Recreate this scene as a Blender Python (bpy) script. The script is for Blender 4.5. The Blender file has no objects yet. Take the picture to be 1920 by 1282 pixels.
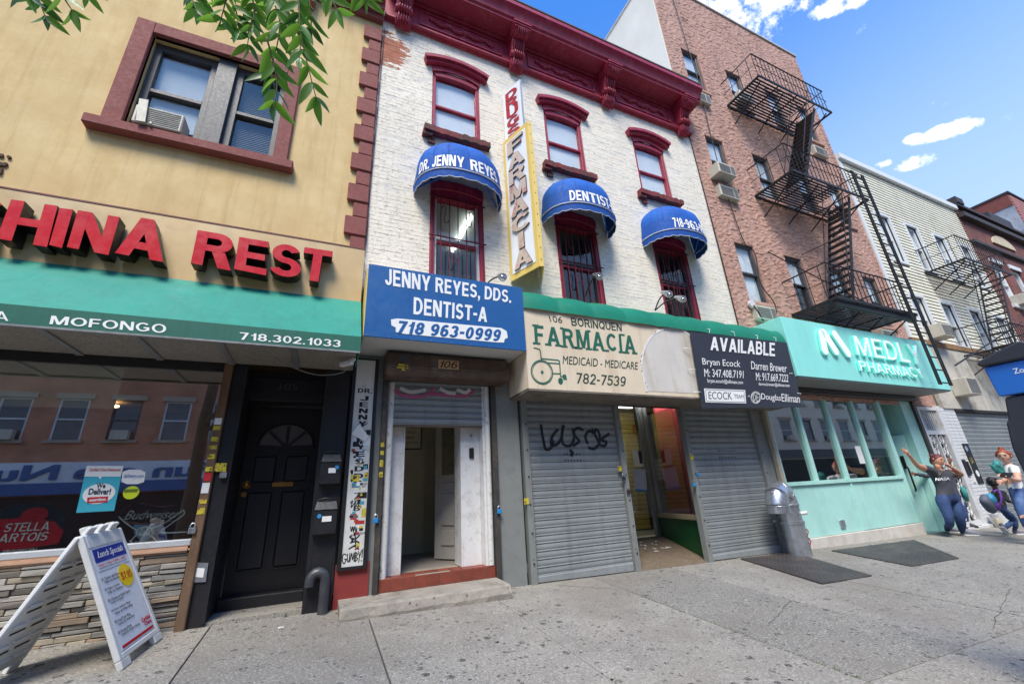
import bpy, bmesh, math, random
from mathutils import Vector, Matrix, noise
R = random.Random(11)
V = Vector
rad = math.radians
SC = bpy.context.scene
COL = SC.collection
# ------------------------------------------------------------------ camera
FPX, YAW, PITCH, ROLL = 778.2, rad(24.70), rad(20.04), rad(-3.17)
CAM = V((0, -5.5, 1.13))
_fw = V((math.sin(YAW)*math.cos(PITCH), math.cos(YAW)*math.cos(PITCH), math.sin(PITCH)))
_r = V((math.cos(YAW), -math.sin(YAW), 0)); _u = _r.cross(_fw)
_r2 = _r*math.cos(ROLL) + _u*math.sin(ROLL); _u2 = _u*math.cos(ROLL) - _r*math.sin(ROLL)
cd = bpy.data.cameras.new('camera'); co = bpy.data.objects.new('camera', cd); COL.objects.link(co)
cd.sensor_width = 36; cd.lens = FPX*36/1920; cd.clip_start = .05; cd.clip_end = 2000
m = Matrix((_r2, _u2, -_fw)).transposed().to_4x4(); m.translation = CAM; co.matrix_world = m
SC.camera = co
# ------------------------------------------------------------------ light, sky, exposure
SUN_EL, SUN_AZ = rad(56), rad(211)          # azimuth clockwise from +y (north)
SKY_STRENGTH, EXPOSURE = .15, .6
SC.view_settings.view_transform = 'Standard'; SC.view_settings.look = 'None'
SC.view_settings.exposure = EXPOSURE; SC.view_settings.gamma = 1
SC.view_settings.use_curve_mapping = False
sl = bpy.data.lights.new('sun', 'SUN'); sl.energy = 3.4; sl.angle = rad(23); sl.color = (1, .92, .78)
so = bpy.data.objects.new('sun', sl); COL.objects.link(so)
sd = V((math.sin(SUN_AZ)*math.cos(SUN_EL), math.cos(SUN_AZ)*math.cos(SUN_EL), math.sin(SUN_EL)))
so.rotation_euler = sd.to_track_quat('Z', 'Y').to_euler(); so.location = (0, -10, 30)
W = bpy.data.worlds.new('World'); SC.world = W; W.use_nodes = True
def build_world():
    nt = W.node_tree; nt.nodes.clear(); N = nt.nodes.new; L = nt.links.new
    out = N('ShaderNodeOutputWorld'); bg = N('ShaderNodeBackground'); bg.inputs[1].default_value = SKY_STRENGTH
    sky = N('ShaderNodeTexSky'); sky.sky_type = 'NISHITA'; sky.sun_disc = False
    sky.sun_elevation = SUN_EL; sky.sun_rotation = SUN_AZ; sky.ozone_density = 2.6; sky.air_density = 1.0; sky.dust_density = .4
    tc = N('ShaderNodeTexCoord')
    # fair weather cumulus: domain-warped noise in the view direction, plus a few compact puffs
    nz = N('ShaderNodeTexNoise'); nz.inputs['Scale'].default_value = 26; nz.inputs['Detail'].default_value = 10; nz.inputs['Roughness'].default_value = .66
    L(tc.outputs['Generated'], nz.inputs['Vector'])
    total = None
    for (px, py, sx, sz, k) in CLOUDS:
        d = ((_fw*FPX + _r2*(px-960) - _u2*(py-641)).normalized())
        e1 = (_r2-d*_r2.dot(d)).normalized(); e2 = (_u2-d*_u2.dot(d)).normalized()
        acc = None
        for e, s in ((e1, sx), (e2, sz)):
            dot = N('ShaderNodeVectorMath'); dot.operation = 'DOT_PRODUCT'; dot.inputs[1].default_value = e/s
            sub = N('ShaderNodeVectorMath'); sub.operation = 'SUBTRACT'; sub.inputs[1].default_value = d
            L(tc.outputs['Generated'], sub.inputs[0]); L(sub.outputs[0], dot.inputs[0])
            p = N('ShaderNodeMath'); p.operation = 'MULTIPLY'; L(dot.outputs['Value'], p.inputs[0]); L(dot.outputs['Value'], p.inputs[1])
            if acc is None: acc = p
            else:
                a = N('ShaderNodeMath'); L(acc.outputs[0], a.inputs[0]); L(p.outputs[0], a.inputs[1]); acc = a
        f = N('ShaderNodeMapRange'); f.inputs[1].default_value = 0; f.inputs[2].default_value = 1.6; f.inputs[3].default_value = k; f.inputs[4].default_value = 0
        f.interpolation_type = 'SMOOTHSTEP'
        L(acc.outputs[0], f.inputs[0])
        if total is None: total = f
        else:
            a = N('ShaderNodeMath'); a.operation = 'MAXIMUM'; L(total.outputs[0], a.inputs[0]); L(f.outputs[0], a.inputs[1]); total = a
    ad = N('ShaderNodeMath'); ad.operation = 'MULTIPLY_ADD'; ad.inputs[1].default_value = 2.6; L(nz.outputs[0], ad.inputs[0]); of = N('ShaderNodeMath'); of.inputs[1].default_value = -1.3; L(total.outputs[0], of.inputs[0]); L(of.outputs[0], ad.inputs[2])
    mr = N('ShaderNodeMapRange'); mr.inputs[1].default_value = .44; mr.inputs[2].default_value = 1.0; L(ad.outputs[0], mr.inputs[0]); mr.interpolation_type = 'SMOOTHSTEP'
    mx = N('ShaderNodeMix'); mx.data_type = 'RGBA'; mx.inputs[7].default_value = CLOUD_COL
    # thin summer haze low down, as in the photograph
    sep = N('ShaderNodeSeparateXYZ'); L(tc.outputs['Generated'], sep.inputs[0])
    hz = N('ShaderNodeMapRange'); hz.inputs[1].default_value = .3; hz.inputs[2].default_value = .88; hz.inputs[3].default_value = .95; hz.inputs[4].default_value = 0; hz.interpolation_type = 'SMOOTHSTEP'
    L(sep.outputs[2], hz.inputs[0])
    tint = N('ShaderNodeMix'); tint.data_type = 'RGBA'; tint.blend_type = 'MULTIPLY'; tint.inputs[0].default_value = 1; tint.inputs[7].default_value = SKY_TINT
    L(sky.outputs[0], tint.inputs[6])
    hm = N('ShaderNodeMix'); hm.data_type = 'RGBA'; hm.inputs[7].default_value = HAZE_COL
    L(hz.outputs[0], hm.inputs[0]); L(tint.outputs[2], hm.inputs[6])
    L(mr.outputs[0], mx.inputs[0]); L(hm.outputs[2], mx.inputs[6]); L(mx.outputs[2], bg.inputs[0]); L(bg.outputs[0], out.inputs[0])
CLOUDS = [(1400, 0, .12, .045, .8), (1330, -30, .14, .06, .8), (1475, 12, .05, .024, .72), (1440, 36, .05, .034, .68), (1778, 246, .045, .015, .95), (1795, 239, .022, .015, .8), (1760, 249, .02, .014, .7), (1722, 303, .036, .014, .88), (1735, 300, .014, .014, .6), (1714, 259, .015, .009, .82), (1652, 309, .022, .009, .6), (1590, 0, .05, .018, .78), (1886, 222, .016, .007, .6), (800, -6, .04, .018, .7), (1385, 40, .05, .026, .62)]
SKY_TINT = (.44, 1.04, 1.7, 1); HAZE_COL = (2.5, 3.5, 5.1, 1); CLOUD_COL = (7.4, 7.4, 7.6, 1)
build_world()
# ------------------------------------------------------------------ helpers
def at(px, py, y=0.):
    """point where the sight line of photo pixel px,py meets the plane y"""
    d = _fw*FPX + _r2*(px-960) - _u2*(py-641); t = (y-CAM.y)/d.y; return CAM + d*t
def atx(px, py, x):
    d = _fw*FPX + _r2*(px-960) - _u2*(py-641); t = (x-CAM.x)/d.x; return CAM + d*t
def atd(px, py, dep):
    d = _fw*FPX + _r2*(px-960) - _u2*(py-641); return CAM + d*(dep/FPX)
def gz(x, y):
    return .075 - .019*x + .058*y
def s(r, g, b, k=1.):
    f = lambda c: (c/255/12.92 if c <= 10 else ((c/255+.055)/1.055)**2.4)
    return (f(r)*k, f(g)*k, f(b)*k)
MATS = {}
def mat(name, col, rough=.7, metal=0., var=.12, scale=3., bump=0., bscale=60., streak=None, spots=None, dirt=None, rnd=0., spec=None, emit=None, coat=0., extra=None):
    """procedural material in world coordinates: broad tone variation, optional rain streaks, spots and stains"""
    if name in MATS: return MATS[name]
    mt = bpy.data.materials.new(name); MATS[name] = mt; mt.use_nodes = True
    nt = mt.node_tree; N = nt.nodes.new; L = nt.links.new; b = nt.nodes['Principled BSDF']
    b.inputs['Roughness'].default_value = rough; b.inputs['Metallic'].default_value = metal
    if spec is not None: b.inputs['Specular IOR Level'].default_value = spec
    if coat: b.inputs['Coat Weight'].default_value = coat
    geo = N('ShaderNodeNewGeometry'); P = geo.outputs['Position']
    def nz(sc, det=5, ro=.6, vec=None, sxyz=None):
        n = N('ShaderNodeTexNoise'); n.inputs['Scale'].default_value = sc; n.inputs['Detail'].default_value = det; n.inputs['Roughness'].default_value = ro
        if sxyz:
            mp = N('ShaderNodeMapping'); mp.inputs['Scale'].default_value = sxyz; L(P, mp.inputs['Vector']); L(mp.outputs[0], n.inputs['Vector'])
        else: L(P, n.inputs['Vector'])
        return n.outputs[0]
    def ramp(v, a, c, o0=0., o1=1.):
        r = N('ShaderNodeMapRange'); r.inputs[1].default_value = a; r.inputs[2].default_value = c; r.inputs[3].default_value = o0; r.inputs[4].default_value = o1
        L(v, r.inputs[0]); return r.outputs[0]
    def mix(f, a, c, bt='MIX'):
        m = N('ShaderNodeMix'); m.data_type = 'RGBA'; m.blend_type = bt
        for sock, v in ((0, f), (6, a), (7, c)):
            if hasattr(v, 'is_linked') or hasattr(v, 'links'): L(v, m.inputs[sock])
            elif sock == 0: m.inputs[0].default_value = v
            else: m.inputs[sock].default_value = (*v[:3], 1)
        return m.outputs[2]
    c4 = lambda c, k: tuple(min(1, x*k) for x in c[:3])
    c = mix(ramp(nz(scale), .3, .7), c4(col, 1-var), c4(col, 1+var))
    c = mix(ramp(nz(scale*14, 3), .25, .75, 0, .5*min(1, var*4)), c, c4(col, 1-1.3*var))
    if rnd:
        oi = N('ShaderNodeObjectInfo')
        c = mix(ramp(oi.outputs['Random'], 0, 1, 0, 1), mix(1., c, (1-rnd, 1-rnd, 1-rnd), 'MULTIPLY'), mix(1., c, (1+rnd, 1+rnd*.9, 1+rnd*.8), 'MULTIPLY'))
    if dirt:      # (colour, amount, scale, lo, hi)
        c = mix(ramp(nz(dirt[2], 8, .7), dirt[3], dirt[4], 0, dirt[1]), c, dirt[0])
    if streak:    # (colour, amount)
        v = nz(1., 6, .65, sxyz=streak[2] if len(streak) > 2 else (9, 9, .55))
        c = mix(ramp(v, .5, .72, 0, streak[1]), c, streak[0])
    if spots:     # list of (colour, scale, radius, keep)
        for (sc_, ss, rr, keep) in spots:
            vo = N('ShaderNodeTexVoronoi'); vo.inputs['Scale'].default_value = ss
            ds = N('ShaderNodeVectorMath'); nd = N('ShaderNodeTexNoise'); nd.inputs['Scale'].default_value = ss*2.2; L(P, nd.inputs['Vector'])
            sca = N('ShaderNodeVectorMath'); sca.operation = 'SCALE'; sca.inputs['Scale'].default_value = .35/ss; L(nd.outputs['Color'], sca.inputs[0])
            L(P, ds.inputs[0]); L(sca.outputs[0], ds.inputs[1]); L(ds.outputs[0], vo.inputs['Vector'])
            sp = N('ShaderNodeSeparateColor'); L(vo.outputs['Color'], sp.inputs[0])
            k1 = ramp(sp.outputs[0], 1-keep-.001, 1-keep)
            rv = N('ShaderNodeMath'); rv.operation = 'MULTIPLY'; rv.inputs[1].default_value = rr; L(sp.outputs[1], rv.inputs[0])
            df = N('ShaderNodeMath'); df.operation = 'SUBTRACT'; L(rv.outputs[0], df.inputs[0]); L(vo.outputs['Distance'], df.inputs[1])
            k2 = ramp(df.outputs[0], 0, .03)
            mm = N('ShaderNodeMath'); mm.operation = 'MULTIPLY'; L(k1, mm.inputs[0]); L(k2, mm.inputs[1])
            m3 = N('ShaderNodeMath'); m3.operation = 'MULTIPLY'; L(mm.outputs[0], m3.inputs[0]); L(ramp(sp.outputs[2], 0, 1, .45, 1), m3.inputs[1])
            c = mix(m3.outputs[0], c, sc_)
    if extra: c = extra(N, L, P, nz, ramp, mix, c)
    L(c, b.inputs['Base Color'])
    L(ramp(nz(scale*5, 4), .3, .7, max(.02, rough-.1), min(1, rough+.1)), b.inputs['Roughness'])
    if bump:
        bp = N('ShaderNodeBump'); bp.inputs['Strength'].default_value = bump; bp.inputs['Distance'].default_value = .01
        L(nz(bscale, 6, .65), bp.inputs['Height']); L(bp.outputs[0], b.inputs['Normal'])
    if emit:
        b.inputs['Emission Color'].default_value = (*emit[0][:3], 1); b.inputs['Emission Strength'].default_value = emit[1]
    return mt
def glass_mat(name, tint=(.9, .95, .93), base=.12, rough=.0):
    mt = bpy.data.materials.new(name); MATS[name] = mt; mt.use_nodes = True; nt = mt.node_tree; nt.nodes.clear(); N = nt.nodes.new; L = nt.links.new
    o = N('ShaderNodeOutputMaterial'); mx = N('ShaderNodeMixShader'); t = N('ShaderNodeBsdfTransparent'); g = N('ShaderNodeBsdfGlossy'); g.inputs['Roughness'].default_value = rough
    t.inputs[0].default_value = (*tint, 1); f = N('ShaderNodeFresnel'); f.inputs[0].default_value = 1.5
    a = N('ShaderNodeMath'); a.inputs[1].default_value = base; a.use_clamp = True; L(f.outputs[0], a.inputs[0])
    ge = N('ShaderNodeNewGeometry'); fr_ = N('ShaderNodeMath'); fr_.operation = 'SUBTRACT'; fr_.inputs[0].default_value = 1; L(ge.outputs['Backfacing'], fr_.inputs[1])   # only the outer skin of a pane mirrors
    mu = N('ShaderNodeMath'); mu.operation = 'MULTIPLY'; L(a.outputs[0], mu.inputs[0]); L(fr_.outputs[0], mu.inputs[1]); L(mu.outputs[0], mx.inputs[0])
    L(t.outputs[0], mx.inputs[1]); L(g.outputs[0], mx.inputs[2]); L(mx.outputs[0], o.inputs[0]); return mt
WL = {}
def tag(o, label=None, cat=None, group=None, kind=None):
    for k, v in (('label', label), ('category', cat), ('group', group), ('kind', kind)):
        if v: o[k] = v
    return o
def thing(name, label, cat, loc=(0, 0, 0), group=None):
    o = bpy.data.objects.new(name, None); COL.objects.link(o); o.location = loc; o.empty_display_size = .1; WL[o] = V(loc); return tag(o, label, cat, group)
def link(name, me, parent=None, loc=None, rot=None):
    o = bpy.data.objects.new(name, me); COL.objects.link(o)
    loc = V(loc) if loc is not None else V((0, 0, 0))
    if parent is not None:
        o.parent = parent; WL[o] = loc.copy(); o.location = loc - WL[parent]
    else: o.location = loc; WL[o] = loc.copy()
    if rot: o.rotation_euler = rot
    return o
class MB:
    def __init__(self): self.v = []; self.f = []; self.mi = []; self.cm = 0
    def add(self, vs, fs):
        o = len(self.v); self.v += [V(p) for p in vs]; self.f += [tuple(i+o for i in f) for f in fs]; self.mi += [self.cm]*len(fs); return self
    def box(self, x0, x1, y0, y1, z0, z1):
        return self.add([(x0,y0,z0),(x1,y0,z0),(x1,y1,z0),(x0,y1,z0),(x0,y0,z1),(x1,y0,z1),(x1,y1,z1),(x0,y1,z1)],
                        [(0,3,2,1),(4,5,6,7),(0,1,5,4),(1,2,6,5),(2,3,7,6),(3,0,4,7)])
    def hexa(self, p): return self.add(p, [(0,3,2,1),(4,5,6,7),(0,1,5,4),(1,2,6,5),(2,3,7,6),(3,0,4,7)])
    def slab(self, pts, d):
        n = len(pts); d = V(d); pts = [V(p) for p in pts]
        return self.add(pts+[p+d for p in pts], [tuple(range(n)), tuple(range(2*n-1, n-1, -1))]+[(i, n+i, n+(i+1) % n, (i+1) % n) for i in range(n)])
    def bar(self, a, b, w, h=None, up=(0, 0, 1)):
        a, b = V(a), V(b); h = h or w; d = (b-a)
        if d.length < 1e-6: return self
        d.normalize(); up = V(up)
        if abs(d.dot(up)) > .98: up = V((0, 1, 0))
        r = d.cross(up).normalized()*w/2; u = r.cross(d).normalized()*h/2
        return self.hexa([a-r-u, a+r-u, b+r-u, b-r-u, a-r+u, a+r+u, b+r+u, b-r+u])
    def tube(self, pts, r, n=8, cap=True):
        pts = [V(p) for p in pts]; rs = r if isinstance(r, (list, tuple)) else [r]*len(pts); o = len(self.v); vs = []; fs = []
        up = None
        for i, p in enumerate(pts):
            d = (pts[min(i+1, len(pts)-1)]-pts[max(i-1, 0)]).normalized()
            if up is None: up = V((0, 0, 1)) if abs(d.z) < .9 else V((1, 0, 0))
            rr = d.cross(up).normalized(); uu = rr.cross(d).normalized(); up = uu
            for k in range(n):
                a = 2*math.pi*k/n; vs.append(p+(rr*math.cos(a)+uu*math.sin(a))*rs[i])
        for i in range(len(pts)-1):
            for k in range(n): fs.append((i*n+k, i*n+(k+1) % n, (i+1)*n+(k+1) % n, (i+1)*n+k))
        if cap: fs.append(tuple(range(n-1, -1, -1))); fs.append(tuple((len(pts)-1)*n+k for k in range(n)))
        return self.add(vs, fs)
    def ball(self, c, rx, ry=None, rz=None, nu=12, nv=8):
        ry = ry or rx; rz = rz or rx; c = V(c); vs = []; fs = []
        for j in range(nv+1):
            t = math.pi*j/nv
            for i in range(nu):
                a = 2*math.pi*i/nu; vs.append(c+V((rx*math.sin(t)*math.cos(a), ry*math.sin(t)*math.sin(a), rz*math.cos(t))))
        for j in range(nv):
            for i in range(nu): fs.append((j*nu+i, (j+1)*nu+i, (j+1)*nu+(i+1) % nu, j*nu+(i+1) % nu))
        return self.add(vs, fs)
    def disc(self, c, r, nrm, th=.01, n=16):
        nrm = V(nrm).normalized(); a = nrm.orthogonal().normalized(); b = nrm.cross(a)
        return self.slab([V(c)+(a*math.cos(2*math.pi*k/n)+b*math.sin(2*math.pi*k/n))*r for k in range(n)], nrm*th)
    def mesh(self, name, mats, off=V((0, 0, 0)), smooth=False, bevel=0, bseg=1, fix=True):
        me = bpy.data.meshes.new(name); me.from_pydata([p-off for p in self.v], [], self.f)
        mats = mats if isinstance(mats, (list, tuple)) else [mats]
        for x in mats: me.materials.append(x)
        if len(mats) > 1: me.polygons.foreach_set('material_index', self.mi)
        if fix or bevel:
            bm = bmesh.new(); bm.from_mesh(me)
            if fix: bmesh.ops.recalc_face_normals(bm, faces=bm.faces)
            if bevel:
                bmesh.ops.bevel(bm, geom=[e for e in bm.edges if len(e.link_faces) == 2 and e.calc_face_angle(0) > .5], offset=bevel, segments=bseg, affect='EDGES', clamp_overlap=True)
            bm.to_mesh(me); bm.free()
        if smooth:
            me.polygons.foreach_set('use_smooth', [True]*len(me.polygons))
            if smooth != 'all': me.set_sharp_from_angle(angle=rad(38))
        me.update(); return me
    def build(self, name, mats, parent=None, loc=None, **k):
        if not self.v: return None
        if loc is None:
            if parent is not None: loc = WL[parent]
            else:
                lo = [min(p[i] for p in self.v) for i in range(3)]; hi = [max(p[i] for p in self.v) for i in range(3)]
                loc = V(((lo[0]+hi[0])/2, (lo[1]+hi[1])/2, lo[2]))
        return link(name, self.mesh(name, mats, V(loc), **k), parent, loc)
def part(name, mats, parent, fn=None, **k):
    b = MB(); fn(b); return b.build(name, mats, parent, **k)
def boxp(name, mats, parent, x0, x1, y0, y1, z0, z1, **k):
    return MB().box(x0, x1, y0, y1, z0, z1).build(name, mats, parent, **k)
def piece(name, me, parent, loc, rot=None):
    return link(name, me, parent, loc, rot)
def copy_tree(o, loc=None, parent=None):
    c = o.copy(); COL.objects.link(c)
    if parent is not None: c.parent = parent
    if loc is not None: c.location = loc
    WL[c] = V(c.location) if parent is None else WL[parent]+V(c.location)
    for ch in list(o.children): copy_tree(ch, None, c)
    return c
# ---- lettering
def glyphs(t):
    """block grotesque capitals and figures of stem width t, cap height 1"""
    u = t*.82
    Rc = lambda a, b, c, d: [[(a, b), (c, b), (c, d), (a, d)]]
    Pa = lambda xb, xt, yb, yt, w: [[(xb, yb), (xb+w, yb), (xt+w, yt), (xt, yt)]]
    def Ar(cx, cy, rx, ry, a0, a1):
        n = max(4, int(abs(a1-a0)/15)); o = []
        for i in range(n):
            p, q = rad(a0+(a1-a0)*i/n), rad(a0+(a1-a0)*(i+1)/n); f = lambda a, k: (cx+(rx-k*t)*math.cos(a), cy+(ry-k*u)*math.sin(a))
            o.append([f(p, 0), f(q, 0), f(q, 1), f(p, 1)])
        return [o]
    m = .5+u/2; hy = m/2; ty, by = 1-hy, hy; d = t*1.12
    def bowl(y0, y1, x): return Rc(t, y0, x, y0+u)+Rc(t, y1-u, x, y1)
    G_ = {'A': (.86, Pa(0, .43-d/2, 0, 1, d)+Pa(.86-d, .43-d/2, 0, 1, d)+Rc(.2, .2, .66, .2+u)), 'B': (.75, Rc(0, 0, t, 1)+bowl(.5-u/2, 1, .42)+Rc(t, 0, .42, u)+Ar(.42, ty, .29, hy, -90, 90)+Ar(.42, by, .33, hy, -90, 90)), 'C': (.78, Ar(.42, .5, .42, .5, 42, 318)),
      'D': (.78, Rc(0, 0, t, 1)+bowl(0, 1, .34)+Ar(.34, .5, .44, .5, -90, 90)), 'E': (.66, Rc(0, 0, t, 1)+Rc(t, 0, .66, u)+Rc(t, .5-u/2, .6, .5+u/2)+Rc(t, 1-u, .65, 1)), 'F': (.62, Rc(0, 0, t, 1)+Rc(t, .5-u*.6, .55, .5+u*.4)+Rc(t, 1-u, .62, 1)),
      'G': (.82, Ar(.42, .5, .42, .5, 42, 325)+Rc(.46, .36, .8, .36+u)+Rc(.8-t, .14, .8, .36)), 'H': (.76, Rc(0, 0, t, 1)+Rc(.76-t, 0, .76, 1)+Rc(t, .5-u/2, .76-t, .5+u/2)), 'I': (t, Rc(0, 0, t, 1)), 'J': (.58, Rc(.58-t, .3, .58, 1)+Ar(.29, .3, .29, .3, 180, 360)),
      'K': (.8, Rc(0, 0, t, 1)+Pa(t*.9, .78-d, .3, 1, d)+Pa(.8-d*1.05, .26, 0, .6, d)), 'L': (.62, Rc(0, 0, t, 1)+Rc(t, 0, .62, u)), 'M': (.94, Rc(0, 0, t, 1)+Rc(.94-t, 0, .94, 1)+Pa(.47-d*.45, t*.35, 0, 1, d*.9)+Pa(.47-d*.45, .94-t*.35-d*.9, 0, 1, d*.9)),
      'N': (.78, Rc(0, 0, t, 1)+Rc(.78-t, 0, .78, 1)+Pa(.78-d*1.1, 0, 0, 1, d*1.1)), 'O': (.86, Ar(.43, .5, .43, .5, 0, 360)), 'P': (.7, Rc(0, 0, t, 1)+bowl(.42, 1, .4)+Ar(.4, .71, .3, .29, -90, 90)), 'Q': (.86, Ar(.43, .5, .43, .5, 0, 360)+Pa(.66, .44, -.06, .3, d)),
      'R': (.76, Rc(0, 0, t, 1)+bowl(.44, 1, .42)+Ar(.42, .72, .31, .28, -90, 90)+Pa(.78-d*1.1, .34, 0, .46, d*1.08)), 'S': (.72, Ar(.36, ty, .34, hy, 22, 270)+Ar(.36, by, .36, hy, -160, 90)), 'T': (.7, Rc(.35-t/2, 0, .35+t/2, 1-u)+Rc(0, 1-u, .7, 1)), 'U': (.76, Rc(0, .36, t, 1)+Rc(.76-t, .36, .76, 1)+Ar(.38, .36, .38, .36, 180, 360)),
      'V': (.84, Pa(.42-d/2, 0, 0, 1, d)+Pa(.42-d/2, .84-d, 0, 1, d)), 'W': (1.16, Pa(.3-d/2, 0, 0, 1, d*.95)+Pa(.3-d/2, .58-d/2, 0, 1, d*.95)+Pa(.86-d/2, .58-d/2, 0, 1, d*.95)+Pa(.86-d/2, 1.16-d, 0, 1, d*.95)), 'X': (.8, Pa(0, .8-d, 0, 1, d)+Pa(.8-d, 0, 0, 1, d)), 'Y': (.82, Rc(.41-t/2, 0, .41+t/2, .42)+Pa(.41-d/2, 0, .36, 1, d)+Pa(.41-d/2, .82-d, .36, 1, d)), 'Z': (.7, Rc(0, 0, .7, u)+Rc(0, 1-u, .7, 1)+Pa(0, .7-d*1.2, u*.5, 1-u*.5, d*1.2)),
      '0': (.64, Ar(.32, .5, .32, .5, 0, 360)), '1': (.42, Rc(.42-t, 0, .42, 1)+Pa(0, .42-t, .62, .84, t*.9)), '2': (.64, Ar(.32, .69, .31, .31, -25, 170)+Pa(0, .64-d*1.15, u*.6, .6, d*1.15)+Rc(0, 0, .64, u)), '3': (.64, Ar(.3, ty, .31, hy, -90, 160)+Ar(.3, by, .34, hy, -160, 90)), '4': (.68, Rc(.56-t, 0, .56, 1)+Rc(0, .22, .68, .22+u)+Pa(0, .36, .3, 1, t*.9)),
      '5': (.64, Ar(.3, .33, .34, .33, -160, 120)+Rc(.06, .5, .06+t*.9, 1)+Rc(.1, 1-u, .6, 1)), '6': (.64, Ar(.32, .33, .32, .33, 0, 360)+Ar(.34, .55, .34, .45, 50, 185)), '7': (.62, Rc(0, 1-u, .62, 1)+Pa(.12, .62-d, 0, 1-u*.5, d)), '8': (.66, Ar(.33, ty, .3, hy, 0, 360)+Ar(.33, by, .33, hy, 0, 360)), '9': (.64, Ar(.32, .67, .32, .33, 0, 360)+Ar(.3, .45, .34, .45, 230, 365)),
      '-': (.36, Rc(0, .36, .36, .36+u)), '.': (t, Rc(0, 0, t, u*1.1)), ',': (t, Rc(0, 0, t, u*1.1)+Pa(.0, t*.4, -.18, 0, t*.6)), ' ': (.3, []), '$': (.72, Ar(.36, ty, .34, hy, 22, 270)+Ar(.36, by, .36, hy, -160, 90)+Rc(.33, -.1, .39, 1.1))}
    return G_
def block_geo(body, bold, shear, space):
    t = .1+bold*2.4; G_ = glyphs(t); x = 0; vs = []; fs = []; nzs = []; k = 0
    for ch in body:
        w, prims = G_[ch]; k = 0
        for pr in prims:
            quads = pr if isinstance(pr[0], list) else [pr]
            zf = .5-.004*(k % 14); k += 1
            for i, q in enumerate(quads):
                o = len(vs); n = len(q)
                if sum(q[a][0]*q[(a+1) % n][1]-q[(a+1) % n][0]*q[a][1] for a in range(n)) < 0: q = q[::-1]
                vs += [V((x+a+shear*c, c, zf)) for a, c in q]+[V((x+a+shear*c, c, -.5)) for a, c in q]
                fs.append(tuple(range(o, o+n))); nzs.append(1)
                for a in range(n): fs.append((o+a, o+n+a, o+n+(a+1) % n, o+(a+1) % n)); nzs.append(0)
        x += w+(.12+(space-1)*.6)*(1 if ch != ' ' else .5)
    x0 = min(v.x for v in vs); x1 = max(v.x for v in vs)
    for v in vs: v.x = (v.x-x0)/(x1-x0)
    return vs, fs, nzs
def text_geo(body, bold=0., res=3, shear=0., space=1.):
    if bold >= .02 and all(c in 'ABCDEFGHIJKLMNOPQRSTUVWXYZ0123456789-.,$ ' for c in body): return block_geo(body, bold, shear, space)
    cu = bpy.data.curves.new('lettering', 'FONT'); cu.body = body; cu.offset = bold; cu.resolution_u = res; cu.shear = shear; cu.space_character = space; cu.extrude = .5
    o = bpy.data.objects.new('lettering', cu); me = o.to_mesh()
    vs = [v.co.copy() for v in me.vertices]; fs = [tuple(p.vertices) for p in me.polygons]; nz_ = [p.normal.z for p in me.polygons]
    o.to_mesh_clear(); bpy.data.objects.remove(o); bpy.data.curves.remove(cu)
    x0 = min(v.x for v in vs); x1 = max(v.x for v in vs); y0 = min(v.y for v in vs); y1 = max(v.y for v in vs)
    for v in vs: v.x = (v.x-x0)/(x1-x0); v.y = (v.y-y0)/(y1-y0)
    return vs, fs, nz_
def text_fn(body, name, mats, parent, fn, ext=.004, bold=.0, shear=0., space=1., res=3, label=None):
    vs, fs, nzs = text_geo(body, bold, res, shear, space); b = MB()
    out = []
    for v in vs:
        p, n = fn(v.x, v.y); out.append(p + n*((v.z+.5)*ext))
    b.add(out, fs); b.mi = [0 if n > .9 else 1 for n in nzs]
    mats = mats if isinstance(mats, (list, tuple)) else [mats]
    o = b.build(name, mats if len(mats) > 1 else mats[0], parent, fix=False)
    return o
def quad_fn(tl, tr, bl, br):
    tl, tr, bl, br = V(tl), V(tr), V(bl), V(br); n = (tr-tl).cross(tl-bl).normalized()
    def f(u, v): return (bl.lerp(br, u)).lerp(tl.lerp(tr, u), v), n
    return f
def text_q(body, name, mats, parent, tl, tr, bl, br, **k): return text_fn(body, name, mats, parent, quad_fn(tl, tr, bl, br), **k)
def text_px(body, name, mats, parent, y, tl, tr, bl, br, **k): return text_q(body, name, mats, parent, at(*tl, y), at(*tr, y), at(*bl, y), at(*br, y), **k)
def text_xz(body, name, mats, parent, y, x0, x1, z0, z1, **k): return text_q(body, name, mats, parent, (x0, y, z1), (x1, y, z1), (x0, y, z0), (x1, y, z0), **k)
def strokes(name, m, parent, lines, w, y=None, nrm=(0, -1, 0), th=.003):
    """flat brush strokes lying on a plane; lines are lists of world points"""
    if name == 'graffiti' and len(lines) > 1:
        return [strokes(name, m, parent, [ln], w, y, nrm, th) for ln in lines][-1]
    b = MB(); nrm = V(nrm)
    for ln in lines:
        for kk, (a, c) in enumerate(zip(ln[:-1], ln[1:])):
            d = (c-a); e_ = nrm*(.00012*(kk % 9)); a = a+e_; c = c+e_
            if d.length < 1e-5: continue
            d.normalize(); sd_ = d.cross(nrm).normalized()*w/2
            b.slab([a-sd_-d*w*.3, c-sd_+d*w*.3, c+sd_+d*w*.3, a+sd_-d*w*.3], nrm*th)
    return b.build(name, m, parent)
def smooth_line(pts, n=5):
    out = []
    P_ = [pts[0]]+list(pts)+[pts[-1]]
    for i in range(1, len(P_)-2):
        for k in range(n):
            t = k/n; a, b, c, d = P_[i-1], P_[i], P_[i+1], P_[i+2]
            out.append(.5*((2*b)+(c-a)*t+(2*a-5*b+4*c-d)*t*t+(3*b-a-3*c+d)*t**3))
    out.append(V(pts[-1])); return out
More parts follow.
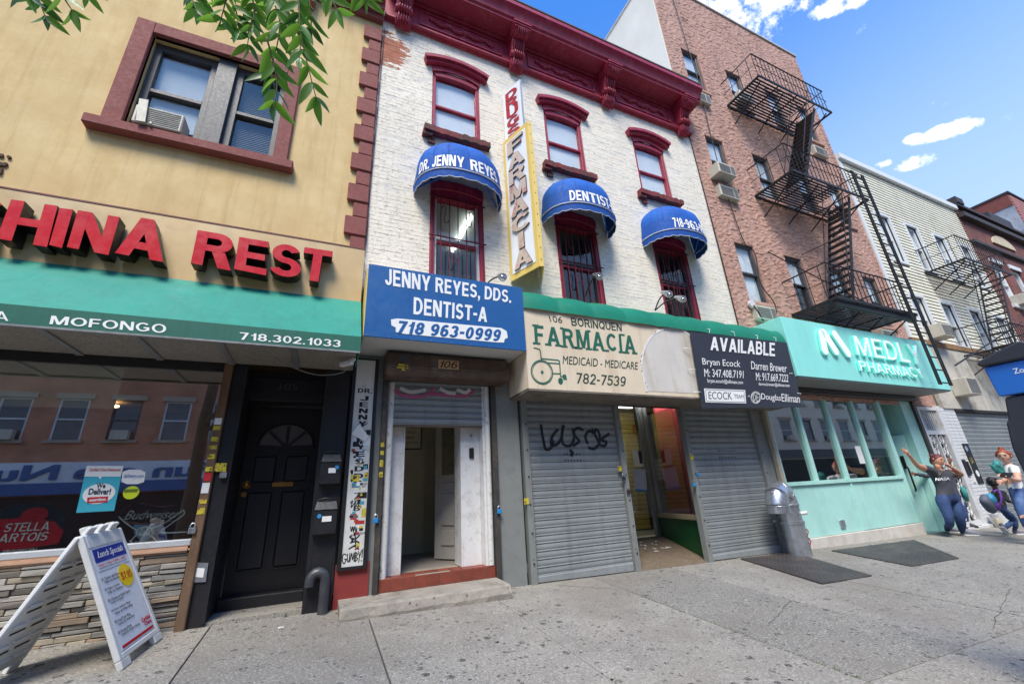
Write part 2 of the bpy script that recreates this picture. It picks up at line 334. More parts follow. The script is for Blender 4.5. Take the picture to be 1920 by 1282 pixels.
# ---- walls with openings, their bricks and their boards
def wall(b, x0, x1, z0, z1, y, holes, depth=.2, step=None, disp=None):
    """front sheet with reveals; holes = (x0,x1,z0,z1)"""
    xs = {x0, x1}; zs = {z0, z1}
    for h in holes: xs |= {h[0], h[1]}; zs |= {h[2], h[3]}
    def fill(ss):
        ss = sorted(ss)
        if not step: return ss
        o = []
        for a, c in zip(ss[:-1], ss[1:]):
            n = max(1, int(round((c-a)/step))); o += [a+(c-a)*i/n for i in range(n)]
        return o+[ss[-1]]
    xs, zs = fill(xs), fill(zs); nx, nz_ = len(xs), len(zs); vs = []
    edge = lambda x, z: any(h[0]-1e-4 <= x <= h[1]+1e-4 and h[2]-1e-4 <= z <= h[3]+1e-4 for h in holes) or x in (x0, x1) or z in (z0, z1)
    for z in zs:
        for x in xs: vs.append((x, y-(disp(x, z) if disp and not edge(x, z) else 0), z))
    fs = []
    for j in range(nz_-1):
        for i in range(nx-1):
            cx, cz = (xs[i]+xs[i+1])/2, (zs[j]+zs[j+1])/2
            if any(h[0] < cx < h[1] and h[2] < cz < h[3] for h in holes): continue
            fs.append((j*nx+i, j*nx+i+1, (j+1)*nx+i+1, (j+1)*nx+i))
    b.add(vs, fs)
    for h in holes:
        a0, a1, c0, c1 = h[:4]; y2 = y+depth
        b.add([(a0,y,c0),(a1,y,c0),(a1,y,c1),(a0,y,c1),(a0,y2,c0),(a1,y2,c0),(a1,y2,c1),(a0,y2,c1)], [(0,1,5,4),(1,2,6,5),(2,3,7,6),(3,0,4,7)])
    return b
def shell(b, x0, x1, z0, z1, y0, y1):
    """sides, back and roof of a building body behind its front"""
    b.add([(x0,y0,z0),(x1,y0,z0),(x1,y1,z0),(x0,y1,z0),(x0,y0,z1),(x1,y0,z1),(x1,y1,z1),(x0,y1,z1)], [(4,5,6,7),(1,2,6,5),(2,3,7,6),(3,0,4,7)])
    return b
def bricks(parent, x0, x1, z0, z1, y, holes, m, bw=.205, bh=.066, g=.009, proud=.009, limit=300):
    L_ = []; row = 0; z = z0
    while z+bh <= z1:
        spans = [(x0, x1)]
        for h in holes:
            if h[2]-.001 < z+bh and h[3]+.001 > z:
                spans = [q for (a, c) in spans for q in ((a, min(c, h[0])), (max(a, h[1]), c)) if q[1]-q[0] > .03]
        for (a, c) in spans:
            x = x0 - (bw+g)/2*(row % 2)
            while x < c:
                p, q = max(x, a), min(x+bw, c)
                if q-p > .03: L_.append((p, q, z))
                x += bw+g
        z += bh+g; row += 1
    L_.sort(key=lambda t: (V(((t[0]+t[1])/2, y, t[2]))-CAM).length)
    meshes = {}
    for (p, q, z) in L_[:limit]:
        w = round(q-p, 3); k = (w, R.randint(0, 2))
        if k not in meshes:
            b = MB(); j = lambda: R.uniform(-.003, .003); e = .006
            b.hexa([(-w/2, .004, 0), (w/2, .004, 0), (w/2, .004, bh), (-w/2, .004, bh)][0:0] or [(-w/2+j(), 0, j()), (w/2+j(), 0, j()), (w/2, proud, 0), (-w/2, proud, 0), (-w/2+j(), 0, bh+j()), (w/2+j(), 0, bh+j()), (w/2, proud, bh), (-w/2, proud, bh)])
            meshes[k] = b.mesh('brick', m, fix=True, bevel=.0025)
        piece('brick', meshes[k], parent, ((p+q)/2, y-proud+R.uniform(-.0015, .003), z))
    b = MB()
    for (p, q, z) in L_[limit:]:
        j = lambda: R.uniform(-.003, .003); yy = y-proud+R.uniform(-.001, .004)
        b.add([(p+j(), yy, z+j()), (q+j(), yy, z+j()), (q+j(), yy, z+bh+j()), (p+j(), yy, z+bh+j()), (p, y+.001, z), (q, y+.001, z), (q, y+.001, z+bh), (p, y+.001, z+bh)],
              [(0,1,2,3),(0,4,5,1),(1,5,6,2),(2,6,7,3),(3,7,4,0)])
    o = b.build('brickwork', m, parent, fix=False)
    if o: o['kind'] = 'stuff'
# ------------------------------------------------------------------ shared materials
BLACK = mat('black_paint', s(30, 30, 34), .45, var=.25, scale=6, bump=.15, bscale=40)
WHITE = mat('white_print', s(232, 232, 230), .55, var=.04)
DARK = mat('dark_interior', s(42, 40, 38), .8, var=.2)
IRON = mat('fire_escape_iron', s(40, 40, 42), .55, metal=.3, var=.3, scale=10, dirt=(s(80, 50, 38), .5, 9, .5, .75))
STEEL = mat('galvanised_steel', s(186, 190, 196), .3, metal=.8, var=.08, scale=5, dirt=(s(130, 130, 134), .4, 7, .5, .75), spots=[(s(180, 182, 186), 14, .5, .4)])
ALU = mat('aluminium_frame', s(150, 150, 150), .4, metal=.6, var=.1)
GLASS = glass_mat('window_glass', (.93, .95, .95), .05)
GLASS2 = glass_mat('shop_glass', (.86, .9, .9), .42, .012)
BLIND = mat('window_blind', s(236, 238, 242), .8, var=.05)
GREY_FR = mat('window_frame_grey', s(72, 72, 76), .5, var=.15, scale=8)
RED_PT = mat('oxblood_paint', s(156, 38, 62), .5, var=.16, scale=7, bump=.12, bscale=30, dirt=(s(104, 26, 40), .5, 5, .5, .75), streak=(s(184, 110, 118), .3))
ACM = mat('air_conditioner_shell', s(196, 190, 174), .55, var=.08, streak=(s(130, 110, 85), .4))
ACD = mat('air_conditioner_grille', s(112, 110, 104), .6, var=.15)
YEL = mat('yellow_sticker', s(206, 184, 56), .5, var=.15, scale=20, dirt=(s(60, 54, 30), .9, 34, .52, .56))
BLUE_ST = mat('blue_sticker', s(50, 140, 200), .5, var=.1)
BRASS = mat('brass', s(170, 130, 70), .35, metal=.8, var=.15)
CABLE = mat('black_cable', s(28, 28, 30), .5, var=.1)
WHITE_PT = mat('white_gloss_paint', s(214, 214, 214), .4, var=.06, scale=5, dirt=(s(150, 143, 132), .65, 5, .48, .7), bump=.1, bscale=20)
PAPER = mat('paper', s(225, 225, 222), .7, var=.03)
RED_PR = mat('red_print', s(190, 30, 42), .5, var=.06)
BLK_PR = mat('black_print', s(22, 22, 24), .55, var=.05)
# ================================================================== ground
CONC = mat('sidewalk_concrete', s(130, 126, 118), .85, var=.13, scale=1.1, bump=.35, bscale=80, rnd=.24, streak=(s(120, 117, 111), .5, (1.2, 1.2, 1)),
           spots=[(s(34, 32, 31), 9, .32, .75), (s(36, 34, 33), 19, .38, .6), (s(66, 64, 62), 42, .42, .5), (s(190, 188, 182), 70, .4, .3), (s(110, 108, 104), 110, .5, .5)],
           dirt=(s(104, 100, 95), .65, 1.6, .45, .7),
           extra=lambda N, L, P, nz, ramp, mix, c: mix(ramp(nz(.45, 6, .7), .5, .62, 0, .5), mix(ramp(nz(60, 2, .5), .5, .68, 0, .5), c, s(190, 186, 176)), s(120, 112, 102)))
JOINT = mat('joint_grit', s(84, 82, 76), .95, var=.2, scale=9, bump=.3)
ASPH = mat('asphalt', s(62, 62, 64), .9, var=.15, scale=2, bump=.4, bscale=90)
STONE_EDGE = mat('kerb_granite', s(140, 138, 134), .8, var=.12, scale=6)
def sheet(name, m, x0, x1, y0, y1, dz, zf=gz):
    b = MB(); b.slab([(x0, y0, zf(x0, y0)+dz), (x1, y0, zf(x1, y0)+dz), (x1, y1, zf(x1, y1)+dz), (x0, y1, zf(x0, y1)+dz)], (0, 0, -.3))
    return tag(b.build(name, m), kind='structure')
side = sheet('sidewalk', JOINT, -60, 160, -6.6, .72, -.022)
XJ = [-6.42, -5.02, -3.62, -2.22, -.83, .575, 1.97, 3.52, 4.9, 6.32, 7.75, 9.15, 10.6, 12.0, 13.4, 14.8, 16.2, 17.6, 19.0, 20.5, 22, 23.5, 25, 26.5, 28, 29.5]
YJ = [-6.6, -5.05, -3.3, -.002]
slabs = {}
for i, (a, c) in enumerate(zip(XJ[:-1], XJ[1:])):
    for j, (p, q) in enumerate(zip(YJ[:-1], YJ[1:])):
        g = .006; w, d = round(c-a-2*g, 3), round(q-p-2*g, 3)
        if (w, d) not in slabs:
            b = MB(); zz = lambda x, y: -.019*x+.058*y
            b.hexa([(0, 0, -.02), (w, 0, zz(w, 0)-.02), (w, d, zz(w, d)-.02), (0, d, zz(0, d)-.02), (0, 0, 0), (w, 0, zz(w, 0)), (w, d, zz(w, d)), (0, d, zz(0, d))])
            slabs[(w, d)] = b.mesh('slab', CONC, bevel=.004)
        piece('slab', slabs[(w, d)], side, (a+g, p+g, gz(a+g, p+g)+R.uniform(-.003, .002)))
zr = lambda x, y: -.47-.019*x
sheet('road', ASPH, -60, 160, -14.1, -6.76, 0, zr)
b = MB(); b.slab([(-60, -6.76, gz(-60, -6.6)), (160, -6.76, gz(160, -6.6)), (160, -6.6, gz(160, -6.6)), (-60, -6.6, gz(-60, -6.6))], (0, 0, -.35)); tag(b.build('kerb', STONE_EDGE), kind='structure')
sheet('far_sidewalk', CONC, -60, 160, -18.1, -14.1, .14, zr)
b = MB(); b.box(-300, 400, -300, 300, -4.6, -4.4); tag(b.build('ground', ASPH), kind='structure')
# grass in the joint
GRASS = mat('crack_grass', s(88, 108, 48), .8, var=.3, scale=20)
b = MB()
for i in range(520):
    t = R.random(); y = -.85-2.4*t*t**.2
    if R.random() > .9-.75*abs(noise.noise(V((y*2.5, 3, 1)))*2): continue
    x = 3.52+R.gauss(0, .012); z = gz(x, y)-.015; h = R.uniform(.012, .035); a = R.uniform(0, 6.3); w = .004
    b.add([(x-w*math.cos(a), y-w*math.sin(a), z), (x+w*math.cos(a), y+w*math.sin(a), z), (x+R.uniform(-.02, .02), y+R.uniform(-.02, .02), z+h)], [(0, 1, 2)])
tag(b.build('grass', GRASS, fix=False), kind='stuff')
# ================================================================== the yellow stucco building with the restaurant
STUC = mat('yellow_stucco', s(214, 187, 134), .85, var=.1, scale=1.2, bump=.35, bscale=55, dirt=(s(194, 158, 102), .6, 1.6, .42, .72),
           extra=lambda N, L, P, nz, ramp, mix, c: mix(ramp(nz(1., 7, .7, sxyz=(6, 6, .4)), .5, .7, 0, .6), mix(ramp(nz(.7, 7, .7), .5, .66, 0, .5), c, s(226, 204, 158)), s(180, 150, 100)))
MAR = mat('maroon_stucco', s(134, 74, 68), .8, var=.1, scale=5, bump=.3, bscale=70, dirt=(s(110, 56, 52), .5, 4, .5, .75))
TAN = mat('tan_sign_panel', s(196, 166, 118), .4, metal=.1, var=.05, scale=1.2, streak=(s(214, 200, 172), .35, (1.4, 1.4, .5)))
GREEN_AW = mat('green_awning_canvas', s(26, 136, 118), .6, var=.08, scale=1.5, bump=.7, bscale=6, dirt=(s(20, 108, 94), .5, 2.5, .5, .72), streak=(s(22, 118, 104), .4, (18, 4, .8)))
GREEN_VAL = mat('green_valance_canvas', s(16, 94, 78), .6, var=.08, scale=3, streak=(s(12, 78, 64), .6, (40, 4, .8)))
yb = thing('stucco_building', 'yellow stucco building with maroon quoins above the restaurant', 'building', (-3, 0, .1))
WIN = (-2.68, -1.03, 5.69, 7.36)
b = MB(); wall(b, -6.6, .28, 2.74, 9.5, 0, [WIN], .22); shell(b, -6.6, .28, 0, 9.5, 0, 9); b.build('wall', STUC, yb, fix=False)
part('cornice', MAR, yb, lambda b: (b.box(-6.6, .285, -.1, -.003, 9.28, 9.4), b.box(-6.6, .285, -.22, -.003, 9.4, 9.52), b.box(-6.6, .285, -.3, 0, 9.52, 9.62), b.box(-1.0, -.82, -.16, -.002, 9.0, 9.28)), bevel=.01)
z = 4.45
for k in range(8):      # quoins
    boxp('quoin', MAR, yb, -.02, .282, -.065, -.002, z+.262, z+.572, bevel=.014)
    boxp('quoin', MAR, yb, .075, .282, -.045, -.002, z+.004, z+.258, bevel=.014)
    z += .58
sur = MB(); a0, a1, c0, c1 = WIN
sur.box(-2.886, a0, -.06, .05, c0, 7.56); sur.box(a1, -.85, -.06, .05, c0, 7.56); sur.box(a0, a1, -.06, .05, c1, 7.56)
win = sur.build('window', MAR, yb, bevel=.008)
boxp('sill', MAR, win, -3.0, -.76, -.13, .2, 5.55, 5.69, bevel=.012)
b = MB(); y0, y1 = .1, .2
for x0, x1 in ((a0, -1.92), (-1.69, a1)):
    for (p, q, r_, t) in ((x0, x0+.09, c0, c1), (x1-.09, x1, c0, c1), (x0+.09, x1-.09, c1-.12, c1), (x0+.09, x1-.09, c0, c0+.07), (x0+.09, x1-.09, 6.47, 6.53)): b.box(p, q, y0, y1, r_, t)
b.box(-1.92, -1.69, .03, .2, c0, c1); b.build('sash', GREY_FR, win, bevel=.004)
for x0, x1 in ((a0+.09, -2.01), (-1.6, a1-.09)):
    boxp('pane', GLASS, win, x0, x1, .14, .146, 6.53, c1-.12); boxp('pane', GLASS, win, x0, x1, .16, .166, c0+.07, 6.47)
boxp('blind', mat('grey_blind', s(196, 202, 212), .8, var=.05), win, a0+.09, -2.01, .203, .207, 6.0, c1)
b = MB()
for k in range(52): b.add([(-1.62, .203, c0+.03+k*.032), (-1.1, .203, c0+.03+k*.032), (-1.1, .218, c0+.052+k*.032), (-1.62, .218, c0+.052+k*.032)], [(0, 1, 2, 3)])
sl_ = b.build('venetian_blind', mat('slat_grey', s(150, 154, 160), .6), win, fix=False); sl_['kind'] = 'stuff'
ac = thing('air_conditioner', 'white air conditioner sticking out of the maroon framed window', 'air conditioner', (-2.3, -.05, 5.69))
b = MB(); b.box(-2.56, -2.06, -.14, .13, 5.71, 5.99); b.build('case', ACM, ac, bevel=.012)
b = MB(); [b.box(-2.53, -2.09, -.146, -.141, 5.74+k*.03, 5.755+k*.03) for k in range(8)]; b.build('grille', ACD, ac)
b = MB(); [b.box(-2.5+k*.05, -2.47+k*.05, -.1, .09, 5.99, 5.996) for k in range(9)]; b.build('top_vent', ACD, ac)
b = MB(); b.bar((-2.49, -.16, 6.06), (-2.45, -.17, 5.7), .09, .02, (0, 1, 0)); b.bar((-2.41, -.02, 5.95), (-2.36, -.16, 5.7), .02, .03); b.build('bracket', ACM, ac)
# ---- sign, letters
TRIM = mat('maroon_trim', s(110, 56, 48), .6)
sg = thing('restaurant_sign', 'tan metal signboard with red raised CHINA REST letters', 'sign', (-3, -.25, 3.6))
b = MB(); b.box(-6.55, .272, -.25, -.001, 3.56, 4.37); b.build('board', TAN, sg)
boxp('trim', TRIM, sg, -6.55, .274, -.256, -.001, 4.372, 4.39)
LRED = mat('red_acrylic', s(196, 14, 22), .28, var=.1, scale=2); LBLK = mat('letter_return_black', s(24, 20, 20), .4, var=.1)
for ch, q in (('C', ((-75, 360), (10, 374), (-105, 430), (-22, 446))), ('H', ((22, 375), (109, 387), (-5, 448), (89, 464))), ('I', ((113, 391), (138, 394), (93, 460), (117, 466))), ('N', ((147, 395), (225, 408), (126, 464), (204, 479))),
              ('A', ((234, 404), (320, 418), (216, 475), (306, 492))), ('R', ((371, 432), (444, 444), (358, 494), (433, 508))), ('E', ((449, 445), (505, 454), (439, 505), (499, 517))), ('S', ((514, 455), (566, 464), (504, 514), (563, 524))), ('T', ((571, 464), (624, 472), (561, 523), (615, 532)))):
    P4 = [at(px, py, -.43)+V((0, .16, 0)) for px, py in q]
    text_q(ch, 'letter', [LRED, LBLK], sg, *P4, ext=.17, bold=.05, res=5)
aw = thing('restaurant_awning', 'green canvas awning with white MOFONGO lettering over the restaurant', 'awning', (-3, -.5, 2.7))
zt = at(677, 632, -.85).z; zb = at(675, 659.5, -.85).z; xr = .276
b = MB(); n = 40
xs = [-6.55+(xr+6.55)*i/n for i in range(n+1)]
sag = lambda t: -.02*math.sin(math.pi*t)
vs = []; fs = []; K = 6
for i, x in enumerate(xs):
    for k in range(K+1):
        t = k/K; vs.append((x, -.26+(-.85+.26)*t, 3.58+(zt-3.58)*t+sag(t)+.004*math.sin(x*7)*math.sin(math.pi*t)))
for i in range(n):
    for k in range(K): fs.append((i*(K+1)+k, (i+1)*(K+1)+k, (i+1)*(K+1)+k+1, i*(K+1)+k+1))
b.add(vs, fs); b.slab([(xr, -.25, 3.57), (xr, -.85, zt), (xr, -.85, zb), (xr, -.25, zb)], (-.01, 0, 0)); b.build('canopy', GREEN_AW, aw, smooth=True, fix=False)
boxp('valance', GREEN_VAL, aw, -6.55, xr, -.862, -.852, zb, zt+.002)
YV = -.8622
text_px('MOFONGO', 'lettering', WHITE, aw, YV, (97, 592), (312.5, 608.5), (93, 607.5), (311, 625), bold=.03)
text_px('718.302.1033', 'lettering', WHITE, aw, YV, (450, 623), (639.5, 638), (449, 636.5), (638, 651), bold=.03)
text_px('A', 'lettering', WHITE, aw, YV, (-8, 583), (15, 585), (-9, 600), (16, 602), bold=.02)
boxp('edge_trim', ALU, aw, -6.55, xr, -.866, -.83, zb-.018, zb)
PERF = mat('perforated_panel', s(150, 144, 134), .5, metal=.3, var=.08, spots=[(s(52, 50, 48), 95, .55, 1.0)])
xx = xr
while xx > -5.5:
    x2 = xx-.66; bb = MB(); bb.box(x2+.03, xx-.03, -.82, -.06, zb+.005, zb+.012); bb.build('soffit_panel', PERF, aw)
    boxp('soffit_bar', ALU, aw, x2-.03, x2+.03, -.83, -.06, zb-.012, zb+.004); xx = x2
cam_ = thing('security_camera', 'small white security camera under the awning corner', 'camera', (.19, -.6, zb-.02))
b = MB(); b.bar((.21, -.68, zb-.075), (.1, -.5, zb-.06), .055, .05); b.build('body', WHITE_PT, cam_, bevel=.008)
b = MB(); b.tube([(.17, -.6, zb-.04), (.22, -.62, zb-.012)], .014); b.ball((.225, -.62, zb-.02), .025); b.build('mount', WHITE_PT, cam_)
# cable drooping under the awning
tag(MB().tube(smooth_line([V((.2, -.5, 2.68)), V((.12, -.45, 2.56)), V((-.15, -.4, 2.53)), V((-.45, -.4, 2.62)), V((-.6, -.4, 2.7))]), .006, 6).build('cable', mat('grey_cable', s(120, 120, 122), .5)), 'grey cable drooping under the restaurant awning above the black door', 'cable')
tag(MB().tube(smooth_line([V((.31, -.02, 9.2)), V((.3, -.03, 7)), V((.285, -.03, 5.5)), V((.29, -.04, 4.6)), V((.24, -.1, 4.2)), V((.27, -.04, 4.05))]), .007, 6).build('cable', CABLE), 'thin black cable running down beside the maroon quoins', 'cable')
# ---- storefront
LEDGE = mat('pink_stone_ledge', s(186, 150, 124), .7, var=.15, scale=14, bump=.2)
SILL_W = mat('white_sill', s(200, 204, 208), .35, metal=.3, var=.05)
sf = boxp('storefront_frame', DARK, yb, -6.5, -1.12, .02, .08, 2.62, 2.735)
boxp('window_sill', SILL_W, yb, -6.5, -1.115, -.035, .1, .815, .875, bevel=.008)
boxp('ledge', LEDGE, yb, -6.5, -1.115, -.06, .1, .755, .813, bevel=.02, bseg=2)
boxp('pane', GLASS2, yb, -6.5, -1.115, .03, .038, .876, 2.62)
ROOM = mat('dim_restaurant_wall', s(186, 150, 126), .8, var=.2)
b = MB(); b.box(-6.5, -1.1, 3.9, 3.95, .1, 3.0); b.box(-6.55, -6.5, .1, 3.9, .1, 3); b.box(-1.1, -1.05, .1, 3.9, .1, 3); b.box(-6.5, -1.1, .1, 3.9, .05, .1); b.box(-6.5, -1.1, .1, 3.9, 2.75, 2.8); b.build('interior', ROOM, yb)
boxp('roller_shade', mat('beige_shade', s(214, 202, 176), .8, var=.03), yb, -6.4, -2.04, .1, .104, 2.18, 2.74)
dl = tag(MB().disc((-3.0, 2.6, 2.7), .1, (0, 0, -1), .02).build('ceiling_light', mat('warm_lamp', (1, .8, .5), emit=((1, .75, .4), 6))), 'small warm ceiling light inside the restaurant', 'light')
STN = [mat('veneer_stone_'+n_, c, .8, var=.18, scale=9, bump=.5, bscale=28, rnd=.18) for n_, c in (('grey', s(142, 138, 130)), ('buff', s(158, 148, 130)), ('rust', s(140, 122, 104)), ('dark', s(116, 110, 102)), ('pale', s(166, 160, 150)), ('ash', s(126, 124, 120)))]
base = boxp('stone_base', mat('stone_mortar', s(74, 70, 64), .95), yb, -6.5, -1.115, .0, .1, -.1, .755)
zrow = .03
cnt = 0
while zrow < .75:
    h = min(R.uniform(.026, .052), .755-zrow); x = -1.118
    while x > -3.9:
        L_ = R.uniform(.12, .38); x2 = max(x-L_, -6.5); d = R.uniform(.02, .055); bb = MB(); j = lambda k=.004: R.uniform(-k, k)
        bb.hexa([(x2+.003, -d+j(.008), zrow+j()), (x-.003, -d+j(.008), zrow+j()), (x-.003, .01, zrow), (x2+.003, .01, zrow), (x2+.003, -d+j(.008), zrow+h-.003+j()), (x-.003, -d+j(.008), zrow+h-.003+j()), (x-.003, .01, zrow+h-.003), (x2+.003, .01, zrow+h-.003)])
        lc = ((x+x2)/2, 0, zrow); bb.build('stone', R.choice(STN), base, loc=lc, bevel=.004); x = x2; cnt += 1
    zrow += h+.003
# wooden post with its stickers
WOOD = mat('weathered_wood', s(112, 84, 60), .75, var=.3, scale=4, bump=.4, bscale=24, streak=(s(84, 60, 44), .8, (26, 26, .8)), extra=lambda N, L, P, nz, ramp, mix, c: mix(ramp(nz(2.2, 5), .45, .7, 0, .6), c, s(112, 96, 82)))
post = boxp('wooden_post', WOOD, yb, -1.112, -1.03, -.075, .05, gz(-1.07, 0)-.02, 2.72, bevel=.008)
for z, h, m_ in ((2.0, .07, PAPER), (1.94, .045, YEL), (1.82, .05, YEL), (1.74, .04, YEL), (1.64, .05, YEL), (1.5, .06, YEL), (1.42, .09, RED_PR), (1.3, .1, PAPER), (1.2, .04, YEL), (1.1, .06, YEL)):
    boxp('sticker', m_, post, -1.106, -1.042, -.079, -.0755, z, z+h)
def padlock(x, y, z, label, body=None, k=1., nm='padlock'):
    t = thing(nm, label, 'padlock', (x, y, z), 'padlocks on the shopfronts')
    b = MB(); b.box(x-.03*k, x+.03*k, y-.025*k, y, z, z+.055*k); b.build('body', body or STEEL, t, bevel=.006)
    b = MB(); b.tube([V((x-.02*k, y-.012, z+.05*k))]+[V((x+.02*k*math.cos(math.pi*(1-i/6)), y-.012, z+.07*k+.025*k*math.sin(math.pi*i/6))) for i in range(7)]+[V((x+.02*k, y-.012, z+.05*k))], .006*k, 6); b.build('shackle', STEEL, t); return t
p = at(357, 1000, -.08); padlock(p.x+.01, -.08, p.z, 'steel padlock on the wooden post by the restaurant window')
# black door surround
b = MB()
b.box(-1.03, -.885, -.03, .7, gz(-1, 0)-.05, 2.735); b.box(-.05, .235, -.03, .7, gz(.1, 0)-.05, 2.735); b.box(-.885, -.05, .3, .7, 2.36, 2.735)
b.build('door_surround', BLACK, yb, bevel=.006)
part('moulding', BLACK, yb, lambda b: (b.box(-.885, -.05, .285, .3, 2.45, 2.47), b.box(-.885, -.05, .285, .3, 2.62, 2.64), b.box(-.05, .235, -.045, -.03, 2.4, 2.43), b.box(-1.03, -.885, -.045, -.03, 2.4, 2.43), b.box(-.91, -.885, -.04, -.03, .12, 2.4), b.box(-.02, -.005, -.036, -.03, .12, 2.4), b.box(.19, .205, -.036, -.03, .12, 2.4)))
DW = .6
door = boxp('door', mat('black_door_paint', s(26, 26, 30), .38, var=.25, scale=7, bump=.1, bscale=30, dirt=(s(64, 62, 60), .5, 9, .58, .8)), yb, -.875, -.055, DW, DW+.05, .235, 2.33)
boxp('threshold', BLACK, yb, -.885, -.05, .42, .66, .05, .232, bevel=.01)
boxp('recess_floor', CONC, yb, -.885, -.05, -.002, .42, 0, .118)
for (x0, x1, z0, z1) in ((-.75, -.52, 1.42, 1.72), (-.41, -.16, 1.42, 1.72), (-.77, -.52, .48, 1.3), (-.41, -.16, .48, 1.3)):
    b = MB(); b.box(x0, x1, DW-.02, DW, z0, z1); bb = b.build('panel', BLACK, door, bevel=.014, bseg=2)
    b = MB(); [b.box(*q) for q in ((x0-.025, x0-.012, DW-.012, DW, z0-.025, z1+.025), (x1+.012, x1+.025, DW-.012, DW, z0-.025, z1+.025), (x0-.012, x1+.012, DW-.012, DW, z0-.025, z0-.012), (x0-.012, x1+.012, DW-.012, DW, z1+.012, z1+.025))]; b.build('bead', BLACK, door)
cx, cz, rr = -.43, 1.83, .315
FAN = mat('dim_fanlight_glass', s(92, 94, 100), .15, var=.2)
for k in range(4):
    a, c = rad(180-45*k-4), rad(180-45*(k+1)+4); off = V((math.cos((a+c)/2), 0, math.sin((a+c)/2)))*.045
    pts = [V((cx, DW-.012, cz))+off]+[V((cx+(rr-.02)*math.cos(a+(c-a)*i/8), DW-.012, cz+(rr-.02)*math.sin(a+(c-a)*i/8)*.9+.012)) for i in range(9)]
    MB().slab(pts, (0, .01, 0)).build('pane', FAN, door)
b = MB(); b.tube([V((cx+rr*math.cos(math.pi*i/16), DW-.012, cz+rr*.9*math.sin(math.pi*i/16))) for i in range(17)], .014, 6); b.bar((cx-rr, DW-.012, cz-.01), (cx+rr, DW-.012, cz-.01), .024); b.build('fanlight_frame', BLACK, door)
p = at(462, 908, DW-.03); b = MB(); b.disc((p.x, DW, p.z), .045, (0, -1, 0), .012); b.ball((p.x, DW-.05, p.z), .032); b.build('door_knob', BRASS, door, smooth=True)
b = MB(); b.disc((p.x-.015, DW, p.z-.11), .03, (0, -1, 0), .014); b.build('lock', BRASS, door)
a = at(510, 903, DW-.01); b = MB(); b.box(a.x, a.x+.24, DW-.022, DW, a.z-.06, a.z+.0); b.build('mail_slot', BRASS, door, bevel=.008)
text_xz('105', 'number', GREY_FR, door, .282, -.57, -.37, 2.5, 2.58)
# electrical plate, yellow box
b = MB(); P4 = [at(*q, -.034) for q in ((362, 1053), (391, 1055), (386, 1090), (357, 1091))]; b.slab(P4, (0, -.012, 0)); pl = b.build('cover_plate', STEEL); tag(pl, 'grey metal cover plate with a sticker on the black jamb', 'plate')
b = MB(); P4 = [at(*q, -.047) for q in ((369, 1064), (384, 1065), (381, 1082), (366, 1081))]; b.slab(P4, (0, -.003, 0)); b.build('sticker', PAPER, pl)
t = thing('hasp', 'yellow stickered hasp with a padlock on the black jamb', 'hasp', at(410, 885, -.04))
b = MB(); P4 = [at(*q, -.04) for q in ((398, 868), (426, 868), (424, 884), (396, 884))]; b.slab(P4, (0, -.02, 0)); b.build('plate', YEL, t)
p = at(418, 894, -.06); b = MB(); b.box(p.x-.03, p.x+.03, -.085, -.05, p.z-.01, p.z+.05); b.build('lock_body', STEEL, t, bevel=.006)
# mailboxes
def mailbox(x0, x1, z0, z1, label, disc_x):
    t = thing('mailbox', label, 'mailbox', ((x0+x1)/2, -.03, z0), 'mailboxes beside the black door')
    b = MB(); b.box(x0+.005, x1-.005, -.13, -.031, z0, z1-.1); b.build('body', BLACK, t, bevel=.01)
    b = MB(); b.hexa([(x0, -.14, z1-.1), (x1, -.14, z1-.1), (x1, -.031, z1-.1), (x0, -.031, z1-.1), (x0+.02, -.09, z1), (x1-.02, -.09, z1), (x1-.02, -.031, z1), (x0+.02, -.031, z1)]); b.build('lid', BLACK, t, bevel=.006)
    b = MB(); b.tube([V((x0+.03+(x1-x0-.06)*i/8, -.1-.02*math.sin(math.pi*i/8), z1+.005+.018*math.sin(math.pi*i/8))) for i in range(9)], .006, 6); b.build('handle', BLACK, t)
    MB().disc((disc_x, -.131, z1-.16), .022, (0, -1, 0), .003).build('blue_sticker', BLUE_ST, t)
    b = MB(); b.box(x0+.09, x1-.06, -.134, -.131, z1-.22, z1-.165) ; b.build('paper_sticker', PAPER, t); return t
mailbox(-.012, .215, 1.34, 1.68, 'upper black mailbox beside the black door', .165)
mailbox(-.03, .215, .82, 1.17, 'lower black mailbox beside the black door, above the goose neck pipe', .03)
PIPE = mat('painted_pipe', s(62, 64, 70), .45, metal=.2, var=.2, scale=8, dirt=(s(96, 96, 98), .5, 7, .5, .7))
x0 = .15; zb0 = gz(.15, -.1)
path = [V((x0, -.1, zb0-.02)), V((x0, -.1, .37))]+[V((x0-.075+.075*math.cos(math.pi*i/8), -.1, .37+.085*math.sin(math.pi*i/8))) for i in range(1, 9)]+[V((x0-.15, -.1, .33))]
tag(MB().tube(path, .052, 14).build('vent_pipe', PIPE, smooth=True), 'dark grey goose neck pipe rising from the sidewalk below the mailboxes', 'pipe')
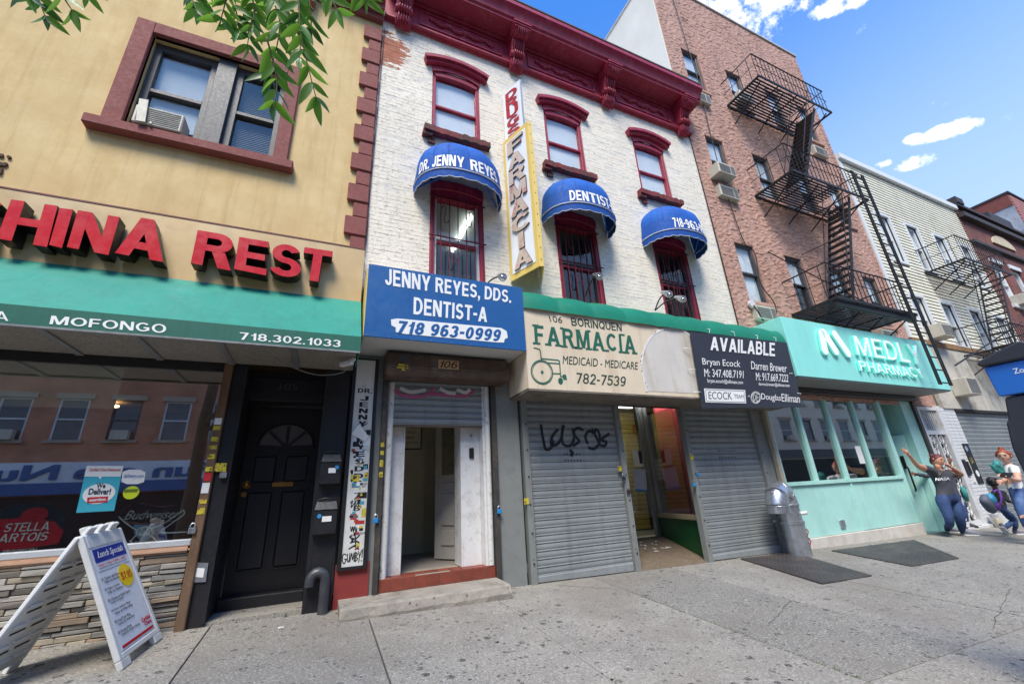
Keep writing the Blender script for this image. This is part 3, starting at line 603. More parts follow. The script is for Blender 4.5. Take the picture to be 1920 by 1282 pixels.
# ---- things in the restaurant window
YG = .045
t = thing('delivery_poster', 'teal and white We Deliver! poster inside the restaurant window', 'poster', at(180, 955, YG))
TEAL = mat('teal_print', s(58, 168, 188), .5, var=.03)
def qp(name, m_, parent, y, pts, th=.003): return MB().slab([at(*p_, y) for p_ in pts], (0, -th, 0)).build(name, m_, parent)
YP = .0285
qp('sheet', TEAL, t, YP, ((163, 873), (232, 873), (214, 957), (143, 961)))
qp('white_header', PAPER, t, YP-.004, ((163, 873), (232, 873), (226, 893), (192, 893), (188, 898), (184, 893), (158, 893)))
text_px('Caridad China Restaurant', 'lettering', RED_PR, t, YP-.008, (168, 877), (227, 877), (167, 883), (226, 883), bold=.01, ext=.001)
c = at(186, 925, YP-.004); rr = (at(216, 925, YP)-at(156, 925, YP)).length/2
b = MB(); b.slab([c+V((rr*math.cos(2*math.pi*k/24), 0, rr*.78*math.sin(2*math.pi*k/24))) for k in range(24)], (0, -.002, 0)); b.build('white_disc', PAPER, t)
NAVY = mat('navy_print', s(24, 40, 66), .5)
text_px('We', 'lettering', NAVY, t, YP-.0065, (182, 905), (199, 905), (180, 915), (197, 915), bold=.03, ext=.001)
text_px('Deliver!', 'lettering', NAVY, t, YP-.0065, (168, 915), (209, 915), (165, 927), (207, 927), bold=.03, ext=.001)
qp('red_tab', RED_PR, t, YP-.0065, ((164, 932), (203, 930), (201, 941), (163, 943)), .002)
text_px('seamless', 'lettering', PAPER, t, YP-.009, (168, 934), (199, 932), (167, 940), (198, 938), bold=.02, ext=.001)
def oval(name, m_, parent, px, py, w, h, y, th=.002):
    c = at(px, py, y); a = (at(px+w, py, y)-at(px-w, py, y)).length/2; d = (at(px, py+h, y)-at(px, py-h, y)).length/2
    return MB().slab([c+V((a*math.cos(2*math.pi*k/20), 0, d*math.sin(2*math.pi*k/20))) for k in range(20)], (0, -th, 0)).build(name, m_, parent)
t = thing('window_sticker', 'white and blue delivery.com sticker on the restaurant window', 'sticker', at(250, 893, YP))
qp('badge', PAPER, t, YP, ((230, 884), (242, 880), (263, 880), (273, 885), (270, 903), (258, 907), (238, 907), (228, 903)))
text_px('delivery.com', 'lettering', mat('blue_print', s(30, 80, 170), .5), t, YP-.004, (233, 888), (270, 888), (231, 898), (268, 898), ext=.001, shear=.3)
t = thing('window_sticker', 'round lime green sticker below the delivery.com badge', 'sticker', at(245, 922, YP))
oval('badge', mat('lime_print', s(196, 210, 40), .5), t, 246, 923, 15, 12, YP); qp('dark_band', mat('olive_print', s(100, 120, 30), .5), t, YP-.003, ((232, 917), (260, 916), (256, 922), (233, 923)), .001)
# red beer sign
t = thing('beer_sign', 'red STELLA ARTOIS beer sign standing in the restaurant window', 'sign', at(60, 1030, .06))
STR = mat('red_sign', s(186, 22, 30), .3, var=.15)
qp('ribbon', STR, t, .075, ((-90, 975), (20, 972), (60, 968), (105, 978), (120, 996), (110, 1018), (60, 1026), (-20, 1034), (-90, 1030)), .01)
oval('dark_back', BLK_PR, t, 45, 985, 76, 42, .1)
oval('splash', STR, t, 65, 965, 26, 14, .078)
text_px('STELLA', 'lettering', PAPER, t, .063, (12, 981), (94, 977), (6, 997), (91, 993), bold=.02, shear=.15)
text_px('ARTOIS', 'lettering', PAPER, t, .063, (0, 1001), (93, 996), (-4, 1017), (88, 1012), bold=.02, shear=.15)
text_px('BROOKLYN', 'lettering', PAPER, t, .063, (7, 1031), (70, 1026), (4, 1038), (68, 1035), bold=.0)
# neon sign
t = thing('neon_sign', 'unlit Budweiser neon sign with a blue pennant in the restaurant window', 'sign', at(285, 1010, .06))
NEON = mat('unlit_neon_tube', s(206, 210, 212), .3, var=.05); DNEON = mat('dark_neon_tube', s(96, 40, 40), .35, var=.1)
text_px('Budweiser', 'lettering', NEON, t, .075, (238, 957), (342, 954), (232, 974), (336, 970), shear=.35, bold=-.01)
def tubes(name, m_, parent, y, lines, r): 
    b = MB()
    for ln in lines: b.tube(smooth_line([at(*p_, y) for p_ in ln]), r, 5)
    return b.build(name, m_, parent)
tubes('tube', DNEON, t, .08, [((222, 966), (240, 950), (268, 944), (300, 950), (330, 946)), ((228, 976), (270, 982), (330, 976))], .007)
tubes('bat', NEON, t, .078, [((246, 1014), (262, 998), (300, 985), (338, 960)), ((297, 1017), (280, 1002), (250, 990), (222, 968)), ((338, 960), (344, 956), (346, 962), (340, 968), (312, 988), (304, 998), (350, 997)), ((243, 1012), (250, 1019), (256, 1014)), ((290, 1018), (300, 1017), (299, 1010))], .006)
PEN = mat('pale_blue_print', s(110, 140, 168), .5)
qp('pennant', PEN, t, .082, ((251, 983), (292, 980), (290, 1000), (269, 1018), (252, 1001)), .004)
oval('pennant_disc', NEON, t, 270, 995, 15, 9, .077, .001)
tubes('skyline', PEN, t, .074, [((258, 1000), (262, 991), (266, 998), (271, 989), (275, 997), (280, 991), (283, 998))], .004)
# ---- sandwich board
SB = mat('white_plastic', s(216, 216, 214), .45, var=.05, scale=6, dirt=(s(170, 168, 160), .4, 7, .5, .75))
t = thing('sandwich_board', 'white plastic sandwich board with Lunch Specials menu on the sidewalk', 'sandwich board', (-1.65, -.6, .05))
T1, T2 = V((-1.655, -.965, 1.035)), V((-1.60, -.42, 1.07)); F1 = V((-1.22, -.875, gz(-1.22, -.87))); F2 = F1+(T2-T1)*1.2
G1 = V((-2.06, -1.06, gz(-2.06, -1.06))); G2 = G1+(T2-T1)*1.08
fR = quad_fn(T1, T2, F1, F2)
def panel_part(name, m_, f, u0, u1, v0, v1, o0, o1, parent=t, **k):
    b = MB(); pts = []
    for o in (o0, o1):
        for (u, v) in ((u0, v0), (u1, v0), (u1, v1), (u0, v1)):
            p_, n = f(u, v); pts.append(p_+n*o)
    b.hexa(pts); return b.build(name, m_, parent, **k)
def rect_frame(f, o0, o1, nm):
    b = MB()
    for (u0, u1, v0, v1) in ((0, .07, .06, .96), (.93, 1, .06, .96), (.07, .93, .06, .1), (.07, .93, .86, .96), (0, .2, 0, .06), (.8, 1, 0, .06), (.12, .3, .96, 1.02), (.42, .58, .96, 1.02), (.7, .88, .96, 1.02)):
        pts = []
        for o in (o0, o1):
            for (u, v) in ((u0, v0), (u1, v0), (u1, v1), (u0, v1)):
                p_, n = f(u, v); pts.append(p_+n*o)
        b.hexa(pts)
    return b.build(nm, SB, t, bevel=.006)
rect_frame(fR, -.035, .006, 'front_frame'); pn = panel_part('front_panel', SB, fR, .07, .93, .1, .86, -.02, .0)
panel_part('menu_sheet', mat('menu_paper', s(222, 226, 234), .3, var=.02), fR, .09, .91, .11, .85, .001, .003)
panel_part('blue_header', mat('royal_blue_print', s(30, 52, 150), .4), fR, .12, .89, .745, .845, .004, .005)
def sub(f, u0, u1, v0, v1, o): 
    def g(u, v):
        p_, n = f(u0+(u1-u0)*u, v0+(v1-v0)*v); return p_+n*o, n
    return g
GRY_PR = mat('grey_print', s(92, 92, 100), .6)
def line(sx, m_, u0, u1, v0, v1, **k): text_fn(sx, 'lettering', m_, t, sub(fR, u0, u1, v0, v1, .006), ext=.001, res=2, **k)
line('Lunch Specials', PAPER, .2, .84, .762, .825, shear=.3)
line('Monday to Friday 11:00AM to 3:00PM', RED_PR, .15, .82, .712, .73); line('Served with your choice of white rice or fried rice', GRY_PR, .15, .84, .694, .706)
panel_part('rule', GRY_PR, fR, .12, .88, .678, .681, .004, .005)
for i, (a_, b_) in enumerate((('01 Chicken with Broccoli', 'Pollo con Brocoli'), ('02 Pepper Chicken', 'Pollo con Pimenton'), ('03 Chicken in Garlic Sauce', 'Pollo al Ajillo'), ('04 Fried Chicken Wings', 'Alitas de Pollo Fritas'), ('05 Fried Pork Meat', 'Carne de Cerdo Frito'), ('06 Roasted Pork', 'Carne de Cerdo al Horno'))):
    v = .635-i*.078; line(a_, GRY_PR, .12, .12+len(a_)*.02, v-.022, v); line(b_, GRY_PR, .17, .17+len(b_)*.019, v-.046, v-.027)
def ring(u, v, rx, ry, n): return [(u+rx*(1+.06*(k % 2))*math.cos(2*math.pi*k/n), v+ry*(1+.06*(k % 2))*math.sin(2*math.pi*k/n)) for k in range(n)]
b = MB(); b.slab([fR(u, v)[0]+fR(u, v)[1]*.006 for u, v in ring(.68, .59, .17, .085, 40)], fR(0, 0)[1]*.001); b.build('price_burst', mat('yellow_burst', s(244, 206, 20), .4), t)
text_fn('$7.95', 'lettering', RED_PR, t, sub(fR, .55, .81, .562, .618, .0085), ext=.001, bold=.02)
line('Caridad', RED_PR, .66, .88, .2, .235, bold=.02); line('China', RED_PR, .7, .88, .165, .195, bold=.02)
panel_part('red_band', RED_PR, fR, .12, .88, .12, .14, .004, .005)
fL = quad_fn(T2, T1, G2, G1)
rect_frame(fL, -.03, .0, 'rear_frame'); panel_part('rear_panel', SB, fL, .06, .94, .08, .88, -.02, -.005)
for r_ in range(6):
    for c_ in range(3):
        panel_part('rib', SB, fL, .12+c_*.28, .32+c_*.28, .13+r_*.125, .145+r_*.125, -.04, -.021)
for r_ in range(5):
    for c_ in range(2): panel_part('slot', DARK, fL, .2+c_*.35, .45+c_*.35, .2+r_*.13, .212+r_*.13, -.024, -.0205)
# litter
for (px, py, w_, lab) in ((521, 1178, .05, 'small white paper scrap on the sidewalk before the black door'), (545, 1118, .03, 'tiny white scrap by the black door sill')):
    g_ = at(px, py, 0); d = _fw*FPX+_r2*(px-960)-_u2*(py-641); tt = (.075-.058*5.5-CAM.z)/(d.z+.019*d.x-.058*d.y); q = CAM+d*tt
    tag(MB().hexa([q+V(c_) for c_ in ((0, 0, .001), (w_, .01, .0), (w_, .03, .001), (0, .025, .002), (0, 0, .006), (w_, .01, .012), (w_, .03, .007), (0, .025, .009))]).build('paper_scrap', PAPER), lab, 'litter')

# hairline cracks in the slabs, a few scraps by the shopfronts
CRK = mat('crack_dirt', s(72, 69, 65), .95, var=.2)
for (x0_, y0_, x1_, y1_) in ((2.9, -.2, 3.45, -.7), (3.9, -2.3, 4.85, -1.9), (5.6, -3.2, 7.6, -2.7)):
    ln = []
    for k in range(15):
        f_ = k/14; x, y = x0_+(x1_-x0_)*f_+R.uniform(-.015, .015), y0_+(y1_-y0_)*f_+R.uniform(-.015, .015); ln.append(V((x, y, gz(x, y)+.0035)))
    strokes('crack', CRK, side, [ln], R.uniform(.003, .005), nrm=(0, 0, 1), th=.0008)
t = thing('rusty_bracket', 'rusty bolted iron bracket on the yellow stucco at the left edge', 'bracket', at(6, 305, -.02))
RUSTI = mat('rusted_iron', s(84, 62, 50), .8, metal=.2, var=.3, scale=14)
for q in (((-6, 289), (8, 291), (7, 296), (-7, 294)), ((-6, 305), (14, 308), (13, 313), (-7, 312)), ((-8, 316), (7, 318), (4, 328), (-8, 326))): qp('plate', RUSTI, t, -.004, q, .02)
for q in ((18, 296), (12, 309)): p = at(*q, -.003); MB().disc(p, .018, (0, -1, 0), .02, 8).build('bolt', RUSTI, t)
# ================================================================== the white painted brick building
def patch(N, L, P, nz, ramp, mix, c):
    # bare red brick where the paint has come off, top left corner, with a few specks elsewhere
    sp = N('ShaderNodeSeparateXYZ'); L(P, sp.inputs[0])
    def comp(o, c0, k):
        a = N('ShaderNodeMath'); a.operation = 'SUBTRACT'; a.inputs[1].default_value = c0; L(sp.outputs[o], a.inputs[0])
        q = N('ShaderNodeMath'); q.operation = 'MULTIPLY'; L(a.outputs[0], q.inputs[0]); L(a.outputs[0], q.inputs[1])
        r = N('ShaderNodeMath'); r.operation = 'MULTIPLY'; r.inputs[1].default_value = k; L(q.outputs[0], r.inputs[0]); return r.outputs[0]
    s_ = N('ShaderNodeMath'); L(comp(0, .3, 4.2), s_.inputs[0]); L(comp(2, 8.72, 4.5), s_.inputs[1])
    n = N('ShaderNodeMath'); n.operation = 'MULTIPLY_ADD'; n.inputs[1].default_value = 4.; L(nz(1., 7, .75, sxyz=(3.5, 3.5, 11)), n.inputs[0]); L(s_.outputs[0], n.inputs[2])
    c = mix(ramp(n.outputs[0], 2.85, 2.75), c, mix(nz(1., 3, .5, sxyz=(4, 4, 14)), s(120, 62, 44), s(196, 108, 66)))
    c = mix(ramp(nz(1., 8, .8, sxyz=(12, 12, 34)), .555, .6, 0, .7), c, s(124, 100, 82))
    sp2 = N('ShaderNodeMapRange'); sp2.inputs[1].default_value = 3.2; sp2.inputs[2].default_value = 1.2; sp2.inputs[3].default_value = 0; sp2.inputs[4].default_value = .09; L(sp.outputs[0], sp2.inputs[0])
    a = N('ShaderNodeMath'); L(nz(1., 9, .8, sxyz=(14, 14, 30)), a.inputs[0]); L(sp2.outputs[0], a.inputs[1])
    return mix(ramp(a.outputs[0], .655, .69, 0, .8), c, s(92, 78, 66))
WBR = mat('white_painted_brick', s(238, 230, 213), .72, var=.05, scale=1.6, bump=.35, bscale=60, dirt=(s(212, 202, 182), .5, 2.2, .45, .75), streak=(s(204, 192, 170), .3, (3, 3, .4)), extra=patch)
wb = thing('white_brick_building', 'white painted brick building with dark red cornice and domed blue awnings', 'building', (4, 0, 0))
XC = (1.668, 3.985, 6.3); HW = .455
T3 = [(x-HW, x+HW, 7.14, 8.62) for x in XC]; T2W = [(x-HW, x+HW, 4.05, 6.1) for x in XC]
holes = T3+T2W
WX0, WX1 = .286, 7.82
MORT = mat('painted_mortar', s(222, 216, 204), .8, var=.08, scale=3, extra=patch)
b = MB(); wall(b, WX0, WX1, 2.95, 10.3, 0, holes, .16); shell(b, WX0, WX1, 0, 10.3, 0, 12); b.build('wall', MORT, wb, fix=False)
bricks(wb, WX0, WX1, 3.5, 9.42, 0, holes, WBR, proud=.0032, g=.0055)
# cornice
CZ0, CZ1 = 9.42, 10.55
BX = (.62, 2.92, 5.22, 7.5)
cor = boxp('cornice', RED_PT, wb, WX0+.01, WX1+.03, -.06, .0, 9.43, 10.12, bevel=.01)
b = MB()
prof = [(-.0, 10.12), (-.08, 10.14), (-.46, 10.16), (-.46, 10.22), (-.5, 10.24), (-.52, 10.33), (-.57, 10.4), (-.62, 10.44), (-.62, 10.54), (0, 10.56)]
n = len(prof); xs = [WX0+.01, WX1+.1]
b.add([(x, y, z) for x in xs for (y, z) in prof], [(i, i+1, n+i+1, n+i) for i in range(n-1)]+[tuple(range(n-1, -1, -1)), tuple(range(n, 2*n))])
b.build('crown_moulding', RED_PT, cor, smooth=True)
boxp('roof_edge', mat('roof_tar', s(96, 90, 86), .9, var=.3, scale=8), cor, WX0, WX1+.08, -.63, .3, 10.565, 10.6)
part('frieze_moulding', RED_PT, cor, lambda b: (b.box(WX0+.01, WX1+.03, -.12, -.06, 9.44, 9.5), b.box(WX0+.01, WX1+.03, -.09, -.06, 9.5, 9.54), b.box(WX0+.01, WX1+.03, -.12, -.06, 10.06, 10.12)), bevel=.008)
for (p, q) in zip(BX[:-1], BX[1:]):
    x0, x1, z0, z1 = p+.3, q-.3, 9.6, 10.0
    b = MB()
    for (a_, c_, d_, e_) in ((x0, x1, z0, z0+.03), (x0, x1, z1-.03, z1), (x0, x0+.03, z0+.03, z1-.03), (x1-.03, x1, z0+.03, z1-.03)): b.box(a_, c_, -.085, -.06, d_, e_)
    pnl = b.build('panel', RED_PT, cor, bevel=.006)
    b = MB(); mid = (x0+x1)/2; w = (x1-x0)*.37
    for k in range(26):
        t = -1+2*k/25; x = mid+t*w; z = 9.8+.035*math.sin(t*11); b.ball((x, -.075, z), .05*(1-.35*abs(t))*R.uniform(.7, 1.3), .05, .05*(1.1-.4*abs(t))*R.uniform(.7, 1.3), 8, 5)
    b.tube([V((mid-w+2*w*i/40, -.075, 9.8+.05*math.sin(i*.75)*(1-abs(i/20-1)*.5))) for i in range(41)], .014, 5)
    b.build('relief_ornament', RED_PT, cor, smooth='all')
def bracket_profile():
    # side outline of a scrolled console, (depth, height)
    pts = [(0, 10.11), (.44, 10.11)]
    for i in range(9): a = rad(70-25*i); pts.append((.32+.11*math.cos(a), 9.98+.1*math.sin(a)))
    pts += [(.26, 9.86), (.2, 9.76), (.17, 9.66)]
    for i in range(9): a = rad(100-28*i); pts.append((.14+.08*math.cos(a), 9.58+.07*math.sin(a)))
    pts += [(.14, 9.47), (.12, 9.4), (.07, 9.32), (0, 9.26)]; return pts
BP = bracket_profile()
for x in BX:
    b = MB(); n = len(BP); hw = .14
    vs = []
    for sx in (-hw, hw): vs += [(x+sx, -.06-d, z) for d, z in BP]
    b.add(vs, [tuple(range(n)), tuple(range(2*n-1, n-1, -1))]+[(i, n+i, n+(i+1) % n, (i+1) % n) for i in range(n)])
    br = b.build('bracket', RED_PT, cor, bevel=.01)
    part('capital', RED_PT, br, lambda b: [b.box(x-hw-.03-.012*k, x+hw+.03+.012*k, -.53-.02*k, -.06, 10.0+.045*k-.03, 10.042+.045*k-.03) for k in range(3)], bevel=.006)
    b = MB()
    for k in range(5):
        xx = x-.09+.045*k; b.tube([V((xx, -.075-d*1.02, z)) for d, z in BP[4:-1]], .016, 5)
    for sx in (-1, 1):
        for (yy, zz, r) in ((-.38, 9.98, .09), (-.2, 9.58, .065)):
            b.tube([V((x+sx*(hw+.006), yy+r*(1-i/22)*math.cos(i*.6), zz+r*(1-i/22)*math.sin(i*.6))) for i in range(20)], .014, 5)
    for k in range(5):
        a = rad(-60+30*k); b.tube([V((x+.02*math.sin(a), -.2, 9.47)), V((x+.11*math.sin(a), -.17, 9.38)), V((x+.085*math.sin(a), -.11, 9.29))], [.012, .03, .012], 6)
    b.build('acanthus_scroll', RED_PT, br, smooth='all')
# third floor windows: segmental hoods, sills and blinds
ROT = mat('rotten_sill', s(128, 50, 50), .8, var=.35, scale=6, bump=.5, bscale=22, dirt=(s(66, 54, 46), .9, 3.2, .46, .58))
def arch(xc, hw, z0, rise, n=14): return [(xc-hw+2*hw*i/n, z0+rise*(1-((i/n-.5)*2)**2)) for i in range(n+1)]
def arch_band(b, xc, hw0, z0, rise0, hw1, z1, rise1, y0, y1, n=14):
    A, B = arch(xc, hw0, z0, rise0, n), arch(xc, hw1, z1, rise1, n); o = []
    for (x, z) in A: o.append((x, y0, z))
    for (x, z) in B: o.append((x, y0, z))
    for (x, z) in A: o.append((x, y1, z))
    for (x, z) in B: o.append((x, y1, z))
    m_ = n+1; f = []
    for i in range(n): f += [(i, i+1, m_+i+1, m_+i), (2*m_+i, 3*m_+i, 3*m_+i+1, 2*m_+i+1), (m_+i, m_+i+1, 3*m_+i+1, 3*m_+i), (i+1, i, 2*m_+i, 2*m_+i+1)]
    f += [(0, m_, 3*m_, 2*m_), (n, 2*m_+n, 3*m_+n, m_+n)]
    b.add(o, f)
for x, (a0, a1, c0, c1) in zip(XC, T3):
    w = MB(); w.box(a0, a0+.07, .02, .15, c0, c1); w.box(a1-.07, a1, .02, .15, c0, c1); w.box(a0+.07, a1-.07, .05, .12, 7.79, 7.84); w.box(a0+.07, a1-.07, .05, .13, c0, c0+.05)
    w = w.build('window', RED_PT, wb, bevel=.006)
    b = MB(); arch_band(b, x, HW-.06, 8.49, .05, HW, 8.58, .1, .0, .13); b.build('arched_head', RED_PT, w)
    b = MB(); arch_band(b, x, HW-.0, 8.56, .11, HW+.02, 8.68, .12, -.03, -.002); b.build('frieze', RED_PT, w)
    b = MB(); arch_band(b, x, HW+.13, 8.66, .12, HW+.15, 8.72, .125, -.1, -.002); arch_band(b, x, HW+.15, 8.72, .125, HW+.17, 8.79, .13, -.15, -.002); b.build('hood', RED_PT, w)
    for z0, z1, yy in ((c0+.05, 7.79, .09), (7.84, 8.52, .07)): boxp('pane', GLASS, w, a0+.07, a1-.07, yy, yy+.006, z0, z1)
    boxp('blind', BLIND, w, a0+.07, a1-.07, .113, .118, c0, 8.5)
    b = MB(); n = 14
    for i in range(n):
        p, q = x-.6+1.2*i/n, x-.6+1.2*(i+1)/n; j = lambda: R.uniform(-.012, .012)
        b.box(p, q, -.13+j(), .05, 7.0+j()*.6, 7.12)
    b.box(x-.62, x-.45, -.1, -.003, 6.93, 6.995); b.box(x-.52, x-.4, -.05, -.003, 6.82, 6.93)
    b.build('sill', ROT, w)
# second floor windows with iron grilles
GRI = mat('red_grille_iron', s(104, 36, 42), .5, var=.2, scale=9)
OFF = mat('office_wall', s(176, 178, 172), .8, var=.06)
TUBE = mat('fluorescent_tube', (1, 1, 1), emit=((.95, 1, 1), 7))
for i, (x, (a0, a1, c0, c1)) in enumerate(zip(XC, T2W)):
    w = MB(); w.box(a0, a0+.08, .0, .14, c0, c1); w.box(a1-.08, a1, .0, .14, c0, c1); w.box(a0+.08, a1-.08, .06, .12, 4.92, 4.97); w.box(a0+.08, a1-.08, -.02, .14, 5.74, c1)
    arch_band(w, x, HW, 5.84, .08, HW+.001, 6.02, .08, -.04, -.021)
    w = w.build('window', RED_PT, wb, bevel=.006)
    part('sash', WHITE_PT if i == 0 else GREY_FR, w, lambda b: (b.box(a0+.08, a0+.12, .05, .11, c0, 5.74), b.box(a1-.12, a1-.08, .05, .11, c0, 5.74), b.box(a0+.12, a1-.12, .04, .1, 4.98, 5.02)))
    for z0, z1, yy in ((c0, 4.98, .09), (5.02, 5.74, .07)): boxp('pane', GLASS, w, a0+.12, a1-.12, yy, yy+.006, z0, z1)
    g = MB(); yg = -.03
    for k in range(7): xx = a0+.03+(2*HW-.06)*k/6; g.bar((xx, yg, c0), (xx, yg, 5.76), .014)
    for z in (c0+.06, 4.98, 5.72): g.bar((a0-.02, yg-.012, z), (a1+.02, yg-.012, z), .028, .01)
    g = g.build('window_grille', GRI, wb)
    sc = MB()
    for sx, xx in ((1, a0+.03+(2*HW-.06)*1.5/6), (-1, a0+.03+(2*HW-.06)*4.5/6), (1, a0+.03+(2*HW-.06)*2.5/6)):
        zc = 5.42 if xx != a0+.03+(2*HW-.06)*2.5/6 else 4.72
        pts = []
        for t in range(25):
            u = t/24; a = 1.5*math.pi*(1-u)*2; r = .06
            if u < .4: a = (1-u/.4)*4.2; pts.append(V((xx+sx*(-.03+.05*math.cos(a)*(u/.4*.7+.3)), yg, zc+.12+.05*math.sin(a)*(u/.4*.7+.3))))
            elif u < .6: k = (u-.4)/.2; pts.append(V((xx+sx*(.02-.04*k), yg, zc+.12-.24*k)))
            else: k = (u-.6)/.4; a = math.pi+k*4.2; pts.append(V((xx+sx*(.03+.05*math.cos(a)*(1-.7*k)), yg, zc-.12+.05*math.sin(a)*(1-.7*k))))
        sc.tube(pts, .008, 5)
    sc.build('scroll', GRI, g)
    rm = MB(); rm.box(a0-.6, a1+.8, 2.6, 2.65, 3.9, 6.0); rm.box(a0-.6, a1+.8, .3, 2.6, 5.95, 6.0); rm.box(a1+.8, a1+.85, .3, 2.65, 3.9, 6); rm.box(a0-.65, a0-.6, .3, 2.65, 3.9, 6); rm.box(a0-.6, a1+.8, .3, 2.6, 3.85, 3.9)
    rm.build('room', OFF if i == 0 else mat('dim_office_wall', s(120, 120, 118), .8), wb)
    if i == 0: boxp('tube_lamp', TUBE, wb, 2.05, 2.1, .5, 1.7, 5.88, 5.92)
# domed blue awnings
BLU = mat('blue_awning_canvas', s(12, 92, 182), .8, var=.1, scale=3, bump=.6, bscale=9, dirt=(s(8, 66, 148), .7, 4, .45, .75))
BLUD = mat('blue_awning_band', s(8, 76, 158), .8, var=.05)
PIP = mat('white_piping', s(206, 208, 212), .5)
def awn_pt(xc, a, t):
    """a across 0..pi, t 0 at rim .. 1 at crown against the wall"""
    W_, D_ = .735, .64
    if t < .3: k = t/.3; r = 1-.06*k; zz = 5.82+.3*k
    else: k = (t-.3)/.7*math.pi/2; r = .94*math.cos(k)**.85; zz = 6.12+.54*math.sin(k)**.95
    rb = 1+.035*abs(math.sin(a*4))**.7*(1-abs(2*t-1))**.6
    fa = math.copysign(abs(math.cos(a))**.85, math.cos(a)); fb = abs(math.sin(a))**.85
    return V((xc-W_*r*rb*fa, -.01-D_*r*rb*fb, zz))
def dome(xc, label, body, u0, u1):
    t = thing('window_awning', label, 'awning', (xc, 0, 5.7), 'domed blue awnings over the second floor windows')
    b = MB(); NA, NT = 56, 14
    vs = [awn_pt(xc, math.pi*i/NA, .3+.7*k/NT) for k in range(NT+1) for i in range(NA+1)]
    b.add(vs, [(k*(NA+1)+i, k*(NA+1)+i+1, (k+1)*(NA+1)+i+1, (k+1)*(NA+1)+i) for k in range(NT) for i in range(NA)]); b.build('canopy', BLU, t, smooth='all', fix=False)
    b = MB(); vs = [awn_pt(xc, math.pi*i/NA, .3*k/3) for k in range(4) for i in range(NA+1)]
    b.add(vs, [(k*(NA+1)+i, k*(NA+1)+i+1, (k+1)*(NA+1)+i+1, (k+1)*(NA+1)+i) for k in range(3) for i in range(NA)]); b.build('band', BLUD, t, smooth='all', fix=False)
    b = MB(); vs = []
    for i in range(NA*2+1):
        a = math.pi*i/(NA*2); p = awn_pt(xc, a, 0); vs += [p, V((xc+(p.x-xc)*.985, p.y*.985, p.z-.13-.022*abs(math.sin(a*13))))]
    b.add(vs, [(2*i, 2*i+2, 2*i+3, 2*i+1) for i in range(NA*2)]); b.build('scalloped_valance', BLUD, t, smooth='all', fix=False)
    b = MB(); b.tube([awn_pt(xc, math.pi*i/NA, 0)+V((0, -.006, 0)) for i in range(NA+1)], .011, 6); b.tube([vs[2*i+1]+V((0, -.003, 0)) for i in range(NA*2+1)], .007, 5); b.build('piping', PIP, t, smooth='all')
    b = MB()
    for i in range(1, 8): b.tube([awn_pt(xc, math.pi*i/8, .3+.7*k/10)+V((0, -.002, .001)) for k in range(10)], .006, 4)
    b.build('seam', BLUD, t)
    def fn(u, v):
        a = u0+(u1-u0)*u; tt = .035+.235*v; p = awn_pt(xc, a, tt); n = V((p.x-xc, p.y, .05)).normalized(); return p, n
    text_fn(body, 'lettering', WHITE, t, lambda u, v: (fn(u, v)[0]+fn(u, v)[1]*.008, fn(u, v)[1]), ext=.003, bold=.048, res=3)
    part('frame_arm', BLUD, t, lambda b: b.bar((xc-.7, -.02, 5.8), (xc-.25, -.56, 5.8), .02)); part('frame_arm', BLUD, t, lambda b: b.bar((xc+.7, -.02, 5.8), (xc+.25, -.56, 5.8), .02))
dome(XC[0], 'domed blue awning lettered DR. JENNY REYES over the left window', 'DR. JENNY REYES', .36, 2.3)
dome(XC[1], 'domed blue awning lettered DENTIST over the middle window', 'DENTIST-A', .98, 2.3)
dome(XC[2], 'domed blue awning with the number 718-963 over the right window', '718-963-0999', 1.05, 2.3)
# blade sign: a V of two faces standing out from the wall
FCRM = mat('sign_face_white', s(236, 238, 240), .4, var=.05, scale=2, streak=(s(180, 184, 190), .4)); FYEL = mat('yellow_sign_edge', s(226, 196, 104), .55, var=.1, scale=4, dirt=(s(196, 160, 84), .5, 4, .5, .75))
SRUST = mat('rusty_letter_face', s(206, 186, 168), .55, var=.15, scale=5, dirt=(s(186, 60, 54), .8, 4.5, .55, .66)); LGREY = mat('letter_edge_grey', s(96, 90, 84), .6, dirt=(s(120, 70, 50), .6, 9, .5, .7))
DRUG = mat('crimson_letter', s(178, 36, 48), .5, var=.12, scale=6)
bs = thing('blade_sign', 'tall yellow edged FARMACIA blade sign with DRUGS above, on the white wall', 'sign', (2.7, 0, 4.4))
def vsign(pw, pn, pr, z0, z1, nm, mats_):
    A0, B0, B1, C0 = V((*pw, z0)), V((*pn, z0)), V((*pr[0], z0)), V((*pr[1], z0)); up = V((0, 0, z1-z0))
    MB().hexa([A0, B0, B0+V((.02, .01, 0)), A0+V((.02, .01, 0)), A0+up, B0+up, B0+up+V((.02, .01, 0)), A0+up+V((.02, .01, 0))]).build(nm+'_face', mats_[0], bs)
    MB().hexa([B0, B1, B1+V((-.0, .02, 0)), B0+V((.01, .02, 0)), B0+up, B1+up, B1+V((0, .02, 0))+up, B0+V((.01, .02, 0))+up]).build(nm+'_edge', mats_[1], bs)
    MB().hexa([B1, C0, C0+V((-.02, -.01, 0)), B1+V((-.02, .01, 0)), B1+up, C0+up, C0+up+V((-.02, -.01, 0)), B1+up+V((-.02, .01, 0))]).build(nm+'_far_face', mats_[0], bs)
PW, PN = (2.555, -.03), (2.775, -.63)
vsign(PW, PN, ((2.85, -.642), (3.12, -.03)), 4.38, 7.31, 'farmacia', (FYEL, FYEL))
vsign((2.6, -.05), (2.775, -.47), ((2.81, -.475), (3.0, -.05)), 7.31, 8.53, 'drugs', (FCRM, ALU))
b = MB()
for k in range(14): z = 4.5+.21*k; b.disc((2.812, -.638, z), .008, (0, -1, 0), .004, 6)
b.build('rivet', IRON, bs)
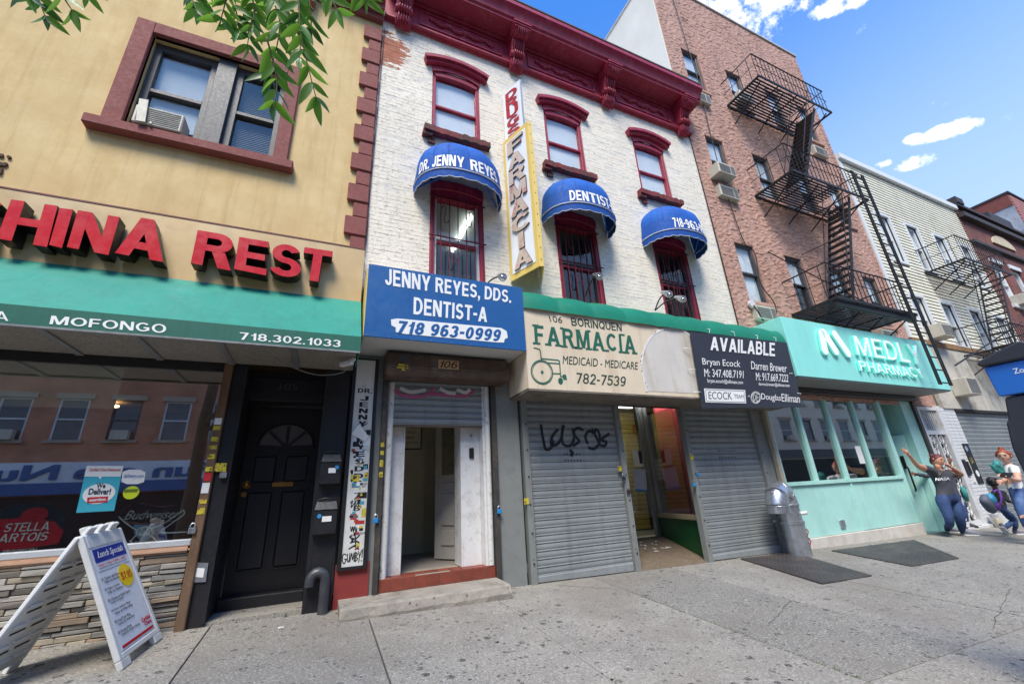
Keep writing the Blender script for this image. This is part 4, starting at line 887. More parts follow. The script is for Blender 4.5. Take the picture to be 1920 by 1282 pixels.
fV = quad_fn((PW[0], PW[1], 7.31), (PN[0], PN[1], 7.31), (PW[0], PW[1], 4.38), (PN[0], PN[1], 4.38))
def onf(f, u0, u1, v0, v1, o):
    def g(u, v): p, n = f(u0+(u1-u0)*u, v0+(v1-v0)*v); return p+n*o, n
    return g
b = MB(); b.slab([onf(fV, .1, .9, .035, .965, .004)(u, v)[0] for u, v in ((0, 0), (1, 0), (1, 1), (0, 1))], fV(0, 0)[1]*.004); b.build('white_panel', FCRM, bs)
for k, ch in enumerate('FARMACIA'):
    v1 = .945-k*.114
    text_fn(ch, 'letter', [SRUST, LGREY], bs, onf(fV, .2 if ch != 'I' else .41, .82 if ch != 'I' else .6, v1-.102, v1, .008), ext=.03, bold=.05)
fD = quad_fn((2.6, -.05, 8.53), (2.775, -.47, 8.53), (2.6, -.05, 7.31), (2.775, -.47, 7.31))
for k, ch in enumerate('DRUGS'):
    v1 = .94-k*.187
    text_fn(ch, 'letter', [DRUG, DRUG], bs, onf(fD, .16, .82, v1-.17, v1, .004), ext=.006, bold=.05)
# dentist box sign
DBL = mat('dentist_sign_blue', s(34, 90, 150), .35, var=.04, scale=2); SOFW = mat('white_soffit', s(196, 196, 194), .7, var=.06, scale=2, dirt=(s(160, 158, 152), .5, 2, .45, .75))
ds = thing('dentist_sign', 'blue box sign JENNY REYES, DDS. DENTIST-A above the doorway', 'sign', (1.36, -.68, 2.95))
YD = -.68; a, c = at(693, 490, YD), at(986, 655, YD); DX0, DX1, DZ0, DZ1 = .312, 2.425, 2.958, 3.92
part('box', SOFW, ds, lambda b: b.box(DX0, DX1, -.655, -.001, DZ0+.004, DZ1-.01))
boxp('face', DBL, ds, DX0, DX1, YD, -.656, DZ0, DZ1)
part('side_trim', FYEL, ds, lambda b: b.box(DX0-.008, DX0-.001, -.62, -.001, DZ0+.02, DZ1-.02))
YT = YD-.002
text_px('JENNY REYES, DDS.', 'lettering', WHITE, ds, YT, (722, 503), (959, 545), (722, 534), (958, 568), bold=.045, ext=.003)
text_px('DENTIST-A', 'lettering', WHITE, ds, YT, (776, 557), (914, 577), (775, 589), (913, 604), bold=.045, ext=.003)
b = MB()
pl = [(733, 599), (745, 597), (940, 615), (950, 621), (952, 633), (946, 636), (945, 642), (933, 642), (750, 625), (742, 622), (742, 614), (734, 610)]
b.slab([at(px, py, YT) for px, py in pl], (0, -.002, 0)); b.build('plaque', WHITE, ds)
text_px('718 963-0999', 'lettering', DBL, ds, YT-.003, (748, 601), (940, 618), (746, 624), (938, 640), bold=.055, ext=.002, shear=.15)
for i in range(9):
    for z in (DZ0+.015, DZ1-.02): tag(MB().disc((DX0+.03+i*.256, YD, z), .007, (0, -1, 0), .003, 6).build('rivet', ALU, ds))
# spotlights on goosenecks
BULB = glass_mat('lamp_glass', (.95, .95, .95), .3)
def spot(label, wallp, heads):
    t = thing('floodlight', label, 'floodlight', wallp, 'floodlights on the white building')
    b = MB()
    for h in heads: b.tube(smooth_line([V(wallp), (V(wallp)+V(h))/2+V((0, 0, .05)), V(h)]), .012, 6)
    b.build('arm', IRON, t)
    for h in heads:
        h = V(h); b = MB(); b.tube([h+V((0, .07, .04)), h, h+V((0, -.06, -.05)), h+V((0, -.1, -.08))], [.03, .045, .06, .065], 12); b.build('lamp_head', STEEL, t, smooth=True)
        b = MB(); b.ball(h+V((0, -.1, -.085)), .055, .04, .05, 10, 6); b.build('bulb', BULB, t, smooth='all')
spot('black floodlight by the left grille above the blue dentist sign', (2.05, -.02, 4.15), [at(938, 517, -.35)])
spot('single floodlight on an arm before the middle grille', at(1098, 555, -.2), [at(1117, 516, -.5)])
spot('twin headed floodlight on an arm before the right grille', at(1228, 582, -.3), [at(1247, 549, -.6), at(1272, 558, -.6)])
tag(MB().tube(smooth_line([V((7.8, -.03, 10.0)), V((7.83, -.02, 8)), V((7.83, -.03, 6)), V((7.82, -.02, 3.9))]), .012, 6).build('cable', CABLE), 'dark conduit running down the joint between the white and pink buildings', 'cable')
# ================================================================== ground floor of the white building
GREYP = mat('grey_shopfront_paint', s(126, 129, 126), .5, var=.08, scale=4, dirt=(s(92, 94, 94), .5, 6, .52, .75), bump=.05, bscale=30)
SHUT = mat('grey_shutter_paint', s(136, 141, 142), .5, var=.1, scale=2.2, rnd=.05, spots=[(s(98, 76, 62), 11, .16, .25), (s(98, 100, 100), 26, .3, .3)], streak=(s(96, 98, 98), .4, (7, 7, .6)), dirt=(s(116, 116, 114), .5, 4, .5, .75))
RUSTB = mat('rusty_brown_housing', s(92, 76, 66), .5, metal=.2, var=.25, scale=4, bump=.15, dirt=(s(138, 130, 124), .6, 5, .56, .72), streak=(s(60, 46, 40), .6, (7, 3, 1.2)))
TILE = mat('red_quarry_tile', s(128, 62, 48), .5, var=.2, scale=7, bump=.1, rnd=.12, dirt=(s(110, 60, 50), .5, 6, .5, .7))
GROUT = mat('grout', s(150, 140, 126), .9, var=.2, scale=10)
PLAST = mat('chipped_plaster', s(208, 208, 204), .7, var=.1, scale=9, bump=.5, bscale=30, dirt=(s(120, 112, 104), .8, 9, .55, .65))
CREAM = mat('cream_hall_paint', s(212, 208, 178), .6, var=.06)
OLDD = mat('old_white_door', s(176, 172, 166), .55, var=.1, scale=6, dirt=(s(130, 122, 112), .6, 6, .5, .7))
# wall core: piers between openings, closed above
core = MB()
for (x0, x1) in ((.286, .69),): core.box(x0, x1, 0, .5, 0, 2.95)
core.box(2.14, 2.56, -.005, .5, 0, 2.95)
core.build('pier', GREYP, wb)
part('lintel', DARK, wb, lambda b: (b.box(.69, 2.14, .0, .5, 2.62, 2.95), b.box(2.56, 7.82, .02, .5, 2.5, 2.95)))
boxp('red_plinth', mat('red_wall_paint', s(132, 48, 44), .6, var=.12, scale=6, dirt=(s(98, 40, 38), .5, 6, .5, .7)), wb, .245, .6, -.02, .0, .03, .5)
# vertical name board, framed, covered with stickers
vb = thing('name_board', 'narrow white name board lettered DR. JENNY and covered with stickers', 'sign', (.42, -.02, .46))
BW = mat('white_board', s(206, 206, 202), .5, var=.06, scale=6, dirt=(s(150, 136, 112), .7, 4, .56, .72))
vq = [at(669, 676, -.05), at(708, 678, -.05), at(636, 1063, -.05), at(682, 1058, -.05)]
vx0, vx1, vz0, vz1 = .30, .525, .47, 2.86
boxp('backing', BLACK, vb, vx0-.045, vx1+.045, -.035, -.021, vz0-.03, vz1+.02)
part('frame', BLACK, vb, lambda b: (b.box(vx0-.04, vx0-.005, -.06, -.036, vz0-.03, vz1+.02), b.box(vx1+.005, vx1+.04, -.06, -.036, vz0-.03, vz1+.02), b.box(vx0-.005, vx1+.005, -.06, -.036, vz0-.03, vz0-.004)))
boxp('board', BW, vb, vx0, vx1, -.044, -.036, vz0, vz1)
yv = -.0445; H = vz1-vz0
def vt(sx, u0, u1, f0, f1, m_=BLK_PR, **k): text_xz(sx, 'lettering', m_, vb, yv, vx0+u0*(vx1-vx0), vx0+u1*(vx1-vx0), vz1-f1*H, vz1-f0*H, ext=.001, **k)
vt('DR.', .15, .92, .158, .182, bold=.05)
f = .198
for ch in 'JENNY': vt(ch, .28, .75, f, f+.026, bold=.05); f += .033
f = .375
for ch in 'REYES': vt(ch, .28, .75, f, f+.026, bold=.05); f += .036
for ch in 'DDS': vt(ch, .28, .75, f, f+.024, bold=.05); f += .034
f = .68
for ch in '718': vt(ch, .35, .7, f, f+.022, bold=.04); f += .03
def st(u0, u1, f0, f1, m_, lay=1): boxp('sticker', m_, vb, vx0+u0*(vx1-vx0), vx0+u1*(vx1-vx0), yv-.0012*lay, yv-.0003, vz1-f1*H, vz1-f0*H)
TEA2 = mat('teal_sticker', s(60, 150, 170), .5)
DRD = mat('red_sticker', s(170, 52, 48), .5)
for q in ((.74, .98, .375, .402, BLK_PR), (.62, .98, .415, .455, PAPER), (.1, .4, .435, .46, BLK_PR), (.12, .55, .595, .627, YEL), (.8, .98, .585, .625, YEL), (.2, .62, .632, .655, TEA2), (.7, .95, .545, .57, BLK_PR), (.55, .98, .678, .706, BLK_PR), (.6, .75, .735, .75, YEL), (.78, .98, .752, .792, YEL), (.25, .55, .775, .8, DRD), (.5, .95, .806, .822, DRD)): st(*q)
for k in range(46):
    f0 = R.uniform(.4, .93); u0 = R.uniform(.04, .8); w_ = R.uniform(.08, .22); h_ = R.uniform(.006, .018)
    st(u0, min(.98, u0+w_), f0, f0+h_, R.choice([PAPER, BLK_PR, GREY_FR, YEL, TEA2, PAPER, BLK_PR, DRD, STEEL]), 1+.1*(k % 9)+.9)
vt('RED', .66, .94, .418, .429); vt('EYE', .66, .94, .431, .442); vt('MOB', .66, .94, .444, .453)
vt('VEGAN', .66, .96, .634, .643); vt('DIET', .7, .92, .646, .655); vt('CROMA', .54, .9, .809, .819, PAPER, bold=.03)
def brush(lines, w, m_=BLK_PR, nm='graffiti'):
    return strokes(nm, m_, vb, [smooth_line([V((vx0+u*(vx1-vx0), yv-.001, vz1-f_*H)) for u, f_ in ln], 4) for ln in lines], w, th=.001)
brush([[(.2, .95), (.06, .945), (.03, .968), (.12, .985), (.22, .968)], [(.22, .968), (.13, .966)], [(.25, .945), (.27, .975), (.34, .975), (.36, .943)], [(.38, .98), (.44, .945), (.5, .972), (.56, .943), (.58, .98)], [(.62, .94), (.63, .98)], [(.62, .943), (.72, .95), (.64, .96), (.74, .97), (.63, .98)], [(.76, .94), (.82, .958), (.9, .936)], [(.82, .958), (.8, .985)], [(.96, .93), (.93, .965)], [(.92, .978), (.91, .982)]], .009)
brush([[(.4, .868), (.3, .875), (.55, .885), (.75, .87)], [(.35, .9), (.6, .895), (.75, .905), (.5, .915)], [(.3, .925), (.55, .915), (.75, .93)], [(.55, .875), (.6, .905)]], .014)
brush([[(.2, .725), (.3, .715), (.25, .745), (.45, .72), (.4, .745), (.6, .72), (.58, .746)], [(.3, .35), (.45, .337), (.6, .35), (.78, .34), (.5, .36)], [(.3, .83), (.35, .85), (.4, .83), (.45, .852), (.5, .83), (.56, .85), (.62, .832)]], .01)
vt('ZBEEM', .6, 1.0, .858, .868)
b = MB(); c = at(675, 815, -.055); b.slab([c+V((-.1, 0, .01)), c+V((-.02, -.03, .13)), c+V((.1, -.005, -.02)), c+V((.06, 0, -.08))], (0, -.002, 0)); b.build('loose_paper', PAPER, vb)
# concrete step and tiled sill
stp = MB(); zg0, zg1 = gz(.3, -.45), gz(2.12, -.45)
vs = []
N_ = 14
for i in range(N_+1):
    x = .295+(2.13-.295)*i/N_; j = lambda: R.uniform(-.008, .008)
    vs += [V((x, -.47+j(), zg0-.08)), V((x, -.48+j(), zg0+.02+j())), V((x, -.46+j(), .135+j()*.5)), V((x, -.43+j()*.5, .152)), V((x, .03, .16))]
stp.add(vs, [(5*i+k, 5*i+5+k, 5*i+6+k, 5*i+1+k) for i in range(N_) for k in range(4)]+[(4, 3, 2, 1, 0), tuple(5*N_+k for k in range(5))])
stp.box(.3, 2.12, -.4, .02, -.05, .12)
tag(stp.build('concrete_step', mat('step_concrete', s(150, 143, 132), .85, var=.12, scale=4, bump=.6, bscale=26, dirt=(s(92, 86, 78), .7, 3.5, .48, .7), spots=[(s(70, 66, 62), 16, .3, .3)])), 'worn concrete step in front of the open doorway numbered 106', 'step')
boxp('sill_core', GROUT, wb, .7, 2.13, .012, .5, .0, .285)
for k in range(10):
    x = .705+.1425*k; boxp('tile', TILE, wb, x+.003, x+.1395, .0, .012, .162, .292, bevel=.003)
    if k not in (3, 4, 5): boxp('tile', TILE, wb, x+.003, x+.1395, .014, .13, .285, .297, bevel=.003)
    boxp('tile', TILE, wb, x+.003, x+.1395, .133, .26, .285, .297, bevel=.003)
# doorway lining, hall
FL = mat('hall_floor', s(140, 132, 124), .6, var=.12, scale=5)
boxp('hall_floor', FL, wb, .7, 3.4, .5, 4.5, .2, .29)
part('hall_wall', CREAM, wb, lambda b: (b.box(.7, 3.4, 2.2, 2.25, .29, 2.8), b.box(.5, .7, 1.0, 3.6, .29, 2.8), b.box(3.4, 3.45, .5, 3.6, .29, 2.8), b.box(.6, 3.4, .5, 3.6, 2.75, 2.8)))
part('door_jamb', WHITE_PT, wb, lambda b: (b.box(.765, .955, .19, .24, .29, 2.62), b.box(.955, .985, .19, .5, .29, 2.62), b.box(1.775, 2.02, .19, .24, .29, 2.62), b.box(1.745, 1.775, .19, .5, .29, 2.62), b.box(2.02, 2.07, .04, .24, .29, 2.62)), bevel=.006)
part('column_trim', PLAST, wb, lambda b: b.tube([V((.755, .06, .2)), V((.755, .06, 2.6))], .045, 10), smooth=True)
part('column_trim', PLAST, wb, lambda b: b.tube([V((2.085, .03, .3)), V((2.085, .03, 2.6))], .04, 10), smooth=True)
part('hall_door', CREAM, wb, lambda b: (b.box(1.0, 1.62, 2.15, 2.18, .29, 2.2), b.box(1.62, 1.68, 2.12, 2.19, .29, 2.3)))
hd = part('open_door', OLDD, wb, lambda b: b.hexa([V(p) for p in ((1.62, 1.12, .31), (1.96, .62, .31), (2.0, .65, .31), (1.66, 1.15, .31), (1.62, 1.12, 2.5), (1.96, .62, 2.5), (2.0, .65, 2.5), (1.66, 1.15, 2.5))]))
dfn = quad_fn((1.62, 1.12, 2.5), (1.96, .62, 2.5), (1.62, 1.12, .31), (1.96, .62, .31))
def dp(nm, m_, u0, u1, v0, v1, o0, o1):
    b = MB(); pts = []
    for o in (o0, o1):
        for (u, v) in ((u0, v0), (u1, v0), (u1, v1), (u0, v1)): p, n = dfn(u, v); pts.append(p+n*o)
    b.hexa(pts); return b.build(nm, m_, hd, bevel=.006)
dp('panel', OLDD, .22, .62, .08, .17, .0, .018); dp('panel', OLDD, .22, .62, .2, .4, .0, .018); dp('panel', OLDD, .22, .62, .43, .47, .0, .014); dp('pane', mat('frosted_pane', s(112, 108, 86), .3), .22, .62, .52, .92, .0, .004); dp('stile', OLDD, .72, .95, .03, .97, .0, .03)
nt_ = thing('notice', 'framed list of dental services hanging in the hall behind the doorway', 'notice', (1.25, 1.6, 1.7))
part('frame', BLACK, nt_, lambda b: b.box(1.02, 1.5, 1.6, 1.62, 1.9, 2.6)); boxp('sheet', mat('notice_cream', s(196, 190, 160), .6), nt_, 1.04, 1.48, 1.594, 1.599, 1.92, 2.58)
for k in range(7): text_xz(('IMPLANTES', 'PUENTES', 'ET DENTALES', 'ET BLEACH', 'PLANES DE PAGO', 'EXAMENES', '718 963-0999')[k], 'lettering', BLK_PR, nt_, 1.5935, 1.14, 1.44-.03*(k % 3), 2.5-k*.085, 2.535-k*.085, ext=.0005, res=1)
boxp('intercom', BLK_PR, wb, 1.865, 1.93, .165, .19, 1.62, 1.76, bevel=.006); MB().disc((1.9, .19, 1.92), .02, (0, -1, 0), .02).build('bell', STEEL, wb)
# roll shutter housing and half lowered shutter
hz = thing('shutter_housing', 'rusty brown shutter housing numbered 106 over the open doorway', 'shutter housing', (1.45, -.2, 2.6))
b = MB(); pr = [(-.002, 2.945), (-.24, 2.945), (-.3, 2.9), (-.31, 2.72), (-.26, 2.62), (-.002, 2.61)]
n = len(pr); b.add([(x, y, z) for x in (.63, 2.32) for y, z in pr], [tuple(range(n-1, -1, -1)), tuple(range(n, 2*n))]+[(i, (i+1) % n, n+(i+1) % n, n+i) for i in range(n)]); b.build('case', RUSTB, hz, bevel=.015, bseg=2)
# the number lies on the sloping face
def hq(px, py): return at(px, py, -.309)+V((0, 0, 0))
fh = lambda u, v: (V((1.31+.25*u, -.3065-.0068*(1-v)*.9-.003, 2.745+.1*v)), V((0, -1, .05)).normalized())
b = MB(); b.slab([fh(u, v)[0] for u, v in ((-.06, -.12), (1.06, -.12), (1.06, 1.12), (-.06, 1.12))], (0, -.003, 0)); b.build('number_plate', mat('number_plate_tan', s(196, 160, 112), .5), hz)
text_fn('106', 'lettering', BLK_PR, hz, lambda u, v: (fh(u, v)[0]+V((0, -.004, 0)), fh(u, v)[1]), ext=.001, shear=.3, bold=.02)
b = MB(); [b.slab([V((x, -.313, z)), V((x+w, -.313, z)), V((x+w, -.312, z+h)), V((x, -.312, z+h))], (0, -.003, 0)) for x, z, w, h in ((.78, 2.73, .12, .03), (.76, 2.7, .15, .02), (.82, 2.67, .05, .04))]; b.build('yellow_sticker', YEL, hz)
b = MB(); b.slab([V((.78, -.3105, 2.8)), V((.92, -.3105, 2.8)), V((.92, -.308, 2.88)), V((.78, -.308, 2.88))], (0, -.003, 0)); b.build('faded_sticker', GREY_FR, hz)
def slat_shape(x0, x1, z, h, y, m_, parent, nm='slat'):
    """curved interlocking slat: belly outward, rolled lower lip"""
    b = MB(); pr = [(0, h), (-.012, h*.9), (-.017, h*.6), (-.014, h*.3), (-.006, h*.16), (-.02, h*.1), (-.02, 0), (.004, 0), (.004, h)]
    n = len(pr); b.add([(x, y+d, z+q) for x in (x0, x1) for d, q in pr], [tuple(range(n)), tuple(range(2*n-1, n-1, -1))]+[(i, n+i, n+(i+1) % n, (i+1) % n) for i in range(n)])
    return b
rs = thing('roll_shutter', 'grey roll shutter with pink graffiti, half lowered over the doorway', 'shutter', (1.42, .06, 2.03))
PINKG = mat('pink_spray', s(170, 84, 124), .6, var=.1); WHG = mat('white_spray', s(196, 196, 198), .6, var=.08)
sm = {}
me = slat_shape(-.72, .72, 0, .085, 0, SHUT, rs).mesh('slat', SHUT)
for k in range(7): piece('slat', me, rs, (1.415, .06, 2.05+k*.085))
boxp('bottom_bar', mat('rusty_bar', s(96, 78, 66), .7, var=.3, scale=8), rs, .7, 2.13, .045, .075, 2.02, 2.05)
part('guide_rail', mat('dark_worn_rail', s(70, 66, 62), .6, metal=.2, var=.3, scale=8, dirt=(s(120, 96, 70), .5, 8, .56, .7)), rs, lambda b: (b.box(.64, .7, -.05, .05, gz(.6, 0), 2.6)), bevel=.006)
part('guide_rail', MATS['dark_worn_rail'], rs, lambda b: b.box(2.13, 2.2, -.05, .05, .1, 2.6), bevel=.006)
sp_ = lambda pts: smooth_line([at(px, py, .038) for px, py in pts], 4)
strokes('graffiti', PINKG, rs, [sp_([(742, 731), (752, 740), (780, 744), (806, 738), (812, 728)]), sp_([(812, 738), (842, 741), (872, 742), (888, 733)])], .045, th=.004)
strokes('graffiti', WHG, rs, [sp_([(752, 728), (770, 735), (796, 731)]), sp_([(826, 729), (840, 736), (852, 737)]), sp_([(858, 731), (872, 736), (880, 731)])], .05, th=.007)
BLK_ = mat('blue_padlock_body', s(40, 130, 190), .4)
p = at(704, 975, -.06); padlock(p.x, -.055, p.z-.03, 'blue padlock on the left rail of the open doorway', BLK_); p = at(936, 958, -.06); padlock(p.x, -.055, p.z-.03, 'blue padlock on the right rail of the open doorway', BLK_)
part('rail_sticker', YEL, rs, lambda b: [b.box(.645, .69, -.053, -.0505, z, z+h) for z, h in ((1.75, .06), (1.66, .05), (1.52, .08), (1.4, .06))])
# ================================================================== the pharmacy box sign
CRS = mat('cream_sign_panel', s(220, 204, 178), .55, var=.05, scale=1.5, streak=(s(186, 160, 128), .5, (5, 3, .5)), dirt=(s(204, 184, 150), .5, 1.6, .45, .7))
GRP = mat('green_sign_paint', s(28, 96, 78), .6, var=.12, scale=9); DGR = mat('dark_green_sign_paint', s(40, 66, 56), .6, var=.1, scale=8)
GRC = mat('green_awning_top', s(12, 122, 92), .5, var=.07, scale=2.5, dirt=(s(8, 92, 70), .5, 3, .5, .75))
fs_ = thing('pharmacy_sign', 'cream FARMACIA box sign with wheelchair drawing under a green canvas roll', 'sign', (5.2, -.65, 2.45))
YF = -.65; FX0, FX1, FZ0, FZ1 = 2.44, 8.1, 2.44, 3.67
boxp('face', CRS, fs_, FX0, FX1, YF, YF+.02, FZ0, FZ1)
boxp('side', CRS, fs_, FX0, FX0+.02, YF+.02, -.01, FZ0, FZ1); boxp('side', CRS, fs_, FX1-.02, FX1, YF+.02, -.01, FZ0, FZ1)
part('soffit', mat('grimy_soffit', s(120, 112, 102), .7, var=.25, scale=5, dirt=(s(70, 62, 56), .7, 4, .45, .7)), fs_, lambda b: (b.box(FX0, FX1, YF+.03, -.005, FZ0-.03, FZ0+.01), b.box(FX0, FX1, YF-.004, YF+.03, FZ0-.028, FZ0-.002)))
b = MB(); NX, NK = 170, 8; vs = []
for i in range(NX+1):
    x = FX0-.03+(FX1-FX0+.06)*i/NX; sc = .03*abs(math.sin((x-2.4)*math.pi/.62))**.6
    for k in range(NK+1):
        a = k/NK*math.pi*.62; vs.append((x, YF+.18-(.22+sc)*math.cos(a)*.9-.0, FZ1-.06+(.36+sc)*math.sin(a)*.9))
b.add(vs, [(i*(NK+1)+k, (i+1)*(NK+1)+k, (i+1)*(NK+1)+k+1, i*(NK+1)+k+1) for i in range(NX) for k in range(NK)])
o_ = len(b.v); b.slab([V((FX0-.03, YF, FZ1-.06)), V((FX0-.03, YF+.05, FZ1+.2)), V((FX0-.03, YF+.3, FZ1+.28)), V((FX0-.03, -.02, FZ1+.1)), V((FX0-.03, -.02, FZ1-.06))], (.01, 0, 0)); b.slab([V((FX1+.03, YF, FZ1-.06)), V((FX1+.03, YF+.05, FZ1+.2)), V((FX1+.03, YF+.3, FZ1+.28)), V((FX1+.03, -.02, FZ1+.1)), V((FX1+.03, -.02, FZ1-.06))], (-.01, 0, 0))
b.slab([V((FX0, YF+.3, FZ1+.26)), V((FX1, YF+.3, FZ1+.26)), V((FX1, -.01, FZ1+.12)), V((FX0, -.01, FZ1+.12))], (0, 0, .01))
b.build('canvas_roll', GRC, fs_, smooth=True, fix=False)
YS = YF-.002
text_px('106', 'lettering', DGR, fs_, YS, (1028, 591), (1054, 594), (1032, 603), (1054, 606), ext=.002)
def serifs(lines, m_, w=.028):
    b = MB()
    for (pa, pb) in lines: a, c = at(*pa, YS), at(*pb, YS); b.slab([a+V((0, 0, -w/2)), c+V((0, 0, -w/2)), c+V((0, 0, w/2)), a+V((0, 0, w/2))], (0, -.0025, 0))
    return b.build('serif', m_, fs_)
text_px('BORINQUEN', 'lettering', DGR, fs_, YS, (1070, 595), (1165, 607), (1072, 610), (1166, 621), ext=.002, bold=.03)
text_px('FARMACIA', 'lettering', GRP, fs_, YS, (1001, 609), (1189, 630), (1003, 643), (1192, 662), ext=.002, bold=.04, space=1.15)
serifs([((998, 609.5), (1010, 610.5)), ((999, 643), (1013, 644)), ((1022, 645), (1034, 646.5)), ((1041, 647), (1052, 648)), ((1050, 615), (1056, 615.5)), ((1051, 648.5), (1064, 650)), ((1072, 651), (1082, 651.5)), ((1079, 619), (1087, 619.5)), ((1100, 620), (1107, 621)), ((1078, 651.8), (1092, 653)), ((1098, 653.6), (1110, 654.5)), ((1111, 654.8), (1122, 655.6)), ((1129, 656.5), (1142, 657.6)), ((1161, 627), (1171, 628)), ((1160, 659.5), (1172, 660.5)), ((1170, 660.6), (1180, 661.4)), ((1185, 661.8), (1195, 662.5))], GRP)
text_px('MEDICAID - MEDICARE', 'lettering', DGR, fs_, YS, (1056, 666.5), (1196, 679), (1055, 682), (1195.5, 693), ext=.002)
text_px('782-7539', 'lettering', DGR, fs_, YS, (1081, 698.5), (1174, 706), (1080, 718), (1172, 724), ext=.002, bold=.02)
L_ = lambda pts: smooth_line([at(px, py, YS) for px, py in pts], 5)
L0 = lambda pts: [at(px, py, YS) for px, py in pts]
circ = lambda cx, cy, rx, ry, sk=.11: [at(cx+rx*math.cos(2*math.pi*k/36), cy+ry*math.sin(2*math.pi*k/36)+sk*rx*math.cos(2*math.pi*k/36), YS) for k in range(37)]
strokes('wheelchair_drawing', GRP, fs_, [circ(1016, 697.5, 20, 22), L_([(1001, 652), (1006, 653), (1011, 655), (1013, 659), (1015, 676)]), L0([(1015, 672), (1046, 675), (1049, 677), (1051, 705)]), L0([(1026, 680), (1049, 681.5)]), L0([(1036, 700), (1051, 700.5)]), L0([(1051, 705), (1055, 706)]), circ(1051, 714, 3.5, 5, .05)], .016, th=.002)
strokes('wheelchair_drawing', mat('thin_green', s(60, 100, 84), .6), fs_, [circ(1016, 697.5, 17.5, 19.5)], .006, th=.002)
b = MB(); b.slab(L0([(1055, 702), (1061, 702), (1063, 712), (1056, 711)]), (0, -.002, 0)); b.slab(circ(1016.5, 697.5, 2.6, 3)[:-1], (0, -.002, 0)); b.slab(circ(1051, 714, 2.4, 3.6)[:-1], (0, -.0025, 0)); b.build('wheelchair_fill', GRP, fs_)
# patched arch of a removed sign
AP = mat('bare_panel', s(206, 200, 190), .6, var=.06, scale=2, streak=(s(170, 152, 124), .8, (3, 3, .35)), dirt=(s(182, 176, 168), .5, 3, .5, .7))
pa = [at(px, py, YF-.001) for px, py in ((1212, 733), (1203, 690), (1205, 665), (1212, 645), (1226, 626), (1244, 617), (1262, 616), (1282, 621), (1300, 634), (1320, 738))]
MB().slab(pa, (0, -.003, 0)).build('bare_patch', AP, fs_)
strokes('glue_line', mat('dry_glue', s(226, 224, 222), .6), fs_, [smooth_line([p+V((0, -.004, 0)) for p in pa[:-1]], 5)], .03, th=.003)
b = MB()
for k in range(34):
    p = smooth_line(pa[:-1], 5)[k]+V((R.uniform(-.03, .03), -.0085, R.uniform(-.03, .03))); w = R.uniform(.004, .014); b.slab([p, p+V((w, 0, 0)), p+V((w*1.2, 0, w*R.uniform(1, 3))), p+V((0, 0, w))], (0, -.001, 0))
b.build('glue_residue', GREY_FR, fs_)
# banner
BAN = mat('charcoal_banner', s(48, 50, 60), .5, var=.04, scale=2)
bn = thing('banner', 'charcoal AVAILABLE banner tied over the right end of the pharmacy sign', 'banner', (6.8, -.7, 2.3))
YB = -.70; bq = [at(*p, YB) for p in ((1293, 621), (1475, 642), (1316, 765), (1505, 763))]; ff = quad_fn(*bq)
b = MB(); n = 24; vs = []
for j in range(9):
    for i in range(n+1):
        p, nn = ff(i/n, j/8); vs.append(p+nn*(.006*math.sin(i*.9)*math.sin(j*.6)))
o = len(vs); vs2 = [v+V((0, .004, 0)) for v in vs]
b.add(vs+vs2, [(j*(n+1)+i, j*(n+1)+i+1, (j+1)*(n+1)+i+1, (j+1)*(n+1)+i) for j in range(8) for i in range(n)]+[(o+j*(n+1)+i, o+(j+1)*(n+1)+i, o+(j+1)*(n+1)+i+1, o+j*(n+1)+i+1) for j in range(8) for i in range(n)]); b.build('cloth', BAN, bn, fix=False, smooth='all')
YB2 = YB-.009
def bt(sx, *q, **k): text_px(sx, 'lettering', WHITE, bn, YB2, *q, ext=.001, **k)
bt('AVAILABLE', (1332, 631), (1453, 643), (1332, 656), (1453, 668), bold=.045)
bt('Bryan Ecock', (1316, 671), (1388, 676), (1318, 687), (1388, 692)); bt('Darren Brewer', (1408, 677), (1475, 683), (1409, 692), (1475, 698))
bt('M: 347.408.7191', (1320, 691), (1394, 695), (1321, 706), (1394, 709)); bt('M: 917.669.7222', (1417, 698), (1478, 702), (1418, 713), (1478, 716))
bt('bryan.ecock@elliman.com', (1326, 709), (1393, 713), (1327, 719), (1393, 722), bold=.0); bt('darren.brewer@elliman.com', (1422, 716), (1480, 719), (1423, 724), (1481, 727))
b = MB(); b.slab([at(*p, YB2) for p in ((1320, 728), (1397, 731), (1399, 756), (1323, 754))], (0, -.001, 0)); b.build('white_box', WHITE, bn)
strokes('box_line', BAN, bn, [[at(*p, YB2-.0015) for p in ((1323, 730), (1395, 733), (1397, 754), (1325, 752), (1323, 730))]], .008, th=.001)
text_px('ECOCK', 'lettering', BAN, bn, YB2-.0015, (1328, 734), (1372, 735), (1329, 748), (1373, 749), ext=.001); text_px('TEAM', 'lettering', BAN, bn, YB2-.0015, (1376, 739), (1394, 740), (1377, 746), (1394, 747), ext=.001)
bt('AT', (1402, 741), (1406, 741), (1402, 744), (1406, 744))
cb = lambda cx, cy, r: [at(cx+r*.82*math.cos(2*math.pi*k/28), cy+r*math.sin(2*math.pi*k/28), YB2) for k in range(29)]
strokes('emblem', WHITE, bn, [cb(1417, 745, 11), cb(1417, 745, 9), [at(*p, YB2) for p in ((1413, 738), (1413, 752))], [at(*p, YB2) for p in ((1413, 738), (1417, 742), (1417, 748), (1413, 752))], [at(*p, YB2) for p in ((1419, 738), (1419, 752), (1424, 752))], [at(*p, YB2) for p in ((1419, 738), (1424, 738))], [at(*p, YB2) for p in ((1419, 745), (1423, 745))]], .008, th=.001)
bt('Douglas', (1427, 737), (1464, 740), (1428, 752), (1464, 754.5)); bt('Elliman', (1465, 738), (1499, 740), (1466, 752.5), (1500, 755))
b = MB()
